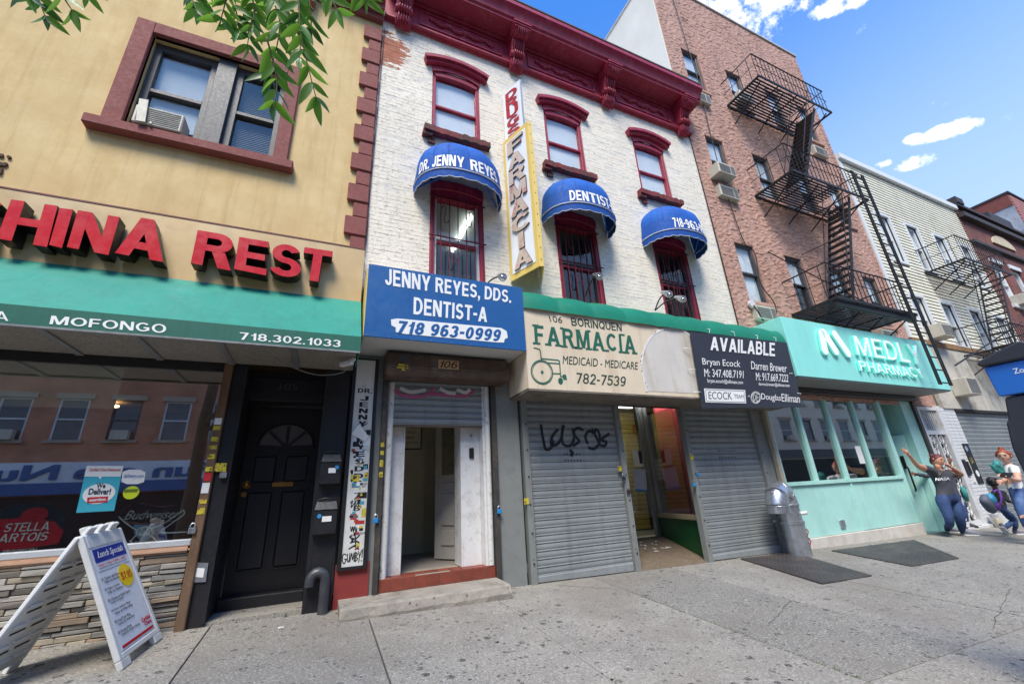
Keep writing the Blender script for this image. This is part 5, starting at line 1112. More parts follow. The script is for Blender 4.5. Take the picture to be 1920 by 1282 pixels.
for (px, py, dx, dz) in ((1330, 624, .02, .09), (1378, 630, -.03, .1), (1420, 636, .02, .1), (1455, 640, 0, .1), (1296, 655, -.14, .02), (1304, 692, -.14, -.01), (1313, 735, -.12, .0), (1480, 700, .12, .0), (1495, 737, .13, -.01)):
    p = at(px, py, YB-.006); MB().tube([p, p+V((dx*.6, -.015, dz*.7)), p+V((dx, .03, dz))], .006, 5).build('zip_tie', WHITE, bn)
# ================================================================== the two shutters and the shop between them
HASP = mat('dark_hasp', s(60, 58, 56), .5, metal=.4, var=.3)
def gate(x0, x1, z0a, z0b, z1, label, nslat):
    t = thing('shop_shutter', label, 'shutter', ((x0+x1)/2, 0, (z0a+z0b)/2), 'grey shutters of the empty shop')
    w = x1-x0-.19; h = (z1-max(z0a, z0b)-.1)/nslat
    me = slat_shape(-w/2, w/2, 0, h, 0, SHUT, t).mesh('slat', SHUT, smooth=True)
    for k in range(nslat): piece('slat', me, t, ((x0+x1)/2, .02, max(z0a, z0b)+.09+k*h))
    b = MB(); b.hexa([V(p) for p in ((x0+.1, -.015, z0a+.015), (x1-.1, -.015, z0b+.015), (x1-.1, .04, z0b+.015), (x0+.1, .04, z0a+.015), (x0+.1, -.015, max(z0a, z0b)+.09), (x1-.1, -.015, max(z0a, z0b)+.09), (x1-.1, .04, max(z0a, z0b)+.09), (x0+.1, .04, max(z0a, z0b)+.09))]); b.build('bottom_bar', SHUT, t, bevel=.008)
    for xa, zb_ in ((x0, z0a), (x1-.09, z0b)):
        b = MB(); b.box(xa, xa+.09, -.05, .06, zb_-.01, z1); b.box(xa+.028, xa+.062, -.056, -.05, zb_+.3, z1-.1); g_ = b.build('guide_post', GREYP, t, bevel=.006)
        b = MB(); [b.disc((xa+.045, -.056, zb_+.25+.36*k), .012, (0, -1, 0), .008, 8) for k in range(6)]; b.build('bolt', HASP, g_)
    return t
g1 = gate(2.6, 4.36, .012, -.02, 2.5, 'left grey roll down shutter with black graffiti scrawl', 25)
g2 = gate(5.7, 7.56, -.045, -.08, 2.49, 'right grey roll down shutter beside the galvanised vent pipe', 25)
for t, pts in ((g1, ((1058, 851), (1088, 863))), (g2, ((1348, 845), (1372, 857)))):
    b = MB()
    for r_ in (0, 1):
        for k in range(6): q = at(pts[0][0]+k*5.8+(r_*1.5), pts[0][1]+r_*12, .003); b.disc((q.x, .003, q.z), .012, (0, -1, 0), .004, 8)
    b.build('vent_hole', BLK_PR, t)
Z5 = lambda pts, y=-.001: smooth_line([at(960+a/3.052, 700+c/3.052, y) for a, c in pts], 4)
strokes('graffiti', BLK_PR, g1, [Z5([(166, 295), (172, 340), (184, 400), (192, 432), (216, 430), (236, 405), (226, 370)]), Z5([(262, 322), (240, 345), (224, 380), (228, 410), (258, 404), (282, 370), (290, 320), (292, 300)]), Z5([(296, 300), (286, 350), (292, 400), (320, 415), (345, 400), (358, 350), (346, 320)]), Z5([(405, 322), (375, 312), (350, 335), (368, 365), (385, 388), (352, 412)]), Z5([(432, 400), (420, 360), (440, 330), (470, 340), (482, 320), (500, 345), (498, 400), (470, 430), (440, 425)]), Z5([(460, 318), (480, 360), (500, 400)]), Z5([(556, 345), (512, 378), (540, 392), (528, 415), (505, 408)]), Z5([(334, 440), (346, 452), (340, 470)])], .04, th=.002)
def hang(x, z, lab, blue=False): return padlock(x, -.066, z, lab, BLK_ if blue else HASP, 1.0)
p = at(1168, 895, -.06); hang(p.x, p.z-.04, 'dark padlock on the post at the right edge of the left shutter'); p = at(1176, 918, -.06); hang(p.x+.01, p.z-.05, 'lower round padlock hanging on the post of the left shutter')
p = at(1308, 890, -.06); hang(p.x, p.z-.03, 'upper blue padlock on the left post of the right shutter', True); p = at(1304, 903, -.06); hang(p.x-.05, p.z-.07, 'lower blue padlock on the left post of the right shutter', True)
for g_, px, py in ((g1, 1162, 877), (g1, 987, 938), (g2, 1297, 856)):
    q = at(px, py, -.057); boxp('sticker', YEL, g_, q.x-.035, q.x+.035, -.0595, -.057, q.z-.045, q.z+.03)
part('frame', HASP, wb, lambda b: (b.box(2.56, 7.82, .0, .08, 2.5, 2.56), b.box(4.36, 5.7, .07, .14, 2.42, 2.5)))
b = MB(); b.box(7.56, 7.82, .0, .45, -.12, 2.5); b.build('pier', GREYP, wb)
# recess floor and splayed bulkhead
b = MB(); b.add([V((4.33, -.06, gz(4.33, 0)-.01)), V((5.75, -.06, gz(5.75, 0)-.01)), V((6.06, 1.36, .24)), V((4.3, 1.36, .24)), V((4.33, -.06, -.3)), V((5.75, -.06, -.3)), V((6.06, 1.36, -.3)), V((4.3, 1.36, -.3))], [(0, 1, 2, 3), (4, 7, 6, 5), (0, 4, 5, 1), (1, 5, 6, 2), (2, 6, 7, 3), (3, 7, 4, 0)])
b.build('entrance_ramp', mat('worn_terrazzo', s(106, 92, 76), .8, var=.18, scale=5, bump=.3, bscale=60, spots=[(s(170, 150, 124), 60, .5, .4), (s(80, 68, 56), 50, .5, .4)]), wb)
GRN = mat('green_bulkhead_paint', s(26, 84, 46), .4, var=.1, scale=4, spots=[(s(200, 204, 198), 9, .22, .12)], dirt=(s(18, 62, 36), .5, 4, .5, .7))
def splay(u, z, o=0.): # line from the right shutter back to the shop door
    a, c = V((5.80, .08, 0)), V((6.06, 1.36, 0)); d = (c-a).normalized(); n = V((d.y, -d.x, 0)); p = a.lerp(c, u)+n*o; return V((p.x, p.y, z))
def sp_box(nm, m_, u0, u1, z0, z1, o0, o1, par=wb, z0b=None):
    z0b = z0 if z0b is None else z0b
    return MB().hexa([splay(u0, z0, o0), splay(u1, z0b, o0), splay(u1, z0b, o1), splay(u0, z0, o1), splay(u0, z1, o0), splay(u1, z1, o0), splay(u1, z1, o1), splay(u0, z1, o1)]).build(nm, m_, par)
sp_box('bulkhead', GRN, 0, 1, -.1, .56, 0, .12); sp_box('bulkhead_sill', mat('beige_sill', s(170, 154, 124), .6), 0, 1, .562, .63, -.04, .14)
sp_box('pane', GLASS2, 0, 1, .63, 2.5, .05, .056)
for u0, u1 in ((0, .03), (.97, 1.03)): sp_box('window_post', ALU, u0, u1, .63, 2.72, .0, .09)
part('door_frame', ALU, wb, lambda b: (b.box(5.40, 5.46, 1.34, 1.42, .22, 2.75), b.box(5.97, 6.04, 1.34, 1.42, .22, 2.75), b.box(4.3, 4.4, 1.34, 1.42, .22, 2.75)))
boxp('shop_door', GLASS2, wb, 5.46, 5.97, 1.38, 1.386, .26, 2.74)
boxp('shop_wall_panel', DARK, wb, 4.3, 5.40, 1.40, 1.44, .22, 2.75)
part('recess_side', GREYP, wb, lambda b: b.box(4.26, 4.3, .06, 1.4, -.1, 2.8))
YSL = mat('yellow_slatwall', s(232, 200, 104), .5, var=.05, scale=3); RDW = mat('red_wall_panel', s(168, 20, 30), .35, var=.06); SHOPW = mat('shop_paint', s(190, 186, 172), .7, var=.05)
for k in range(26): boxp('slat_board', YSL, wb, 5.0, 6.9, 2.6, 2.63, .25+k*.1, .25+k*.1+.088)
boxp('slat_backing', DARK, wb, 4.3, 9, 2.64, 2.66, .2, 2.9)
boxp('red_panel', RDW, wb, 6.62, 7.75, 1.55, 1.6, .25, 2.85)
WSL = mat('white_slatwall', s(176, 176, 170), .5, var=.05); DSL = mat('dark_slatwall', s(70, 64, 58), .6, var=.1)
for k in range(26): boxp('slat_board', WSL if 9 < k < 15 else DSL, wb, 6.92, 7.7, 2.55, 2.58, .25+k*.1, .25+k*.1+.085)
part('shop_shell', SHOPW, wb, lambda b: (b.box(4.3, 7.8, .14, 2.7, 2.86, 2.9), b.box(4.3, 7.8, 1.44, 2.7, .18, .22), b.box(7.72, 7.78, .45, 2.7, .2, 2.9)))
for k, (x0, x1, y) in enumerate(((5.0, 6.3, 1.9), (5.4, 7.6, 1.45), (6.1, 7.6, .95))):
    b = MB(); b.box(x0, x1, y, y+.05, 2.8, 2.84); tag(b.build('fluorescent_lamp', TUBE), ('fluorescent tube near the back of the shop ceiling', 'long fluorescent tube in the middle of the shop ceiling', 'fluorescent tube behind the splayed shop window')[k], 'lamp', 'fluorescent tubes in the empty shop')
qp2 = lambda nm, m_, par, pts, y: MB().slab([at(*p, y) for p in pts], (0, -.003, 0)).build(nm, m_, par)
LBL = mat('pale_blue_paper', s(190, 198, 222), .6)
pt_ = qp2('poster', LBL, None, ((1187, 878), (1210, 880), (1213, 919), (1191, 917)), 1.37); tag(pt_, 'pale blue timetable taped to the glass shop door', 'poster')
qp2('blue_foot', BLUE_ST, pt_, ((1191, 916), (1213, 918), (1213, 922), (1191, 921)), 1.366)
pt_ = qp2('poster', PAPER, None, ((1185, 843), (1202, 845), (1205, 874), (1190, 873)), 1.37); tag(pt_, 'white flyer with a dark strip taped above the timetable on the shop door', 'poster')
qp2('dark_strip', NAVY, pt_, ((1196, 845), (1202, 845), (1206, 869), (1200, 869)), 1.366)
fr_ = thing('picture_frame', 'small orange framed notice on the yellow slat wall in the shop', 'picture frame', at(1193, 805, 2.5)); strokes('frame', mat('orange_frame', s(180, 90, 40), .5), fr_, [[at(*p, 2.58) for p in ((1187, 799), (1199, 800), (1199, 812), (1188, 811), (1187, 799))]], .03, th=.02)
b = MB()
for k in range(14):
    p = at(R.uniform(1202, 1222), R.uniform(1008, 1028), .9); x, y = R.uniform(5.15, 5.7), R.uniform(.55, 1.1); z = .24-(1.36-y)*.19+.012; a = R.uniform(0, 3); d = V((math.cos(a), math.sin(a), .0))*R.uniform(.03, .1); e = V((-math.sin(a), math.cos(a), 0))*.012
    q = V((x, y, z)); b.hexa([q-e, q+d-e, q+d+e, q+e, q-e+V((0, 0, .006)), q+d-e+V((0, 0, .01)), q+d+e+V((0, 0, .006)), q+e+V((0, 0, .008))])
tag(b.build('paper_scraps', PAPER), 'scattered white paper scraps on the shop entrance ramp', 'litter', None, 'stuff')
# galvanised vent pipe
vp = thing('vent_pipe', 'fat galvanised goose neck vent pipe between the right shutter and the mint shopfront', 'pipe', (7.44, -.32, gz(7.4, -.3)))
vx, vy = 7.46, -.32; g0 = gz(vx, vy)-.03
rr = .17
part('lower_pipe', STEEL, vp, lambda b: b.tube([V((vx, vy, g0)), V((vx, vy, .42))], rr+.012, 24), smooth=True)
part('upper_pipe', STEEL, vp, lambda b: b.tube([V((vx, vy, .42)), V((vx, vy, .70))], rr, 24), smooth=True)
part('collar', STEEL, vp, lambda b: b.tube([V((vx, vy, .40)), V((vx, vy, .45))], rr+.02, 24), smooth=True); part('collar', STEEL, vp, lambda b: b.tube([V((vx, vy, .68)), V((vx, vy, .71))], rr+.008, 24), smooth=True)
for k in range(4):
    a0, a1 = rad(45*k), rad(45*(k+1)); R_ = .21
    pts = [V((vx-R_+R_*math.cos(a), vy-.12*(1-math.cos(a))*.5, .71+R_*1.0*math.sin(a))) for a in (a0, (a0+a1)/2, a1)]
    part('elbow_segment', STEEL, vp, lambda b: b.tube(pts, rr+.004*(k % 2), 24), smooth=True)
for k in range(5):
    a = rad(45*k); c = V((vx-R_+R_*math.cos(a), vy-.06*(1-math.cos(a)), .71+R_*math.sin(a))); d_ = V((-math.sin(a), 0, math.cos(a))); e1_, e2_ = V((0, 1, 0)), d_.cross(V((0, 1, 0)))
    part('elbow_seam', STEEL, vp, lambda b: b.tube([c+(e1_*math.cos(2*math.pi*q/24)+e2_*math.sin(2*math.pi*q/24))*(rr+.006) for q in range(25)], .008, 6, cap=False), smooth='all')
part('outlet', STEEL, vp, lambda b: b.tube([V((vx-2*R_, vy-.12, .71)), V((vx-2*R_, vy-.12, .6))], rr+.006, 24, cap=False), smooth=True, fix=False)
boxp('strap', STEEL, vp, vx-.26, vx-.1, vy+.12, vy+.15, .44, .47); part('valve', WHITE_PT, vp, lambda b: b.tube([V((vx+.1, vy-.13, .56)), V((vx+.16, vy-.2, .57))], .03, 10), smooth=True)
strokes('red_scrawl', mat('red_spray', s(150, 60, 66), .6), vp, [[V((vx+.07+.03*math.sin(k*1.3), vy-rr*.93-.015, .32-.03*k)) for k in range(9)]], .02, th=.004)
# cellar doors in the sidewalk
CEL = mat('diamond_plate', s(78, 74, 72), .55, metal=.35, var=.2, scale=3, dirt=(s(108, 96, 84), .5, 3, .5, .72), bump=.6, bscale=120)
def plate(pts, label, dz=.02):
    t = thing('cellar_door', label, 'cellar door', V(pts[0]).to_3d()+V((0, 0, gz(*pts[0]))), 'cellar doors in the sidewalk')
    P4 = [V((x, y, gz(x, y)-.03)) for x, y in pts]
    MB().slab(P4, (0, 0, .03+dz)).build('leaf', CEL, t, bevel=.004)
    b = MB(); f = quad_fn(P4[3], P4[2], P4[0], P4[1])
    for i in range(26):
        for j in range(34):
            u, v = (i+.5)/26, (j+.5)/34; p, n = f(u, v); p = V((p.x, p.y, gz(p.x, p.y)+dz)); a = rad(45 if (i+j) % 2 else -45); d = V((math.cos(a), math.sin(a), 0))*.011; e = V((-d.y, d.x, 0))*.28
            b.add([p-d, p-e, p+d, p+e, p+V((0, 0, .003))], [(0, 1, 4), (1, 2, 4), (2, 3, 4), (3, 0, 4)])
    o = b.build('tread', CEL, t, fix=False); o['kind'] = 'stuff'
    return t
plate(((5.85, -1.62), (6.85, -1.66), (7.55, -.12), (6.32, -.1)), 'dark diamond plate cellar door before the right shutter', .018)
plate(((8.0, -1.58), (9.33, -1.6), (10.9, -.35), (8.3, -.32)), 'dark cellar door plate before the mint shopfront', .016)
# ================================================================== the pink stucco tenement
PSTUC = mat('pink_rough_stucco', s(188, 148, 131), .9, var=.14, scale=1.1, bump=.9, bscale=22, dirt=(s(176, 128, 106), .6, .9, .48, .7), streak=(s(120, 92, 80), .5, (2.2, 2.2, .28)), spots=[(s(150, 106, 90), 16, .5, .4)],
            extra=lambda N, L, P, nz, ramp, mix, c: mix(ramp(nz(1., 6, .72, sxyz=(9, 9, 20)), .56, .68, 0, .7), mix(ramp(nz(1., 5, .6, sxyz=(1.1, 1, .3)), .56, .74, 0, .8), c, s(166, 104, 70)), s(104, 74, 62)))  # rust streaks, plus crevice shade painted into the colour as dark brown flecks
CREAMW = mat('cream_side_wall', s(226, 220, 206), .8, var=.05, scale=.8, dirt=(s(206, 198, 180), .5, 1, .45, .7), bump=.1, bscale=20)
pb = thing('tenement_building', 'pink rough stucco tenement carrying the black fire escape', 'building', (11.35, 0, -.1))
PC = ((8.45, 9.11), (10.25, 10.92), (12.05, 12.72), (13.62, 14.3)); PR_ = ((11.5, 13.07), (8.2, 9.76), (4.9, 6.46))
PH = [(a, c, z0, z1) for (z0, z1) in PR_ for (a, c) in PC]
def lumps(x, z):
    v = V((x*8+.8*noise.noise(V((x*3, z*3, 7))), 0, z*15))
    return .024*max(0, noise.noise(v)+.05)**.7+.012*abs(noise.noise(V((x*23, 3, z*38))))
b = MB(); wall(b, 7.823, 14.88, 2.7, 15.95, 0, PH, .22, .04, lumps); b.build('wall', PSTUC, pb, fix=False)
b = MB(); shell(b, 7.823, 14.88, -.2, 15.95, .0, 13); b.build('body', CREAMW, pb, fix=False)
boxp('side_wall', CREAMW, pb, 7.79, 7.821, .012, 13, 9.8, 15.95)
boxp('coping', mat('roof_flashing', s(190, 186, 180), .6, var=.15), pb, 7.76, 14.9, -.05, .3, 15.955, 16.02)
boxp('coping', MATS['roof_flashing'], pb, 7.76, 8.0, .302, 13, 15.955, 16.02)
CURT = mat('white_curtain', s(234, 238, 244), .8, var=.05, streak=(s(170, 176, 188), .5, (18, 18, .2)))
def window(par, a0, a1, c0, c1, fr, shade, y=.1, trim=None, dz=.5):
    m_ = c0+(c1-c0)*dz; b = MB()
    for q in ((a0, a0+.06, c0, c1), (a1-.06, a1, c0, c1), (a0+.06, a1-.06, c1-.07, c1), (a0+.06, a1-.06, c0, c0+.06), (a0+.06, a1-.06, m_-.025, m_+.025)): b.box(q[0], q[1], y, y+.1, q[2], q[3])
    w = b.build('window', fr, par, bevel=.005)
    boxp('pane', GLASS, w, a0+.06, a1-.06, y+.03, y+.036, m_+.025, c1-.07); boxp('pane', GLASS, w, a0+.06, a1-.06, y+.06, y+.066, c0+.06, m_-.025)
    boxp('curtain', shade, w, a0+.03, a1-.03, y+.085, y+.09, m_-.02 if R.random() < .45 else c0+.06, c1-.07)
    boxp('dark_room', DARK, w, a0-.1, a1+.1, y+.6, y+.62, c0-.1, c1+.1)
    return w
for (a, c, z0, z1) in PH:
    w = window(pb, a, c, z0, z1, GREY_FR, CURT if R.random() < .6 else BLIND, .05)
    boxp('sill', PSTUC, w, a-.06, c+.06, -.06, .12, z0-.09, z0-.002, bevel=.01)
def aircon(x, z, label, w=.66, h=.34, proj=.13, grille='louvre'):
    t = thing('air_conditioner', label, 'air conditioner', (x, 0, z), 'air conditioners on the upper facades')
    boxp('case', ACM, t, x-w/2, x+w/2, -proj, .05, z, z+h, bevel=.012)
    b = MB()
    for k in range(6): b.box(x-w/2+.04, x+w/2-.2, -proj-.006, -proj-.001, z+.04+k*(h-.08)/6, z+.04+(k+.6)*(h-.08)/6)
    b.build('louvre', ACD, t); boxp('coil', ACD, t, x+w/2-.17, x+w/2-.03, -proj-.004, -proj-.001, z+.04, z+h-.04); return t
aircon(8.6, 10.88, 'air conditioner under the top left window of the pink tenement'); aircon(8.62, 7.68, 'beige air conditioner in the wall below the middle left window of the pink tenement')
aircon(8.5, 8.22, 'white window air conditioner in the middle left window of the pink tenement', .6, .32, .3); aircon(8.72, 4.42, 'air conditioner below the lowest left window of the pink tenement, above the green canvas')
aircon(10.45, 11.58, 'white air conditioner in the window behind the top fire escape landing', .55, .32, .25); aircon(13.8, 10.78, 'air conditioner below the top right window of the pink tenement'); aircon(13.6, 4.4, 'air conditioner below the lowest right window, above the mint sign')
tag(MB().tube(smooth_line([V((8.65, -.05, 15.8)), V((8.7, -.06, 13)), V((8.72, -.06, 11.6)), V((8.6, -.05, 8.9)), V((8.7, -.06, 6.6)), V((9.0, -.07, 6.2)), V((8.9, -.06, 5.4)), V((9.2, -.06, 4.9)), V((9.05, -.06, 4.4))]), .012, 6).build('cable', CABLE), 'black cable wandering down the left side of the pink tenement', 'cable')
t = thing('satellite_bracket', 'white round junction with a curled cable low on the pink wall', 'junction box', (8.4, -.05, 4.7)); MB().disc((8.38, -.03, 4.78), .09, (0, -1, 0), .06).build('disc', WHITE_PT, t); MB().tube(smooth_line([V((8.38, -.1, 4.74)), V((8.42, -.14, 4.55)), V((8.55, -.1, 4.4)), V((8.7, -.08, 4.5))]), .014, 6).build('cable', CABLE, t)
# ---- fire escapes
def fire_escape(label, levels, x0, x1, ye, stairs, nslat, loc, baly=.17, rail_h=.86, m_=IRON):
    t = thing('fire_escape', label, 'fire escape', loc, 'black fire escapes')
    sl = MB().box(0, x1-x0, -.018, .018, -.012, .012).mesh('slat', m_); rc = MB().box(-.016, .016, ye, -.03, -.03, -.012).mesh('bearer', m_)
    bal = MB().box(-.0065, .0065, -.0065, .0065, 0, rail_h).mesh('baluster', m_)
    for z in levels:
        pf = MB(); pf.box(x0-.02, x1+.02, ye-.03, ye, -.035+z, .03+z); pf.box(x0-.02, x1+.02, -.04, -.01, z-.035, z+.03); pf.box(x0-.025, x0+.01, ye, -.04, z-.03, z+.02); pf.box(x1-.01, x1+.025, ye, -.04, z-.03, z+.02)
        p = pf.build('platform', m_, t)
        hole = next((h for h in stairs if abs(h[1]-z) < .1), None)
        for k in range(nslat):
            y = -.08+(ye+.12)*(k+.5)/nslat
            if hole and hole[2]-.04 < y < hole[3]+.04:
                me = MB().box(0, hole[4]-x0, -.018, .018, -.012, .012).mesh('slat', m_) ; piece('slat', me, p, (x0, y, z))
            else: piece('slat', sl, p, (x0, y, z))
        n = 5
        for k in range(n): piece('bearer', rc, p, (x0+(x1-x0)*k/(n-1), 0, z))
        for k in range(4):
            xb = x0+.15+(x1-x0-.3)*k/3; MB().tube([V((xb, ye+.05, z-.03)), V((xb-.02, -.01, z-.62))], .017, 6).build('brace', m_, t)
        rl = MB()
        for hh in (rail_h, rail_h*.52):
            rl.tube([V((x0, 0, z+hh)), V((x0, ye, z+hh)), V((x1, ye, z+hh)), V((x1, 0, z+hh))], .018 if hh == rail_h else .009, 6)
        r_ = rl.build('railing', m_, t)
        x = x0
        while x < x1+.01: piece('baluster', bal, r_, (x, ye, z)); x += baly
        for xx in (x0, x1):
            y = ye+baly
            while y < -.08: piece('baluster', bal, r_, (xx, y, z)); y += baly*1.6
    for (xt, zt_, ya, yb_, _, xb, zb_) in stairs:
        st_ = MB()
        for y in (ya, yb_): st_.hexa([V((xt-.045, y-.01, zt_)), V((xt+.045, y-.01, zt_)), V((xt+.045, y+.01, zt_)), V((xt-.045, y+.01, zt_)), V((xb-.045, y-.01, zb_)), V((xb+.045, y-.01, zb_)), V((xb+.045, y+.01, zb_)), V((xb-.045, y+.01, zb_))])
        S = st_.build('stair', m_, t)
        n = int((zt_-zb_)/.21); tr = MB().box(-.07, .07, ya+.012, yb_-.012, -.012, .012)
        if ya > yb_: tr = MB().box(-.07, .07, yb_+.012, ya-.012, -.012, .012)
        tm = tr.mesh('tread', m_)
        for k in range(1, n): f = k/n; piece('tread', tm, S, (xt+(xb-xt)*f, 0, zt_+(zb_-zt_)*f))
        for y in (ya, yb_):
            MB().tube([V((xt+.05, y, zt_+.8)), V((xb+.25, y, zb_+.8)), V((xb+.1, y, zb_+.05))], .013, 6).build('handrail', m_, S)
    return t
fe = fire_escape('black iron fire escape with three landings on the pink tenement', (11.33, 8.14, 4.72), 9.8, 12.98, -1.0,
                 [(12.35, 11.33, -.9, -.4, 11.9, 10.5, 8.16), (12.3, 8.14, -.9, -.4, 11.8, 10.6, 4.74)], 12, (11.4, 0, 4.7))
b = MB(); [b.box(x, x+.035, -1.09, -1.06, 2.93, 8.95) for x in (12.5, 12.58, 12.98, 13.06)]
ld = b.build('drop_ladder', IRON, fe); rg = MB().box(12.61, 12.98, -.012, .012, -.012, .012).mesh('rung', IRON)
for k in range(20): piece('rung', rg, ld, (0, -1.075, 2.98+.305*k))
for pts_ in (((9.6, -.02, 6.4), (11.2, -.95, 4.75)), ((11.0, -.02, 6.6), (11.7, -.9, 6.9)), ((12.9, -.4, 11.36), (12.6, -.4, 12.6), (12.0, -.05, 13.0))): MB().tube([V(q) for q in pts_], .013, 6).build('tie_rod', IRON, fe)
boxp('beam', IRON, fe, 9.8, 13.0, -.98, -.9, 4.55, 4.68)
# ================================================================== the mint pharmacy front
MINT = mat('mint_paint', s(172, 220, 210), .45, var=.05, scale=2, dirt=(s(142, 190, 180), .55, 2.6, .5, .72), streak=(s(150, 196, 186), .4, (7, 7, .8))); MINTS = mat('mint_sign_panel', s(146, 228, 216), .38, var=.05, scale=1, streak=(s(112, 208, 194), .4, (5, 3, .6)))
MWALL = mat('white_base_stone', s(202, 196, 186), .8, var=.1, scale=4, bump=.3, dirt=(s(160, 150, 132), .6, 3, .48, .7))
ms = thing('pharmacy_sign', 'mint box sign with raised white MEDLY PHARMACY letters', 'sign', (11.1, -.7, 2.95))
YM = -.7; MX0, MZ0, MZ1 = 8.18, 2.96, 4.2
b = MB(); b.slab([V((MX0, YM, MZ0)), V((14.12, YM, MZ0)), V((13.78, YM, MZ1)), V((MX0, YM, MZ1))], (0, .7, 0)); b.build('box', MINTS, ms, bevel=.008)
SOFG = mat('grey_soffit_panel', s(128, 128, 128), .6, var=.08, scale=2)
for k in range(5): boxp('soffit_panel', SOFG, ms, MX0+.03+1.17*k, MX0+1.185+1.17*k, YM+.02, -.02, MZ0-.025, MZ0-.002)
MLET = mat('white_lit_letter', s(236, 246, 246), .4, emit=((.9, 1, 1), .12)); MSIDE = mat('teal_letter_side', s(96, 222, 208), .4, emit=((.3, 1, .92), .22))
def capsule(px0, py0, px1, py1, w):
    a, c = at(px0, py0, YM-.06), at(px1, py1, YM-.06); d = (c-a).normalized(); n = V((d.z, 0, -d.x)); pts = []
    for k in range(9): an = math.pi*k/8; pts.append(c+(n*math.cos(an)+d*math.sin(an))*w/2)
    for k in range(9): an = math.pi+math.pi*k/8; pts.append(a+(n*math.cos(an)+d*math.sin(an))*w/2)
    return pts
b = MB()
for q in ((1541, 625, 1547, 656), (1546, 624, 1567, 657), (1566, 627, 1590, 661)):
    pts = capsule(*q, .2); b.cm = 0; b.slab(pts, (0, .035, 0)); nf = len(pts)
    for i in range(len(b.mi)-nf, len(b.mi)): b.mi[i] = 1
b.build('logo', [MLET, MSIDE], ms)
def mt_(sx, tl, tr, bl, br, bold):
    tl, tr, bl, br = [at(*p, YM-.06)+V((0, .04, 0)) for p in (tl, tr, bl, br)]; n = len(sx); wd = {'M': 1.2, 'I': .5, 'L': .85, 'E': .9, 'Y': 1.0, 'A': 1.08, 'H': 1.05, 'D': 1.0, 'R': 1, 'P': .95, 'C': 1}
    tot = sum(wd[c] for c in sx); u = 0; f = quad_fn(tl, tr, bl, br)
    for c in sx:
        u1 = (u+wd[c]*.84)/tot; u0 = u/tot
        text_q(c, 'letter', [MLET, MSIDE], ms, f(u0, 1)[0], f(u1, 1)[0], f(u0, 0)[0], f(u1, 0)[0], ext=.04, bold=bold); u += wd[c]
mt_('MEDLY', (1600, 629), (1722, 648), (1608, 664), (1735, 684), .02); mt_('PHARMACY', (1609, 676), (1727, 691), (1615, 694), (1738, 709), .02)
mf = thing('pharmacy_shopfront', 'mint shopfront with tall windows below the mint pharmacy sign', 'shopfront', (10.6, 0, -.15))
MXS = (8.0, 8.98, 10.0, 11.0, 12.0)
part('base', MWALL, mf, lambda b: (b.box(7.85, 10.02, -.04, .2, -.3, .08), b.box(10.03, 12.14, -.04, .2, -.3, .075)), bevel=.008)
for x0, x1 in ((7.9, 10.0), (10.06, 12.0)): boxp('kick_panel', MINT, mf, x0, x1, .0, .1, .085, .985, bevel=.004)
part('rail', MINT, mf, lambda b: (b.box(10.0, 10.06, -.02, .1, .085, .985), b.box(12.0, 12.13, -.03, .14, .08, 2.76), b.box(7.85, 12.0, -.04, .12, .99, 1.06), b.box(7.85, 13.1, .0, .1, 2.72, 2.8)), bevel=.004)
for x in MXS[:4]: boxp('mullion', MINT, mf, x-.045, x+.045, -.025, .1, 1.06, 2.72, bevel=.004)
for p, q in zip(MXS[:-1], MXS[1:]): boxp('pane', GLASS2, mf, p+.045, q-.045, .03, .038, 1.06, 2.72)
boxp('shutter_box', mat('dark_shutter_box', s(74, 68, 64), .5, metal=.3, var=.2, scale=6), mf, 7.9, 13.7, -.12, .12, 2.8, 2.93, bevel=.015)
part('side_rail', mat('beige_rail', s(170, 160, 142), .5, var=.15, scale=6), mf, lambda b: (b.box(7.84, 7.92, -.09, .0, -.1, 2.8)), bevel=.005); part('side_rail', MATS['dark_shutter_box'], mf, lambda b: b.box(13.52, 13.64, -.08, .1, -.25, 2.8), bevel=.005)
part('entrance_wall', MINT, mf, lambda b: (b.box(13.06, 13.52, -.02, .1, -.22, 2.8), b.box(13.06, 13.12, .1, .9, -.22, 2.8), b.box(12.06, 12.13, .14, .9, -.22, 2.8), b.box(12.13, 13.06, .84, .9, 2.02, 2.8)))
dl_ = part('glass_door', MINT, mf, lambda b: b.hexa([V(p) for p in ((12.98, .1, -.18), (13.04, .12, -.18), (12.6, .86, -.18), (12.54, .84, -.18), (12.98, .1, 1.98), (13.04, .12, 1.98), (12.6, .86, 1.98), (12.54, .84, 1.98))]))
part('pull_handle', BLK_PR, dl_, lambda b: (b.tube([V((12.84, .2, .7)), V((12.78, .16, .74)), V((12.78, .16, 1.2)), V((12.84, .2, 1.24))], .02, 6), b.box(12.82, 12.86, .2, .26, 1.2, 1.5)))
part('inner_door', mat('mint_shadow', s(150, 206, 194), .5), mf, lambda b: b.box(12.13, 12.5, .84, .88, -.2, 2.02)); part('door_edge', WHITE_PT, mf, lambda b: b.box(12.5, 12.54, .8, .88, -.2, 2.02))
SHOPI = mat('pharmacy_interior', s(210, 214, 208), .7, var=.1)
part('interior', SHOPI, mf, lambda b: (b.box(7.9, 12.06, 4.0, 4.05, -.2, 2.9), b.box(7.9, 12.06, .2, 4.0, -.16, -.12), b.box(7.9, 12.06, .2, 4.0, 2.82, 2.86), b.box(7.86, 7.9, .1, 4, -.2, 2.9)))
part('counter', DARK, mf, lambda b: (b.box(8.6, 11.4, 2.6, 3.1, -.12, .95), b.box(11.2, 11.9, .6, .75, -.1, 1.35)))
pn_ = boxp('notice', PAPER, None, 10.66, 10.86, .024, .027, 1.35, 1.72); tag(pn_, 'white paper notice taped inside the mint shop window', 'notice')
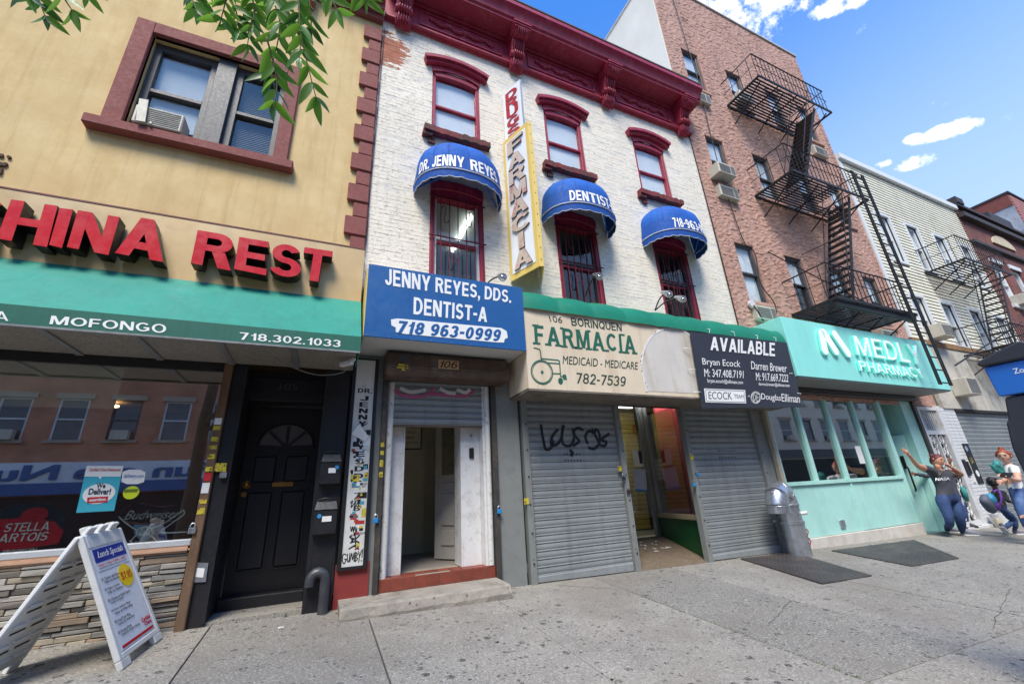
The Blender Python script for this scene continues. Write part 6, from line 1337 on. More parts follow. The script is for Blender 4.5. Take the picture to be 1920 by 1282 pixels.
boxp('outlet_box', STEEL, mf, 9.28, 9.43, -.03, .0, .18, .32, bevel=.006)
part('threshold_grate', STEEL, mf, lambda b: [b.box(12.13, 13.06, -.02+.06*k, .02+.06*k, -.2, -.165) for k in range(6)])
# ================================================================== white sided house
VIN = mat('cream_vinyl_siding', s(234, 229, 208), .55, var=.05, scale=1.2, rnd=.03, dirt=(s(196, 184, 156), .5, 1.1, .5, .75), streak=(s(186, 160, 120), .35, (3, 3, .4)))
TRW = mat('white_trim', s(222, 224, 224), .45, var=.03)
vh = thing('sided_house', 'house of narrow white siding boards beside the pink tenement', 'house', (18.9, 0, -.2))
VC = ((15.92, 16.72), (17.76, 18.52), (19.66, 20.42), (21.6, 22.36)); VR = ((7.5, 9.2), (4.95, 6.2))
VH_ = [(a, c, z0, z1) for z0, z1 in ((7.45, 9.2), (4.72, 6.2)) for a, c in VC]
b = MB(); wall(b, 14.9, 22.88, 2.65, 11.1, .03, VH_, .2); shell(b, 14.9, 22.88, -.4, 11.1, .03, 12); b.build('wall', mat('dark_underlay', s(96, 92, 84), .9), vh, fix=False)
sm_ = {}
z = 4.72; EX = .122
while z < 11.05:
    spans = [(15.06, 22.86)]
    for h in VH_:
        if h[2]-.08 < z+EX and h[3]+.1 > z: spans = [q for (a, c) in spans for q in ((a, min(c, h[0]-.09)), (max(a, h[1]+.09), c)) if q[1]-q[0] > .05]
    for a, c in spans:
        w = round(c-a, 3)
        if w not in sm_:
            b = MB(); b.hexa([V((0, -.022, 0)), V((w, -.022, 0)), V((w, .028, 0)), V((0, .028, 0)), V((0, .004, EX+.004)), V((w, .004, EX+.004)), V((w, .028, EX+.004)), V((0, .028, EX+.004))]); sm_[w] = b.mesh('siding_board', VIN)
        piece('siding_board', sm_[w], vh, (a, 0, z))
    z += EX
boxp('corner_board', TRW, vh, 14.9, 15.06, -.035, .029, 4.7, 11.1); boxp('roof_trim', TRW, vh, 14.9, 22.9, -.12, .1, 11.1, 11.3)
for (a, c, z0, z1) in VH_:
    w = window(vh, a, c, z0, z1, TRW, BLIND if R.random() < .5 else CURT, .07)
    part('trim', TRW, w, lambda b: (b.box(a-.085, a, -.03, .05, z0-.08, z1+.09), b.box(c, c+.085, -.03, .05, z0-.08, z1+.09), b.box(a, c, -.03, .05, z1, z1+.09), b.box(a, c, -.04, .05, z0-.08, z0)))
aircon(16.2, 4.72, 'white window air conditioner in the lowest left window of the sided house', .62, .4, .42)
fire_escape('smaller black fire escape on the white sided house', (7.24, 4.35), 17.65, 20.9, -1.0, [(20.3, 7.24, -.9, -.4, 19.8, 18.6, 4.37)], 9, (19.2, 0, 4.3), .17, .85)
tag(MB().tube([V((13.9, -1.0, 3.5)), V((17.5, -.9, 4.6)), V((20.9, -.7, 5.6))], .02, 6).build('guy_rod', IRON), 'thin black rod crossing the front of the sided house', 'rod')
STW = mat('stained_white_wall', s(196, 190, 178), .8, var=.1, scale=1.5, dirt=(s(120, 108, 92), .8, 2, .5, .7), streak=(s(130, 114, 96), .6, (4, 4, .4)))
part('fascia', STW, vh, lambda b: b.box(15.1, 22.8, -.06, .03, 2.68, 4.5)); boxp('wood_trim', mat('raw_wood_trim', s(150, 116, 80), .7, var=.2, scale=6), vh, 14.92, 22.86, -.09, .03, 4.51, 4.66)
boxp('shutter_lintel', DARK, vh, 15.7, 20.3, -.07, .03, 2.6, 2.68)
t = thing('roll_shutter', 'grey corrugated roll shutter under the white sided house', 'shutter', (17.9, 0, -.3)); me = slat_shape(-2.25, 2.25, 0, .112, 0, SHUT, t).mesh('slat', SHUT)
for k in range(26): piece('slat', me, t, (18.0, .02, -.3+.112*k))
t = thing('condenser_box', 'white condenser box on the stained wall above the far shutter', 'condenser', (16.3, -.3, 3.05)); boxp('case', ACM, t, 15.95, 16.6, -.42, -.061, 3.02, 3.5, bevel=.015); boxp('side_grille', ACD, t, 16.0, 16.55, -.425, -.421, 3.06, 3.46)
WTILE = mat('white_wall_tile', s(216, 216, 214), .4, var=.04)
b = MB()
for k in range(34):
    for j in range(3): b.box(14.92+j*.26, 15.165+j*.26, -.03, .02, -.3+k*.088, -.22+k*.088)
o = b.build('tile', WTILE, vh); o['kind'] = 'stuff'
boxp('tile_backing', GREY_FR, vh, 14.9, 15.7, .0, .025, -.4, 2.7)
t = thing('intercom', 'dark intercom panel on the white tiled pier', 'intercom', (14.98, -.06, 1.0)); boxp('panel', BLK_PR, t, 14.95, 15.08, -.06, -.031, .95, 1.35); boxp('panel', BLK_PR, t, 15.12, 15.2, -.06, -.031, 1.0, 1.3); boxp('label_plate', PAPER, t, 15.12, 15.2, -.058, -.031, .8, .95)
t = thing('poster_strip', 'black poster with yellow lettering on the pier beside the far shutter', 'poster', (15.5, -.05, .7)); boxp('sheet', BLK_PR, t, 15.32, 15.62, -.05, -.031, .75, 1.75); text_xz('LA', 'lettering', YEL, t, -.051, 15.38, 15.52, 1.25, 1.4, ext=.001); MB().disc((15.47, -.05, 1.0), .08, (0, -1, 0), .003).build('white_disc', PAPER, t); MB().disc((15.42, -.05, 1.62), .07, (0, -1, 0), .003).build('grey_disc', STEEL, t)
# white iron door
t = thing('iron_gate_door', 'white ornamental iron door between the mint front and the tiled pier', 'door', (14.3, 0, -.25))
GX0, GX1 = 13.72, 14.72
part('frame', WHITE_PT, t, lambda b: (b.box(GX0, GX0+.08, -.05, .05, -.15, 2.68), b.box(GX1-.08, GX1+.12, -.07, .05, -.25, 2.72), b.box(GX0+.08, GX1-.08, -.05, .05, 1.98, 2.08), b.box(GX0+.08, GX1-.08, -.05, .05, 2.6, 2.68), b.box(GX0+.44, GX0+.5, -.045, .045, -.1, 1.98), b.box(GX0+.08, GX1-.08, -.05, .05, -.15, -.05)))
bm_ = MB().box(-.014, .014, -.014, .014, 0, .52).mesh('bar', WHITE_PT)
for k in range(8): piece('bar', bm_, t, (GX0+.14+k*.1, 0, 2.08))
for i, x in enumerate((GX0+.26, GX0+.7)):
    b = MB()
    for k in range(7):
        z = .05+k*.28; b.tube([V((x+.1*math.sin(q*.55)*(1-q/30), -.01, z+.13+.12*math.cos(q*.55)*(1-q/30))) for q in range(22)], .013, 5); b.tube([V((x-.14+.28*(q/8), -.01, z+.07*math.sin(q*.8))) for q in range(9)], .011, 5)
    b.build('scrollwork', WHITE_PT, t)
boxp('dark_backing', DARK, t, GX0+.05, GX1-.05, .1, .13, -.15, 2.66)
part('stoop', WHITE_PT, t, lambda b: b.box(GX0-.1, GX1+.3, -.12, .1, -.5, -.16))
part('upper_wall', PSTUC, pb, lambda b: b.box(13.65, 14.88, -.01, .2, 2.72, 3.6)); b = MB(); b.box(13.64, 13.72, -.02, .2, -.4, 2.72); b.box(14.8, 14.9, -.02, .2, -.4, 2.72); b.build('pier', WHITE_PT, pb)
t = thing('bucket', 'white plastic bucket and bottle standing by the white iron door', 'bucket', (14.95, -.25, gz(14.95, -.25))); g_ = gz(14.95, -.25)
part('pail', WHITE_PT, t, lambda b: b.tube([V((15.05, -.25, g_)), V((15.05, -.25, g_+.3))], [.13, .16], 14), smooth=True); part('jug', mat('tan_jug', s(176, 166, 142), .5), t, lambda b: b.tube([V((14.78, -.3, g_)), V((14.78, -.3, g_+.17)), V((14.78, -.3, g_+.22))], [.06, .06, .03], 12), smooth=True)
# ================================================================== dark brick house and the metal clad block
def brickmat(name, c1, c2, mo, sc=1., rough=.85):
    if name in MATS: return MATS[name]
    mt = bpy.data.materials.new(name); MATS[name] = mt; mt.use_nodes = True; nt = mt.node_tree; N = nt.nodes.new; L = nt.links.new; b = nt.nodes['Principled BSDF']; b.inputs['Roughness'].default_value = rough
    g = N('ShaderNodeNewGeometry'); sp = N('ShaderNodeSeparateXYZ'); L(g.outputs['Position'], sp.inputs[0]); ad = N('ShaderNodeMath'); L(sp.outputs[0], ad.inputs[0]); L(sp.outputs[1], ad.inputs[1]); cb_ = N('ShaderNodeCombineXYZ'); L(ad.outputs[0], cb_.inputs[0]); L(sp.outputs[2], cb_.inputs[1])
    bt_ = N('ShaderNodeTexBrick'); bt_.inputs['Scale'].default_value = 1; bt_.inputs['Brick Width'].default_value = .215*sc; bt_.inputs['Row Height'].default_value = .075*sc; bt_.inputs['Mortar Size'].default_value = .006
    for k, c in (('Color1', c1), ('Color2', c2), ('Mortar', mo)): bt_.inputs[k].default_value = (*c, 1)
    L(cb_.outputs[0], bt_.inputs['Vector']); n = N('ShaderNodeTexNoise'); n.inputs['Scale'].default_value = .9; n.inputs['Detail'].default_value = 6; L(g.outputs['Position'], n.inputs['Vector'])
    mx = N('ShaderNodeMix'); mx.data_type = 'RGBA'; mx.blend_type = 'MULTIPLY'; mr = N('ShaderNodeMapRange'); mr.inputs[1].default_value = .35; mr.inputs[2].default_value = .7; L(n.outputs[0], mr.inputs[0]); L(mr.outputs[0], mx.inputs[0]); L(bt_.outputs[0], mx.inputs[6]); mx.inputs[7].default_value = (.6, .6, .62, 1); L(mx.outputs[2], b.inputs['Base Color'])
    bp_ = N('ShaderNodeBump'); bp_.inputs['Strength'].default_value = .4; bp_.inputs['Distance'].default_value = .01; bp_.invert = True; L(bt_.outputs['Fac'], bp_.inputs['Height']); L(bp_.outputs[0], b.inputs['Normal']); return mt
DBR = brickmat('dark_red_brick', s(140, 74, 62), s(112, 58, 50), s(146, 126, 116)); CORN = mat('dark_cornice', s(58, 48, 46), .6, var=.2, scale=3)
db = thing('brick_house', 'dark red brick house with black cornices behind the sided house', 'house', (26.5, 0, -.5))
DH = [(a, a+.95, z0, z0+1.9) for z0 in (7.0, 3.9) for a in (23.9, 25.7, 27.5, 29.2)]
b = MB(); wall(b, 22.92, 31, -.6, 11.3, -.02, DH, .25); shell(b, 22.92, 31, -.6, 11.3, -.02, 12); b.build('wall', DBR, db, fix=False)
part('cornice', CORN, db, lambda b: (b.box(22.9, 31, -.22, -.021, 10.75, 10.95), b.box(22.9, 31, -.14, -.021, 9.55, 9.68), b.box(22.88, 31, -.16, .3, 11.301, 11.42), b.box(22.88, 23.5, -.2, .5, 11.42, 11.7), b.box(26.3, 28.6, -.1, .4, 11.42, 11.9)))
for x in (26.25, 29.6):
    pts = [V((x+1.1*math.cos(math.pi*k/12), -.03, 10.05+.5*math.sin(math.pi*k/12))) for k in range(13)]; MB().slab(pts, (0, -.05, 0)).build('lunette', mat('tan_lunette', s(206, 190, 160), .7), db)
for (a, c, z0, z1) in DH:
    w = window(db, a, c, z0, z1, TRW, BLIND, .05); boxp('lintel', TRW, w, a-.1, c+.1, -.06, -.021, z1, z1+.18); boxp('sill', TRW, w, a-.1, c+.1, -.1, .05, z0-.14, z0)
aircon(23.95+.5, 6.98, 'air conditioner in the first window of the dark brick house', .6, .4, .35)
mb_ = thing('metal_clad_building', 'tall block clad in rusty grey patched metal behind the brick house', 'building', (36, 0, -.6))
PATCH = mat('patched_metal', s(176, 182, 188), .6, metal=.2, var=.2, scale=.8, dirt=(s(110, 114, 120), .8, .9, .45, .62), extra=lambda N, L, P, nz, ramp, mix, c: mix(ramp(nz(1., 6, .7, sxyz=(.3, .5, .35)), .57, .62, 0, .95), c, s(186, 104, 60)))
b = MB(); b.box(31.02, 44, .0, 14, -.7, 14.3); b.build('side_cladding', PATCH, mb_)
RIB = mat('red_ribbed_cladding', s(172, 112, 100), .6, var=.1, scale=1)
me = MB().box(0, 12.9, -.05, -.003, 0, .17).mesh('cladding_board', RIB)
for k in range(40): piece('cladding_board', me, mb_, (31.05, 0, 6.2+k*.2))
boxp('top_band', mat('rust_band', s(128, 66, 54), .7, var=.2), mb_, 30.99, 31.018, .0, 3.2, 13.6, 14.3)
boxp('roof_edge', CORN, mb_, 30.95, 44, -.08, 14, 14.301, 14.4)
# ================================================================== across the street (seen in the shop windows)
def row_house(x0, x1, h, m_, label, floors, n, sill_m, shop=None, cat='building', ws=1.0):
    t = thing('row_building', label, cat, ((x0+x1)/2, -18.1, -.4), 'buildings across the street'); hs = []
    pitch = (x1-x0)/n
    for f in range(floors):
        for k in range(n): xc = x0+pitch*(k+.5); hs.append((xc-ws/2, xc+ws/2, 4.2+3.1*f, 5.95+3.1*f))
    b = MB()
    sub_ = MB(); wall(sub_, -x1, -x0, -.6, h, 0, [(-c, -a, z0, z1) for a, c, z0, z1 in hs], .2)
    b.add([V((-p.x, -18.1-p.y, p.z)) for p in sub_.v], sub_.f); shell(b, x0, x1, -.6, h, -30, -18.1-.2); b.build('wall', m_, t, fix=False)
    boxp('cornice', CORN, t, x0, x1, -18.099, -17.7, h-.4, h+.2)
    for i, (a, c, z0, z1) in enumerate(hs):
        w = part('window', TRW if i % 3 else GREY_FR, t, lambda b: (b.box(a, a+.07, -18.25, -18.15, z0, z1), b.box(c-.07, c, -18.25, -18.15, z0, z1), b.box(a+.07, c-.07, -18.25, -18.15, (z0+z1)/2-.03, (z0+z1)/2+.03), b.box(a+.07, c-.07, -18.25, -18.15, z1-.07, z1)))
        boxp('pane', FAN, w, a+.07, c-.07, -18.22, -18.2, z0, z1); boxp('lintel', sill_m, w, a-.12, c+.12, -18.099, -18.02, z1, z1+.22); boxp('sill', sill_m, w, a-.1, c+.1, -18.099, -18.0, z0-.12, z0)
        if i % 2: boxp('air_conditioner', ACM, w, (a+c)/2-.3, (a+c)/2+.3, -18.15, -17.85, z0, z0+.4)
    if shop: shop(t, x0, x1)
    return t
BRN = brickmat('brown_brick', s(216, 142, 104), s(198, 126, 92), s(190, 166, 150)); STO = mat('tan_lintel_stone', s(176, 160, 140), .8, var=.1)
def blue_shop(t, x0, x1):
    boxp('sign_band', mat('pale_sign_band', s(226, 230, 236), .5), t, x0, x1, -18.099, -17.95, 2.5, 3.3); boxp('blue_band', DBL, t, x0, x1, -18.099, -17.9, 2.05, 2.5); boxp('shop_window', DARK, t, x0+.2, x1-.2, -18.099, -18.05, -.2, 2.0)
    text_q('Fun ere Nuo', 'lettering', [DBL, DBL], t, V((-4.5, -17.94, 3.2)), V((-12.5, -17.94, 3.2)), V((-4.5, -17.94, 2.6)), V((-12.5, -17.94, 2.6)), ext=.06, bold=.03)
def dark_shop(t, x0, x1): boxp('shop_window', DARK, t, x0+.2, x1-.2, -18.099, -18.05, -.2, 2.6); boxp('sign_band', GREY_FR, t, x0, x1, -18.099, -17.95, 2.7, 3.4)
row_house(-14.5, -3.6, 11.5, BRN, 'brown brick building across the street with a blue shop sign', 2, 6, STO, blue_shop)
row_house(-3.5, 8, 10.5, brickmat('russet_brick', s(200, 124, 100), s(180, 108, 88), s(130, 110, 100)), 'russet brick building across the street', 2, 5, STO, dark_shop)
row_house(8.1, 21, 11, brickmat('grey_brick', s(206, 196, 180), s(190, 180, 166), s(160, 152, 144)), 'grey brick building across the street', 2, 6, STO, dark_shop)
row_house(21.1, 52, 17, mat('limestone_front', s(236, 226, 204), .8, var=.07), 'long pale stone building across the street', 4, 11, STO, dark_shop, ws=1.5)
row_house(-32, -14.6, 12, brickmat('red_brick', s(140, 70, 56), s(120, 60, 50), s(130, 112, 100)), 'red brick building farther along across the street', 2, 8, STO, dark_shop)
# ================================================================== parking meter at the kerb
pm = thing('parking_meter', 'blue and black parking pay station lettered Zone at the right edge', 'parking meter', (4.3, -4.42, gz(4.3, -4.4)))
PMB = mat('meter_black_plastic', s(44, 46, 54), .5, var=.15, scale=6, dirt=(s(84, 86, 92), .4, 8, .56, .75)); PMU = mat('meter_blue', s(30, 104, 190), .4, var=.04)
X0 = 4.2; A = atx(1845, 688, X0); B = atx(1869, 744, X0); yl, zt1, zb1 = A.y+.005, A.z, B.z; g0 = gz(4.3, -4.4)
def prof(pts, xa, xb, nm, m_, bev=.008):
    b = MB(); b.slab([V((xa, y, z)) for y, z in pts], (xb-xa, 0, 0)); return b.build(nm, m_, pm, bevel=bev)
prof([(yl-.03, zb1-.01), (yl+.0, zb1-.16), (yl+.015, zb1-.17), (yl+.04, zb1-.34), (yl+.02, g0), (yl-.36, g0), (yl-.39, zb1-.34), (yl-.36, zb1-.01)], X0+.01, X0+.24, 'body', PMB, .015)
prof([(yl, zt1-.004), (yl-.01, zb1), (yl-.37, zb1), (yl-.38, zt1-.004)], X0, X0+.25, 'blue_panel', PMU, .006)
prof([(yl+.012, zt1), (yl-.39, zt1), (yl-.36, zt1+.05), (yl-.22, zt1+.12), (yl-.1, zt1+.085), (yl+.02, zt1+.04)], X0-.02, X0+.27, 'solar_cap', PMB, .012)
part('base_plate', STEEL, pm, lambda b: b.box(X0, X0+.26, yl-.38, yl+.03, g0-.01, g0+.03))
h_ = zt1-zb1
def pmt(sx, y0, y1, z0, z1, **k): text_q(sx, 'lettering', WHITE, pm, (X0-.001, yl-y0, zb1+h_*z1), (X0-.001, yl-y1, zb1+h_*z1), (X0-.001, yl-y0, zb1+h_*z0), (X0-.001, yl-y1, zb1+h_*z0), ext=.001, **k)
pmt('Zone', .128, .215, .6, .77, bold=.01); pmt('3', .165, .215, .14, .52, bold=.03)
# ================================================================== people
SKINS = {}
def person(name, label, pts, edges, regions, mats, face, headr, head, facing, group=None, hands=(), depth=.8, hem=None):
    """one continuous skinned body; pts name -> (point, radius); regions: edge -> material index"""
    names = list(pts); idx = {k: i for i, k in enumerate(names)}
    me = bpy.data.meshes.new('person'); me.from_pydata([pts[k][0] for k in names], [(idx[a], idx[c]) for a, c in edges], [])
    o = bpy.data.objects.new('person', me); COL.objects.link(o)
    sk = o.modifiers.new('skin', 'SKIN'); sk.use_smooth_shade = True; sk.branch_smoothing = .6
    ss = o.modifiers.new('sub', 'SUBSURF'); ss.levels = 2; ss.render_levels = 2
    if not me.skin_vertices: me.skin_vertices.new() if hasattr(me.skin_vertices, 'new') else None
    for k, i in idx.items():
        r = pts[k][1]; sv = me.skin_vertices[0].data[i]; sv.radius = (r, r); sv.use_root = (k == 'pelvis'); sv.use_loose = False
    bpy.context.view_layer.update()
    ev = o.evaluated_get(bpy.context.evaluated_depsgraph_get()); m2 = bpy.data.meshes.new_from_object(ev)
    vs = [v.co.copy() for v in m2.vertices]; fs = [tuple(p.vertices) for p in m2.polygons]
    bpy.data.objects.remove(o); bpy.data.meshes.remove(me); bpy.data.meshes.remove(m2)
    fd = V(facing).normalized(); side_ = fd.cross(V((0, 0, 1))).normalized()
    # flatten the trunk front to back
    tz0, tz1 = pts['pelvis'][0].z-.1, pts['neck'][0].z
    for v in vs:
        if tz0 < v.z < tz1:
            ax = pts['pelvis'][0].lerp(pts['chest'][0], max(0, min(1.3, (v.z-pts['pelvis'][0].z)/max(.05, pts['chest'][0].z-pts['pelvis'][0].z))))
            d = v-ax
            if d.length < .3: v -= fd*(d.dot(fd)*(1-depth))
    # cloth folds: shallow creases over trunk and legs
    for v in vs:
        if v.z < pts['neck'][0].z-.06:
            k = noise.noise(V((v.x*9, v.y*9, v.z*16)))+.6*noise.noise(V((v.x*22, v.y*22, v.z*30))); ax = min(((pts[a][0].lerp(pts[c][0], f_)) for a, c in edges for f_ in (.0, .5, 1)), key=lambda q: (q-v).length_squared); d = v-ax
            if d.length > .03: v += d.normalized()*k*.011
    segs = [(pts[a][0], pts[c][0], regions[(a, c)]) for a, c in edges]
    def region(p):
        best = 1e9; r = 0
        for a, c, m_ in segs:
            d = c-a; t = max(0, min(1, (p-a).dot(d)/max(1e-6, d.length_squared))); q = (p-(a+d*t)).length
            if q < best: best = q; r = m_[0] if not isinstance(m_, tuple) or len(m_) == 1 else (m_[0] if t < m_[2] else m_[1])
        return r
    b = MB(); b.v = vs; b.f = fs; b.mi = [region(sum((vs[i] for i in f), V((0, 0, 0)))/len(f)) for f in fs]
    if hem is not None:      # shirt hem: an even line round the body
        for k, f in enumerate(fs):
            c = sum((vs[i] for i in f), V((0, 0, 0)))/len(f)
            if (c-pts['pelvis'][0]).length < .36 and b.mi[k] in (1, 2): b.mi[k] = 1 if c.z > hem else 2
    # head: a shaped skull with jaw, nose, ears, eyes, brows and mouth
    hd, hr = V(head), headr; up = (hd-pts['neck'][0]).normalized(); hf = V(face).normalized(); hf = (hf-up*hf.dot(up)*.6).normalized(); hs_ = hf.cross(up).normalized(); hu = hs_.cross(hf).normalized()
    def H(x, y, z): return hd+hs_*(x*hr)+hf*(y*hr)+hu*(z*hr)
    nu, nv = 20, 16; hv = []
    for j in range(nv+1):
        t = math.pi*j/nv
        for i in range(nu):
            a = 2*math.pi*i/nu; x, y, z = .78*math.sin(t)*math.cos(a), .95*math.sin(t)*math.sin(a), 1.08*math.cos(t)
            if z < -.1: k = 1+.28*(z+.1); x *= k; y = y*(1+.12*(z+.1)) if y > 0 else y*k
            if y > .3 and abs(x) < .16 and -.45 < z < .2: y += .14*(1-abs(x)/.16)*(1-abs(z+.22)/.42)
            if y > .5 and -.66 < z < -.52 and abs(x) < .3: y += .05
            if y > .4 and -.02 < z < .16 and .14 < abs(x) < .5: y -= .06
            hv.append(H(x, y, z))
    b.cm = 0; b.add(hv, [(j*nu+i, (j+1)*nu+i, (j+1)*nu+(i+1) % nu, j*nu+(i+1) % nu) for j in range(nv) for i in range(nu)])
    for sx in (-1, 1): b.ball(H(sx*.8, -.02, -.08), hr*.1, hr*.16, hr*.2, 8, 6)
    b.tube([pts['neck'][0], hd-hu*hr*.5], hr*.44, 12)
    # hands with five fingers each, growing from the wrist
    for (wp, kp, nrm, curl, sc) in hands:
        wp, kp, nrm = V(wp), V(kp), V(nrm).normalized(); d = (kp-wp).normalized(); sd_ = d.cross(nrm).normalized(); L_ = .085*sc
        b.tube([wp, wp+d*.02*sc, wp+d*L_], [.026*sc, .034*sc, .036*sc], 10)
        for k, (off, ln) in enumerate(((-.030, .062), (-.010, .074), (.010, .070), (.029, .055))):
            p0 = wp+d*L_*.9+sd_*off*sc; p1 = p0+(d+sd_*off*5*(1-curl)-nrm*curl*.5).normalized()*ln*.45*sc; p2 = p1+(d*(1-curl)-nrm*curl*1.2+sd_*off*4*(1-curl)).normalized()*ln*.35*sc; p3 = p2+(d*(1-1.5*curl)-nrm*curl*1.4).normalized()*ln*.25*sc
            b.tube([p0, p1, p2, p3], [.0105*sc, .0098*sc, .009*sc, .0065*sc], 6)
        p0 = wp+d*.03*sc-sd_*.025*sc; p1 = p0+(d*.6-sd_*.8-nrm*.2).normalized()*.036*sc; b.tube([p0, p1, p1+(d*.9-sd_*.2-nrm*.3*curl).normalized()*.03*sc], [.014*sc, .012*sc, .008*sc], 6)
    root = b.build('person', mats, None, loc=pts['pelvis'][0]*1, smooth='all', fix=False)
    tag(root, label, 'person', group)
    EYE = mat('eye_dark', s(30, 24, 22), .3); LIP = mat('lip_tone', s(150, 76, 70), .5); BROW = mat('brow_hair', s(60, 38, 32), .8)
    e = MB()
    for sx in (-1, 1): e.ball(H(sx*.3, .83, .06), hr*.1, hr*.08, hr*.06, 8, 5)
    e.build('eyes', EYE, root)
    e = MB(); e.tube([H(-.22, .88, -.58), H(0, .96, -.57), H(.22, .88, -.58)], hr*.05, 6); e.build('mouth', LIP, root)
    e = MB()
    for sx in (-1, 1): e.tube([H(sx*.46, .75, .2), H(sx*.3, .87, .27), H(sx*.14, .9, .23)], hr*.045, 5)
    e.build('eyebrows', BROW, root)
    return root, H
def hair(root, H, hr, m_, cap=(.86, 1.02, 1.14), back=.1, strands=None, bun=None, front=.1):
    b = MB(); nu, nv = 24, 14; vs = []
    for j in range(nv+1):
        t = math.pi*.62*j/nv
        for i in range(nu):
            a = 2*math.pi*i/nu; y = math.sin(a); k = 1+.025*math.sin(i*5.3+j*1.7)
            tt = t*(1-.16*y if y < 0 else 1-.55*y); x_, y_, z_ = cap[0]*math.sin(tt)*math.cos(a)*k, cap[1]*math.sin(tt)*y*k-.04, cap[2]*math.cos(tt)*k
            vs.append(H(x_, y_, z_))
    b.add(vs, [(j*nu+i, (j+1)*nu+i, (j+1)*nu+(i+1) % nu, j*nu+(i+1) % nu) for j in range(nv) for i in range(nu)])
    for bx in (bun or []): 
        c = H(*bx[:3])
        for q in range(7): b.ball(c+V((R.uniform(-1, 1), R.uniform(-1, 1), R.uniform(-.6, .8)))*bx[3]*hr*.35, bx[3]*hr*R.uniform(.55, .8), None, None, 8, 6)
    for ln in (strands or []): b.tube([H(*p) for p in ln[0]], [r*hr for r in ln[1]], 7)
    return b.build('hair', m_, root, smooth='all', fix=False)
SK_T = mat('skin_tan', s(194, 140, 112), .55, var=.06, scale=20); SK_L = mat('skin_light', s(208, 160, 136), .55, var=.05, scale=20); SK_B = mat('skin_brown', s(128, 86, 66), .55, var=.05, scale=20)
JEAN = mat('blue_denim', s(44, 66, 108), .85, var=.2, scale=7, bump=.3, bscale=160, dirt=(s(74, 100, 146), .6, 5, .48, .68)); JEAN2 = mat('faded_denim', s(60, 86, 132), .85, var=.2, scale=7, bump=.3, bscale=160, dirt=(s(110, 134, 172), .6, 5, .48, .68))
CHAR = mat('charcoal_tee', s(66, 66, 74), .85, var=.12, scale=9, bump=.2, bscale=40); WTEE = mat('white_tee', s(216, 216, 214), .85, var=.05, scale=9, bump=.15, bscale=40); TEALC = mat('teal_cloth', s(58, 138, 132), .85, var=.12, scale=10); BJK = mat('black_jacket', s(32, 33, 42), .8, var=.15, scale=9); GREYJ = mat('grey_sleeve', s(70, 74, 84), .85, var=.1, scale=9)
SHOE = mat('grey_white_shoe', s(124, 127, 140), .6, var=.15, scale=18); SHOED = mat('black_shoe', s(36, 36, 40), .6); SHOEP = mat('purple_grey_shoe', s(120, 112, 128), .6, var=.2, scale=20); SOLE = mat('white_sole', s(226, 226, 224), .6)
E0 = [('pelvis', 'belly'), ('belly', 'chest'), ('chest', 'neck'), ('pelvis', 'hipl'), ('hipl', 'kneel'), ('kneel', 'calfl'), ('calfl', 'ankl'), ('pelvis', 'hipr'), ('hipr', 'kneer'), ('kneer', 'calfr'), ('calfr', 'ankr'), ('chest', 'shl'), ('shl', 'sll'), ('sll', 'ell'), ('ell', 'wrl'), ('chest', 'shr'), ('shr', 'slr'), ('slr', 'elr'), ('elr', 'wrr')]
def regs(shirt, legs, sleeve, skin=0):
    r = {}
    for e in E0:
        if e[0] in ('pelvis',) and e[1] != 'belly' or e[0] in ('hipl', 'hipr', 'kneel', 'kneer', 'calfl', 'calfr'): r[e] = (legs,)
        elif e in (('sll', 'ell'), ('slr', 'elr')): r[e] = (skin,) if sleeve == 'short' else (shirt,)
        elif e in (('ell', 'wrl'), ('elr', 'wrr')): r[e] = (skin,) if sleeve in ('short',) else (shirt,)
        elif e == ('chest', 'neck'): r[e] = (shirt, skin, .72 if sleeve == 'short' else .93)
        elif e == ('pelvis', 'belly'): r[e] = (legs, shirt, .12)
        else: r[e] = (shirt,)
    return r
def shoe(root, heel, toe, m_, w=.056, h=.14):
    heel, toe = V(heel), V(toe); d = (toe-heel).normalized(); sd_ = d.cross(V((0, 0, 1))).normalized(); up = sd_.cross(d)
    L_ = (toe-heel).length; b = MB(); rings = []; n = 10
    prof_ = ((-.03, .55, .75), (.0, .85, 1.05), (.18, .95, 1.1), (.38, .95, .95), (.58, 1.05, .7), (.8, 1.0, .55), (.95, .7, .42), (1.02, .3, .25))
    for f, ww, hh in prof_:
        c = heel+d*L_*f
        for k in range(n):
            a = 2*math.pi*k/n; z = math.sin(a); rings.append(c+sd_*(math.cos(a)*w*ww)+up*((z*.5+.5)*h*hh if z > -.3 else .0)+up*.012)
    m_n = len(prof_); b.add(rings, [(i*n+k, i*n+(k+1) % n, (i+1)*n+(k+1) % n, (i+1)*n+k) for i in range(m_n-1) for k in range(n)]+[tuple(range(n)), tuple((m_n-1)*n+k for k in range(n))])
    o = b.build('shoe', m_, root, smooth='all')
    b = MB(); pts = [heel+d*L_*f+sd_*sx*w*ww for sx in (-1,) for f, ww, hh in prof_]+[heel+d*L_*f+sd_*w*ww for f, ww, hh in reversed(prof_)]
    b.slab(pts, up*.02); b.build('sole', SOLE, o)
def P(px, py, y): return at(px, py, y)
def G(px, py):
    d = _fw*FPX+_r2*(px-960)-_u2*(py-641); t = (.075-.058*5.5-CAM.z)/(d.z+.019*d.x-.058*d.y); return CAM+d*t
